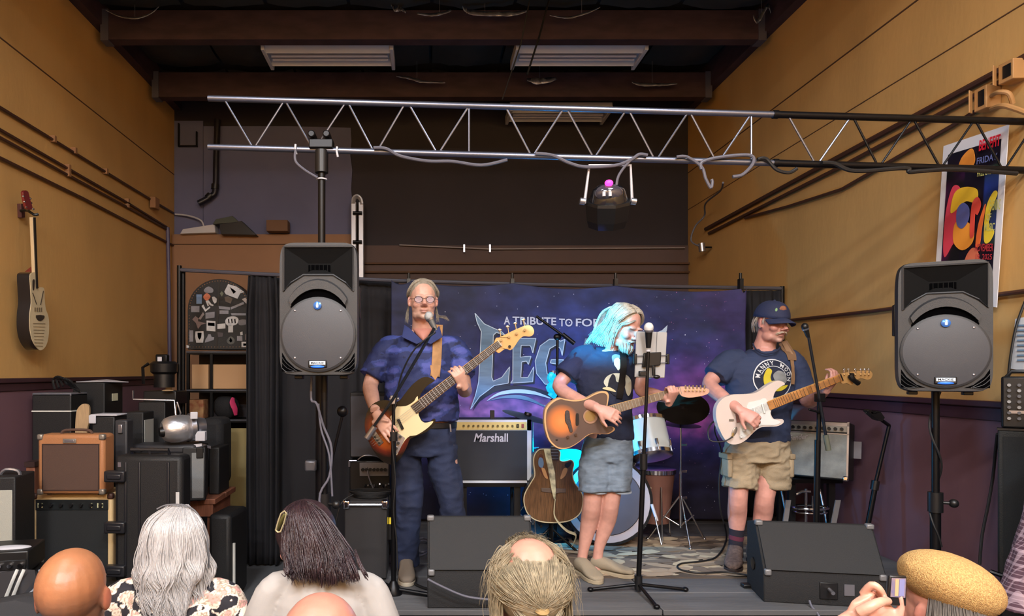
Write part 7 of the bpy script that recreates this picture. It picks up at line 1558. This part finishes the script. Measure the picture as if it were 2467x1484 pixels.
# ================= AUDIENCE =================
def seated(lab,px,py,Y,fwd,k,skin,shw=.2,headR=None,dz=-.29,shirt=None,bodyvox=.006,ears=True,tilt=(0,0,1),shirt_amp=.004,name='shirt',col=None,jaw=1,arms=True,shx=0,neckr=.052,slope=.03,grp='seated audience'):
    hc=at(px,py,Y); R=basis(fwd,tilt)
    t=thing('person',lab,'person',(hc.x,Y,0),grp)
    nb=hc+V((shx,-.015,-.165*k)); sy=hc.z+dz
    mb=MB(); head_prims(mb,hc,R,k,neck=nb,nr=neckr,ears=ears,jaw=jaw)
    def sec(z,rx,ry,dy=0): return (V((hc.x+shx,Y-.02+dy,z)),V((rx,0,0)),V((0,ry,0)))
    mb.loft([sec(.44,.17,.12),sec(.7,.15,.11),sec(sy-.15,shw*.82,.11),sec(sy-.03,shw*.8,.09),sec(sy+.03,shw*.45,.06),(nb,V((.06,0,0)),V((0,.055,0)))],n=22,smooth=2)
    for s in (-1,1):
        if arms: limb(mb,[V((hc.x+shx+s*shw*.85,Y-.02,sy)),V((hc.x+shx+s*(shw+.035),Y-.01,sy-.26)),V((hc.x+shx+s*shw*.9,Y+.2,.68)),V((hc.x+shx+s*.06,Y+.33,.64))],[.05,.042,.034,.026])
        limb(mb,[V((hc.x+shx+s*.09,Y,.5)),V((hc.x+shx+s*.12,Y+.4,.52)),V((hc.x+shx+s*.12,Y+.42,.3)),V((hc.x+shx+s*.12,Y+.42,.05))],[.085,.06,.05,.035],n=12)
        mb.ell(V((hc.x+shx+s*.12,Y+.48,.04)),(.045,.12,.04))
    me=fuse(mb,bodyvox,4,'body'); a=getv(me); a,L=face_dent(a,hc,R,k); setv(me,a)
    c=skin_cols(L,a,skin); 
    if col is not None: c=col(c,L,a)
    vcol(me,c); sm(me); part('body',me,M_skin,t,smooth=True)
    sh_=None
    if shirt is not None:
        mb=MB(); mb.loft([sec(.46,.2,.15),sec(.7,.185,.14),sec(sy-.18,shw*.95,.135),sec(sy-.05,shw*.93,.115),sec(sy+.02,shw*.62,.085),sec(sy+.06,shw*.33,.065)],n=26,smooth=3)
        for s in (-1,1): limb(mb,[V((hc.x+shx+s*shw*.6,Y-.02,sy+.0-slope*.3)),V((hc.x+shx+s*shw*.92,Y-.02,sy-slope)),V((hc.x+shx+s*(shw+.03),Y-.015,sy-.12)),V((hc.x+shx+s*(shw+.05),Y-.0,sy-.2))],[.055,.066,.064,.066],n=16)
        sh_=cloth(t,mb,.007,name,shirt,shirt_amp,8,(1,1,.8),seed=px)
    mb=MB()
    for s in (-1,1):
        limb(mb,[V((hc.x+shx+s*.09,Y-.02,.52)),V((hc.x+shx+s*.12,Y+.4,.53)),V((hc.x+shx+s*.12,Y+.43,.3)),V((hc.x+shx+s*.12,Y+.43,.09))],[.11,.085,.075,.07],n=12)
    mb.ell((hc.x+shx,Y,.52),(.19,.15,.09)); cloth(t,mb,.012,'trousers',mat('dark_trousers',(40,42,52),.85),.004)
    # chair
    ch=thing('folding_chair','folding chair under the '+lab.split(',')[0][:60],'chair',(hc.x+shx,Y-.05,0),'audience chairs')
    part('seat',MB().box((hc.x+shx,Y,.42),(.42,.4,.03)),M_blkp,ch,bevel=.008); part('backrest',MB().box((hc.x+shx,Y-.215,.74),(.4,.02,.2)),M_blkp,ch,bevel=.008)
    for s in (-1,1):
        part('leg',MB().cyl((hc.x+shx+s*.2,Y-.22,0),(hc.x+shx+s*.2,Y-.215,.84),.011),M_dkmetal,ch); part('leg',MB().cyl((hc.x+shx+s*.2,Y+.18,0),(hc.x+shx+s*.2,Y+.16,.42),.011),M_dkmetal,ch)
    return t,hc,R,sh_
def stub(c,L,a):
    w=np.clip((.035-L[:,2])/.06,0,1)*np.clip((.035-L[:,1])/.04,0,1)*(np.abs(L[:,0])<.078)*np.clip((L[:,2]+.13)/.03,0,1); n_=np.array([noise.noise(V(p)*60) for p in a]); w=(w*(.6+.25*n_))[:,None]; return c*(1-w)+np.array(srgb(88,72,60)[:3])*w
M_skin2=None
t1,h1,R1,_=seated('bald tan man with visible ears, lower left of the audience',178,1430,1.56,(-.14,1,.05),.95,(150,98,66),shw=.21,shirt=mat('dark_navy_tee',(40,42,54),.85),bodyvox=.0045,col=stub,jaw=1.1)
t2,h2,R2,_=seated('bald pink-headed man nearest the camera, before the woman in white',775,1572,1.29,(0,1,.0),1.02,(176,120,102),shw=.2,shirt=mat('grey_tee',(96,98,104),.85),bodyvox=.0045)
# white-haired woman
def floral(a):
    out=np.empty((len(a),3)); cs=[np.array(srgb(*c)[:3]) for c in ((24,22,30),(206,190,172),(206,150,140),(150,130,110),(232,214,196))]
    for i,p in enumerate(a):
        q=V((p[0]*22,p[1]*14,p[2]*22)); n1=noise.noise(q); n2=noise.noise(q*1.9+V((5,1,3))); n3=noise.noise(q*4)
        c=cs[0]
        if n1>.02: c=cs[2] if n2>.08 else cs[1]
        if n1>.02 and abs(n3)<.12: c=cs[3]
        if n1<=.02 and n2>.27: c=cs[4]
        if abs(n1-.02)<.03: c=cs[4]
        out[i]=c
    return out
Y3=2.3
t3,h3,R3,sh=seated('woman with long wavy white hair and a black and pink floral top',428,1316,Y3,(-.1,1,0),1.0,(206,160,140),shw=.19,ears=False,shirt=None,arms=True,dz=-.17)
def shirt_for(t,hc,Y,shw,dz,vox,name,m,col=None,shx=0,amp=.004,slope=.03,seed=1,sl=.2,rr=.066,yo=-.02):
    sy=hc.z+dz; mb=MB()
    def sec(z,rx,ry): return (V((hc.x+shx,Y+yo,z)),V((rx,0,0)),V((0,ry,0)))
    mb.loft([sec(.46,.2,.15),sec(.7,.185,.14),sec(sy-.18,shw*.98,.135),sec(sy-.05,shw*.95,.115),sec(sy+.02,shw*.66,.085),sec(sy+.06,shw*.33,.065)],n=26,smooth=3)
    for s in (-1,1): limb(mb,[V((hc.x+shx+s*shw*.6,Y+yo,sy-slope*.3)),V((hc.x+shx+s*shw*.92,Y+yo,sy-slope)),V((hc.x+shx+s*(shw+.03),Y+yo,sy-.12)),V((hc.x+shx+s*(shw+.05),Y+yo+.02,sy-sl))],[.055,rr,rr,rr],n=16)
    return cloth(t,mb,vox,name,m,amp,8,(1,1,.8),seed=seed,col=col)
shirt_for(t3,h3,Y3,.19,-.15,.0042,'floral_top',vmat('floral_print',.8),col=floral,shx=-.01)
def hairvol(R,hc,k=1):
    return lambda x,y,z: hc+R@(V((x,y,z))*k)
H=hairvol(R3,h3,1.16); mb=MB()
mb.ell(H(0,-.015,.02),(.094,.115,.102),R3,nu=24,nv=16); mb.loft([(H(.0,-.04,.07),R3@V((.085,0,0)),V((0,.055,0))),(H(-.0,-.06,.0),R3@V((.1,0,0)),V((0,.06,0))),(H(-.004,-.07,-.07),R3@V((.1,0,0)),V((0,.055,0))),(H(-.008,-.07,-.125),R3@V((.07,0,0)),V((0,.04,0)))],n=20,smooth=2)
g=[]
for i in range(46):
    a=-1.5+3.0*i/45; x=math.sin(a); c=math.cos(a); L=.155+.02*math.sin(i*1.7)+.015*math.sin(i*.5); q=i*.55; wv_=.011
    g.append([H(x*.025,.015,.118),H(x*.07,-.02-.075*c,.085),H(x*.09,-.02-.095*c,.035),H(x*.096+wv_*math.sin(q),-.02-.098*c,-.015),H(x*.102+wv_*math.sin(q+1.9),-.02-.106*c,-.06),H(x*.09+wv_*1.3*math.sin(q+3.9),-.02-.098*c,-.1),H(x*.086+wv_*1.5*math.sin(q+5.6),-.02-.1*c,-L),H(x*.07+wv_*1.2*math.sin(q+7.4),-.02-.094*c,-L-.035)])
strands(mb,g,26,.0034,.005,.003,seg=4)
strands(mb,g[::2],12,.0022,.009,.006,seg=4)
part('hair',mb,mat('white_blond_hair',(182,178,177),.5,var=.16,vscale=40,bump=.35,bscale=200,stretch=(1,1,.25)),t3,smooth=True)
solo('head_band',MB().tube([H(-.06,-.0,.112),H(-.03,-.0,.124),H(.03,-.01,.122),H(.072,-.03,.09),H(.1,-.06,.02),H(.104,-.06,-.05)],.0028,smooth=4),mat('grey_wire',(90,90,94),.4),'thin dark wire headset band over the white hair','headband')
# brunette in white tee
Y4=2.3
t4,h4,R4,_=seated('dark-haired woman in a white tee with a hair clip, head turned left',735,1300,Y4,(-.6,.78,-.25),1.1,(214,164,148),shw=.17,ears=False,shirt=None,tilt=(-.12,0,1),dz=-.16,shx=.06,bodyvox=.005)
shirt_for(t4,h4,Y4,.17,-.13,.006,'white_tee',mat('white_cotton',(166,161,157),.85,bump=.03,bscale=200),shx=.07,amp=.006,slope=.03,sl=.19,rr=.062,yo=-.07)
H=hairvol(R4,h4); mb=MB(); mb.ell(H(0,-.02,.03),(.1,.12,.108),R4,nu=24,nv=16)
W=lambda x,y,d=0: at(x,y,Y4+d)
mb.loft([(W(738,1255,-.03),V((.085,0,0)),V((0,.07,0))),(W(755,1310,-.07),V((.115,0,0)),V((0,.07,0))),(W(765,1350,-.11),V((.115,0,0)),V((0,.05,0))),(W(785,1372,-.14),V((.08,0,0)),V((0,.03,0)))],n=18,smooth=2)
g=[]
for i in range(34):
    u=i/33; b_=math.sin(PI*u)
    g.append([W(715+30*u,1214-6*b_,.0-.08*u),W(690+90*u,1232+8*u,-.07-.05*b_),W(688+135*u,1280+22*u,-.1-.06*b_),W(688+160*u,1330+18*u,-.13-.05*b_),W(696+150*u,1370+8*math.sin(i),-.165-.03*b_),W(700+150*u,1388+9*math.sin(i*2.1),-.19)])
strands(mb,g,22,.0036,.007,.006,seg=4); strands(mb,g,10,.0018,.011,.01,seg=4)
for x0,x1,y1 in ((768,776,1412),(775,790,1410),(790,804,1408),(808,822,1400),(845,862,1398),(862,882,1390),(835,852,1400),(668+20,684,1372)):
    strands(mb,[[W(x0-6,1325,-.15),W(x0+3,1355,-.18),W((x0+x1)/2+6,1382,-.2),W(x1,y1,-.2)]],16,.0036,.0045,.003,seg=4)
part('hair',mb,mat('dark_auburn_hair',(54,36,40),.4,var=.4,vscale=40,bump=.3,bscale=200,stretch=(1,1,.25)),t4,smooth=True)
part('hair_clip',MB().tube([W(669,1276,-.09),W(677,1257,-.11),W(687,1239,-.12)],[.01,.012,.01],n=10,flat=.4),mat('olive_clip',(112,108,64),.3,coat=.5),t4,label='olive tortoiseshell hair clip with pale rim')
part('clip_rim',MB().tube([W(664,1277,-.115),W(677,1237,-.13),W(690,1236,-.13),W(676,1281,-.115),W(664,1277,-.115)],.0026,smooth=2,n=6),mat('gold_rim',(200,190,150),.3,metal=.4),t4)
# ponytail man
t5,h5,R5,_=seated('balding man with a thin grey-blond ponytail in the centre foreground',1270,1415,1.54,(-.1,1,-.05),1.0,(184,130,112),shw=.2,shirt=mat('brown_tee',(90,70,60),.85),bodyvox=.0045)
H=hairvol(R5,h5,1.0); mb=MB(); mb.ell(H(0,-.034,.014),(.083,.1,.086),R5,nu=28,nv=18)
def scalp(d,o=.0):
    d=V(d).normalized(); e=V((.078,.099,.089)); t_=1/math.sqrt((d.x/e.x)**2+(d.y/e.y)**2+(d.z/e.z)**2); q=V((0,-.018,.028))+d*(t_+o)
    return H(*q)
bc=V((0,-.42,.9)).normalized(); u1=V((1,0,0)); u2=bc.cross(u1); knot=V((0,-.98,-.35))
g=[];gt=[]
g2=[]
for i in range(90):
    s_=-1 if i%2 else 1; d0=V((s_*hr.uniform(.15,1),-hr.uniform(.25,.85),hr.uniform(-.1,.5))); g2.append([scalp(d0,.006),scalp(d0.lerp(knot,.35),.009),scalp(d0.lerp(knot,.7),.009),scalp(knot,.008)])
strands(mb,g2,11,.0011,.006,.002,seg=3)
for i in range(60):
    al=2*PI*i/60; rad_=.62+.07*math.sin(i*2.3)
    d0=(bc*math.cos(rad_)+(u1*math.sin(al)+u2*math.cos(al)*1.0)*math.sin(rad_)).normalized()
    sgn=1 if d0.x>=0 else -1
    if d0.y<-.55: path=[d0,d0.lerp(knot,.35),d0.lerp(knot,.7),knot]
    else:
        sd=V((sgn*.95,-.15-.2*(i%5)/5,.25-.5*((i*7)%9)/9)); path=[d0,d0.lerp(sd,.55),sd,sd.lerp(knot,.5),knot]
    g.append([scalp(q,.003+.004*min(k,2)) for k,q in enumerate(path)])
strands(mb,g,24,.0011,.006,.002,seg=4)
for i in range(26):   # thin hair crossing the front of the crown
    x=-.5+1.0*i/25; gt.append([scalp((x,.75,.62),.002),scalp((x*1.1,.35,.95),.004),scalp((x*1.2,-.02,1.),.003)])
strands(mb,gt,11,.0007,.006,.003)
sd_=[]
for i in range(22):
    for s in (-1,1):
        y=-.6+.9*i/21; sd_.append([scalp((s*.9,y,.35),.003),scalp((s*1,y-.1,0),.008),H(s*(.08+.004*math.sin(i)),-.02+y*.07,-.045),H(s*(.074+.006*math.sin(i*2)),-.03+y*.07,-.1),H(s*(.068+.01*math.sin(i*3)),-.03+y*.07,-.15)])
strands(mb,sd_,12,.001,.005,.005,seg=4)
strands(mb,[[H(0,-.118,-.005),H(.006,-.13,-.03),H(.0,-.132,-.06),H(-.004,-.128,-.11),H(0,-.12,-.16)]],60,.0022,.0055,.004)
strands(mb,[[H(s*.05,-.1,-.02),H(s*.03,-.118,-.045),H(s*.022,-.12,-.09),H(s*.03,-.115,-.14)] for s in (-1,1)],40,.0016,.009,.006)
for i in range(44):   # flyaway wisps
    s=-1 if i%2 else 1; d=V((s*hr.uniform(.55,1),hr.uniform(-.5,.3),hr.uniform(-.2,.75)))
    p0=scalp(d,.004); p1=scalp(d,.014+hr.uniform(0,.006)); strands(mb,[[p0,p1,p1+V((s*.012,-.005,-.03)),p1+V((s*.014,-.01,-.06-hr.uniform(0,.03)))]],2,.0006,.004,.006)
part('hair',mb,mat('ash_blond_hair',(150,136,110),.6,var=.45,vscale=60),t5,smooth=True)
part('hair_tie',MB().lathe(H(0,-.125,-.015),(0,-.3,1),[(.012,-.007),(.016,0),(.012,.007)],14),mat('tan_tie',(150,124,80),.7),t5)
# flat cap man with phone
t6,h6,R6,_=seated('man in a tan woven flat cap holding up a phone, lower right',2262,1462,1.95,(-.25,1,-.02),1.04,(196,140,120),shw=.2,shirt=mat('charcoal_tee',(58,58,62),.85),bodyvox=.0045,arms=False)
mb=MB(); ct=at(2284,1402,1.93); Rc=Matrix.Rotation(math.radians(24),3,'Y')
secs=[]
for f in range(15):
    t=-1+2*f/14; x=t*.133; rr_=math.sqrt(max(0,1-t*t)); bul=1+.12*t
    secs.append((ct+Rc@V((x,0,.0)),Rc@V((0,.125*rr_*bul+.001,0)),Rc@V((0,0,.076*rr_*(1.08+.08*t)+.001))))
mb.loft(secs,n=30,smooth=1)
M_straw=mat('woven_straw',(206,168,106),.8,col2=(168,128,76),vscale=260,bump=.6,bscale=420,stretch=(1,1,.6)); part('flat_cap',mb,M_straw,t6,smooth=True)
H=hairvol(R6,h6,1.04); mb=MB()
mb.ell(H(0,-.034,-.012),(.083,.09,.094),R6,nu=24,nv=16)
strands(mb,[[H(.08*math.sin(t),-.02-.09*math.cos(t),.05),H(.094*math.sin(t),-.02-.106*math.cos(t),-.03),H(.09*math.sin(t),-.02-.1*math.cos(t),-.08),H(.08*math.sin(t),-.02-.09*math.cos(t),-.12)] for t in [-1.35+2.7*i/29 for i in range(30)]],16,.0028,.006,.006)
part('hair',mb,mat('dark_grey_hair',(104,98,92),.6,var=.3,vscale=50),t6,smooth=True)
hx_=at(2095,1440,1.75)
# raised arm and hand gripping the phone edge
Wp=lambda x,y,d=0: at(x,y,1.78+d)
mb=MB(); limb(mb,[V((h6.x-.17,1.93,h6.z-.29)),V((h6.x-.27,1.9,h6.z-.42)),Wp(2030,1560,.0),Wp(2062,1492,.02)],[.052,.046,.038,.03])
wv=Wp(2066,1478,.02)
mb.loft([(Wp(2058,1492,.02),V((.026,0,.012)),V((0,.018,0))),(Wp(2070,1462,.015),V((.034,0,.016)),V((0,.017,0))),(Wp(2082,1436,.01),V((.034,0,.018)),V((0,.014,0)))],n=16,smooth=2)
for pts,r in (([(2078,1432,.02),(2100,1409,.0),(2118,1418,-.01),(2128,1434,-.005)],.0105),([(2084,1440,.03),(2104,1420,.02),(2122,1434,.015),(2128,1446,.015)],.010),([(2086,1450,.04),(2104,1438,.035),(2120,1450,.035),(2128,1460,.035)],.0095),([(2084,1462,.045),(2104,1456,.045),(2120,1468,.04),(2134,1476,.04)],.0088)):
    limb(mb,[Wp(*p) for p in pts],[r,r,r*.92,r*.82],n=10,sm_=3); mb.ell(Wp(*pts[-1]),r*.85,nu=8,nv=6)
limb(mb,[Wp(2070,1476,-.02),Wp(2096,1462,-.035),Wp(2122,1450,-.03),Wp(2140,1448,-.02)],[.017,.0145,.0125,.0105],n=12,sm_=3); mb.ell(Wp(2140,1448,-.02),.0098,nu=10,nv=7)
me=fuse(mb,.0035,4,'raised_hand'); a=getv(me); vcol(me,skin_cols(a*0,a,(206,154,132),head=False,mott=.1)); sm(me); part('raised_hand',me,M_skin,t6,smooth=True)
# other hand below the phone
mb=MB(); limb(mb,[V((h6.x+.15,1.93,h6.z-.29)),V((h6.x+.1,1.8,h6.z-.42)),Wp(2190,1600,.0),Wp(2160,1530,.0)],[.052,.044,.036,.028]); hand(mb,Wp(2165,1525,.02),Wp(2125,1480,.03)-Wp(2165,1525,.02),(-.2,-1,.3),curls=(.3,.4,.45,.5),k=.9,sg=1)
me=fuse(mb,.0045,4,'lower_hand'); a=getv(me); vcol(me,skin_cols(a*0,a,(220,160,142),head=False)); sm(me); part('lower_hand',me,M_skin,t6,smooth=True)
ph=thing('phone','black smartphone held up in the raised hand beside the tan cap','phone',Wp(2160,1440,.0))
part('shell',MB().slab([Wp(x,y,.01) for x,y in ((2144,1386),(2186,1388),(2184,1462),(2138,1458))],(0,.009,0)),M_blkp,ph,bevel=.004)
part('screen',MB().slab([Wp(x,y,.007) for x,y in ((2149,1393),(2183,1394),(2181,1440),(2146,1438))],(0,.002,0)),mat('phone_screen',(150,124,112),.2,emit=.5,col2=(90,90,130),vscale=25),ph)
for x0,x1,c in ((2158,2166,(206,150,110)),(2168,2180,(120,120,160))): part('screen_image',MB().slab([Wp(x,y,.0055) for x,y in ((x0,1396),(x1,1396),(x1-2,1436),(x0-2,1436))],(0,.001,0)),mat('screen_%d'%c[0],c,.3,emit=.5),ph)
# plaid shirt person at the right frame edge
Yp2=2.86; qx=lambda x,y,d=0: at(x,y,Yp2+d)
t7=thing('person','person in a plum and white plaid shirt cut off by the right frame edge','person',(2.86,Yp2,0))
def plaid_mat():
    m=mat('plaid_cloth',(84,58,70),.85,bump=.1,bscale=300); nt=m.node_tree; N=nt.nodes.new; lk=nt.links.new
    tc=[n for n in nt.nodes if n.type=='TEX_COORD'][0]; sp=N('ShaderNodeSeparateXYZ'); lk(tc.outputs['Object'],sp.inputs[0])
    def M(op,a,b=None,c=None):
        n=N('ShaderNodeMath'); n.operation=op
        for i,q in enumerate((a,b,c)):
            if q is None: continue
            if isinstance(q,(int,float)): n.inputs[i].default_value=q
            else: lk(q,n.inputs[i])
        return n.outputs[0]
    u=M('MULTIPLY',M('ADD',sp.outputs[0],M('MULTIPLY',sp.outputs[1],.6)),17); v=M('MULTIPLY',sp.outputs[2],17)
    tot=None
    for q in (u,v):
        f=M('FRACT',q)
        for c,w_,g_ in ((.5,.1,.55),(.15,.03,.4),(.85,.03,.4)):
            t=M('MULTIPLY',M('LESS_THAN',M('ABSOLUTE',M('SUBTRACT',f,c)),w_),g_); tot=t if tot is None else M('ADD',tot,t)
    mx=N('ShaderNodeMix'); mx.data_type='RGBA'; mx.inputs[6].default_value=srgb(84,58,70); mx.inputs[7].default_value=srgb(184,160,170); lk(M('MINIMUM',tot,.85),mx.inputs[0])
    lk(mx.outputs[2],nt.nodes['Principled BSDF'].inputs['Base Color']); return m
mb=MB(); mb.loft([(V((2.79,Yp2,.66)),V((.3,0,0)),V((0,.17,0))),(V((2.81,Yp2,.85)),V((.27,0,0)),V((0,.15,0))),(V((2.84,Yp2,1.08)),V((.225,0,0)),V((0,.14,0))),(V((2.87,Yp2,1.35)),V((.22,0,0)),V((0,.13,0))),(V((2.88,Yp2,1.47)),V((.14,0,0)),V((0,.09,0))),(V((2.88,Yp2,1.5)),V((.07,0,0)),V((0,.07,0)))],n=40,smooth=4)
cloth(t7,mb,.006,'plaid_shirt',plaid_mat(),.008,6,(3,3,.25),seed=2)
mb=MB(); R7=basis((-.3,1,0)); head_prims(mb,(2.87,Yp2,1.66),R7,1,neck=(2.88,Yp2,1.46))
mb.loft([(V((2.87,Yp2,.8)),V((.16,0,0)),V((0,.11,0))),(V((2.87,Yp2,1.4)),V((.17,0,0)),V((0,.1,0))),(V((2.88,Yp2,1.47)),V((.07,0,0)),V((0,.06,0)))],n=18)
for s in (-1,1): limb(mb,[V((2.87+s*.1,Yp2,.85)),V((2.87+s*.1,Yp2,.48)),V((2.87+s*.1,Yp2,.06))],[.09,.06,.045]); mb.ell((2.87+s*.1,Yp2+.06,.04),(.045,.13,.04))
me=fuse(mb,.01,3,'body'); a=getv(me); vcol(me,skin_cols(a*0,a,(206,160,140),head=False)); sm(me); part('body',me,M_skin,t7,smooth=True)
mb=MB()
for s in (-1,1): limb(mb,[V((2.87+s*.1,Yp2,.88)),V((2.87+s*.1,Yp2,.48)),V((2.87+s*.1,Yp2,.08))],[.115,.085,.08])
cloth(t7,mb,.012,'trousers',mat('dark_trousers',(40,42,52)),.004)
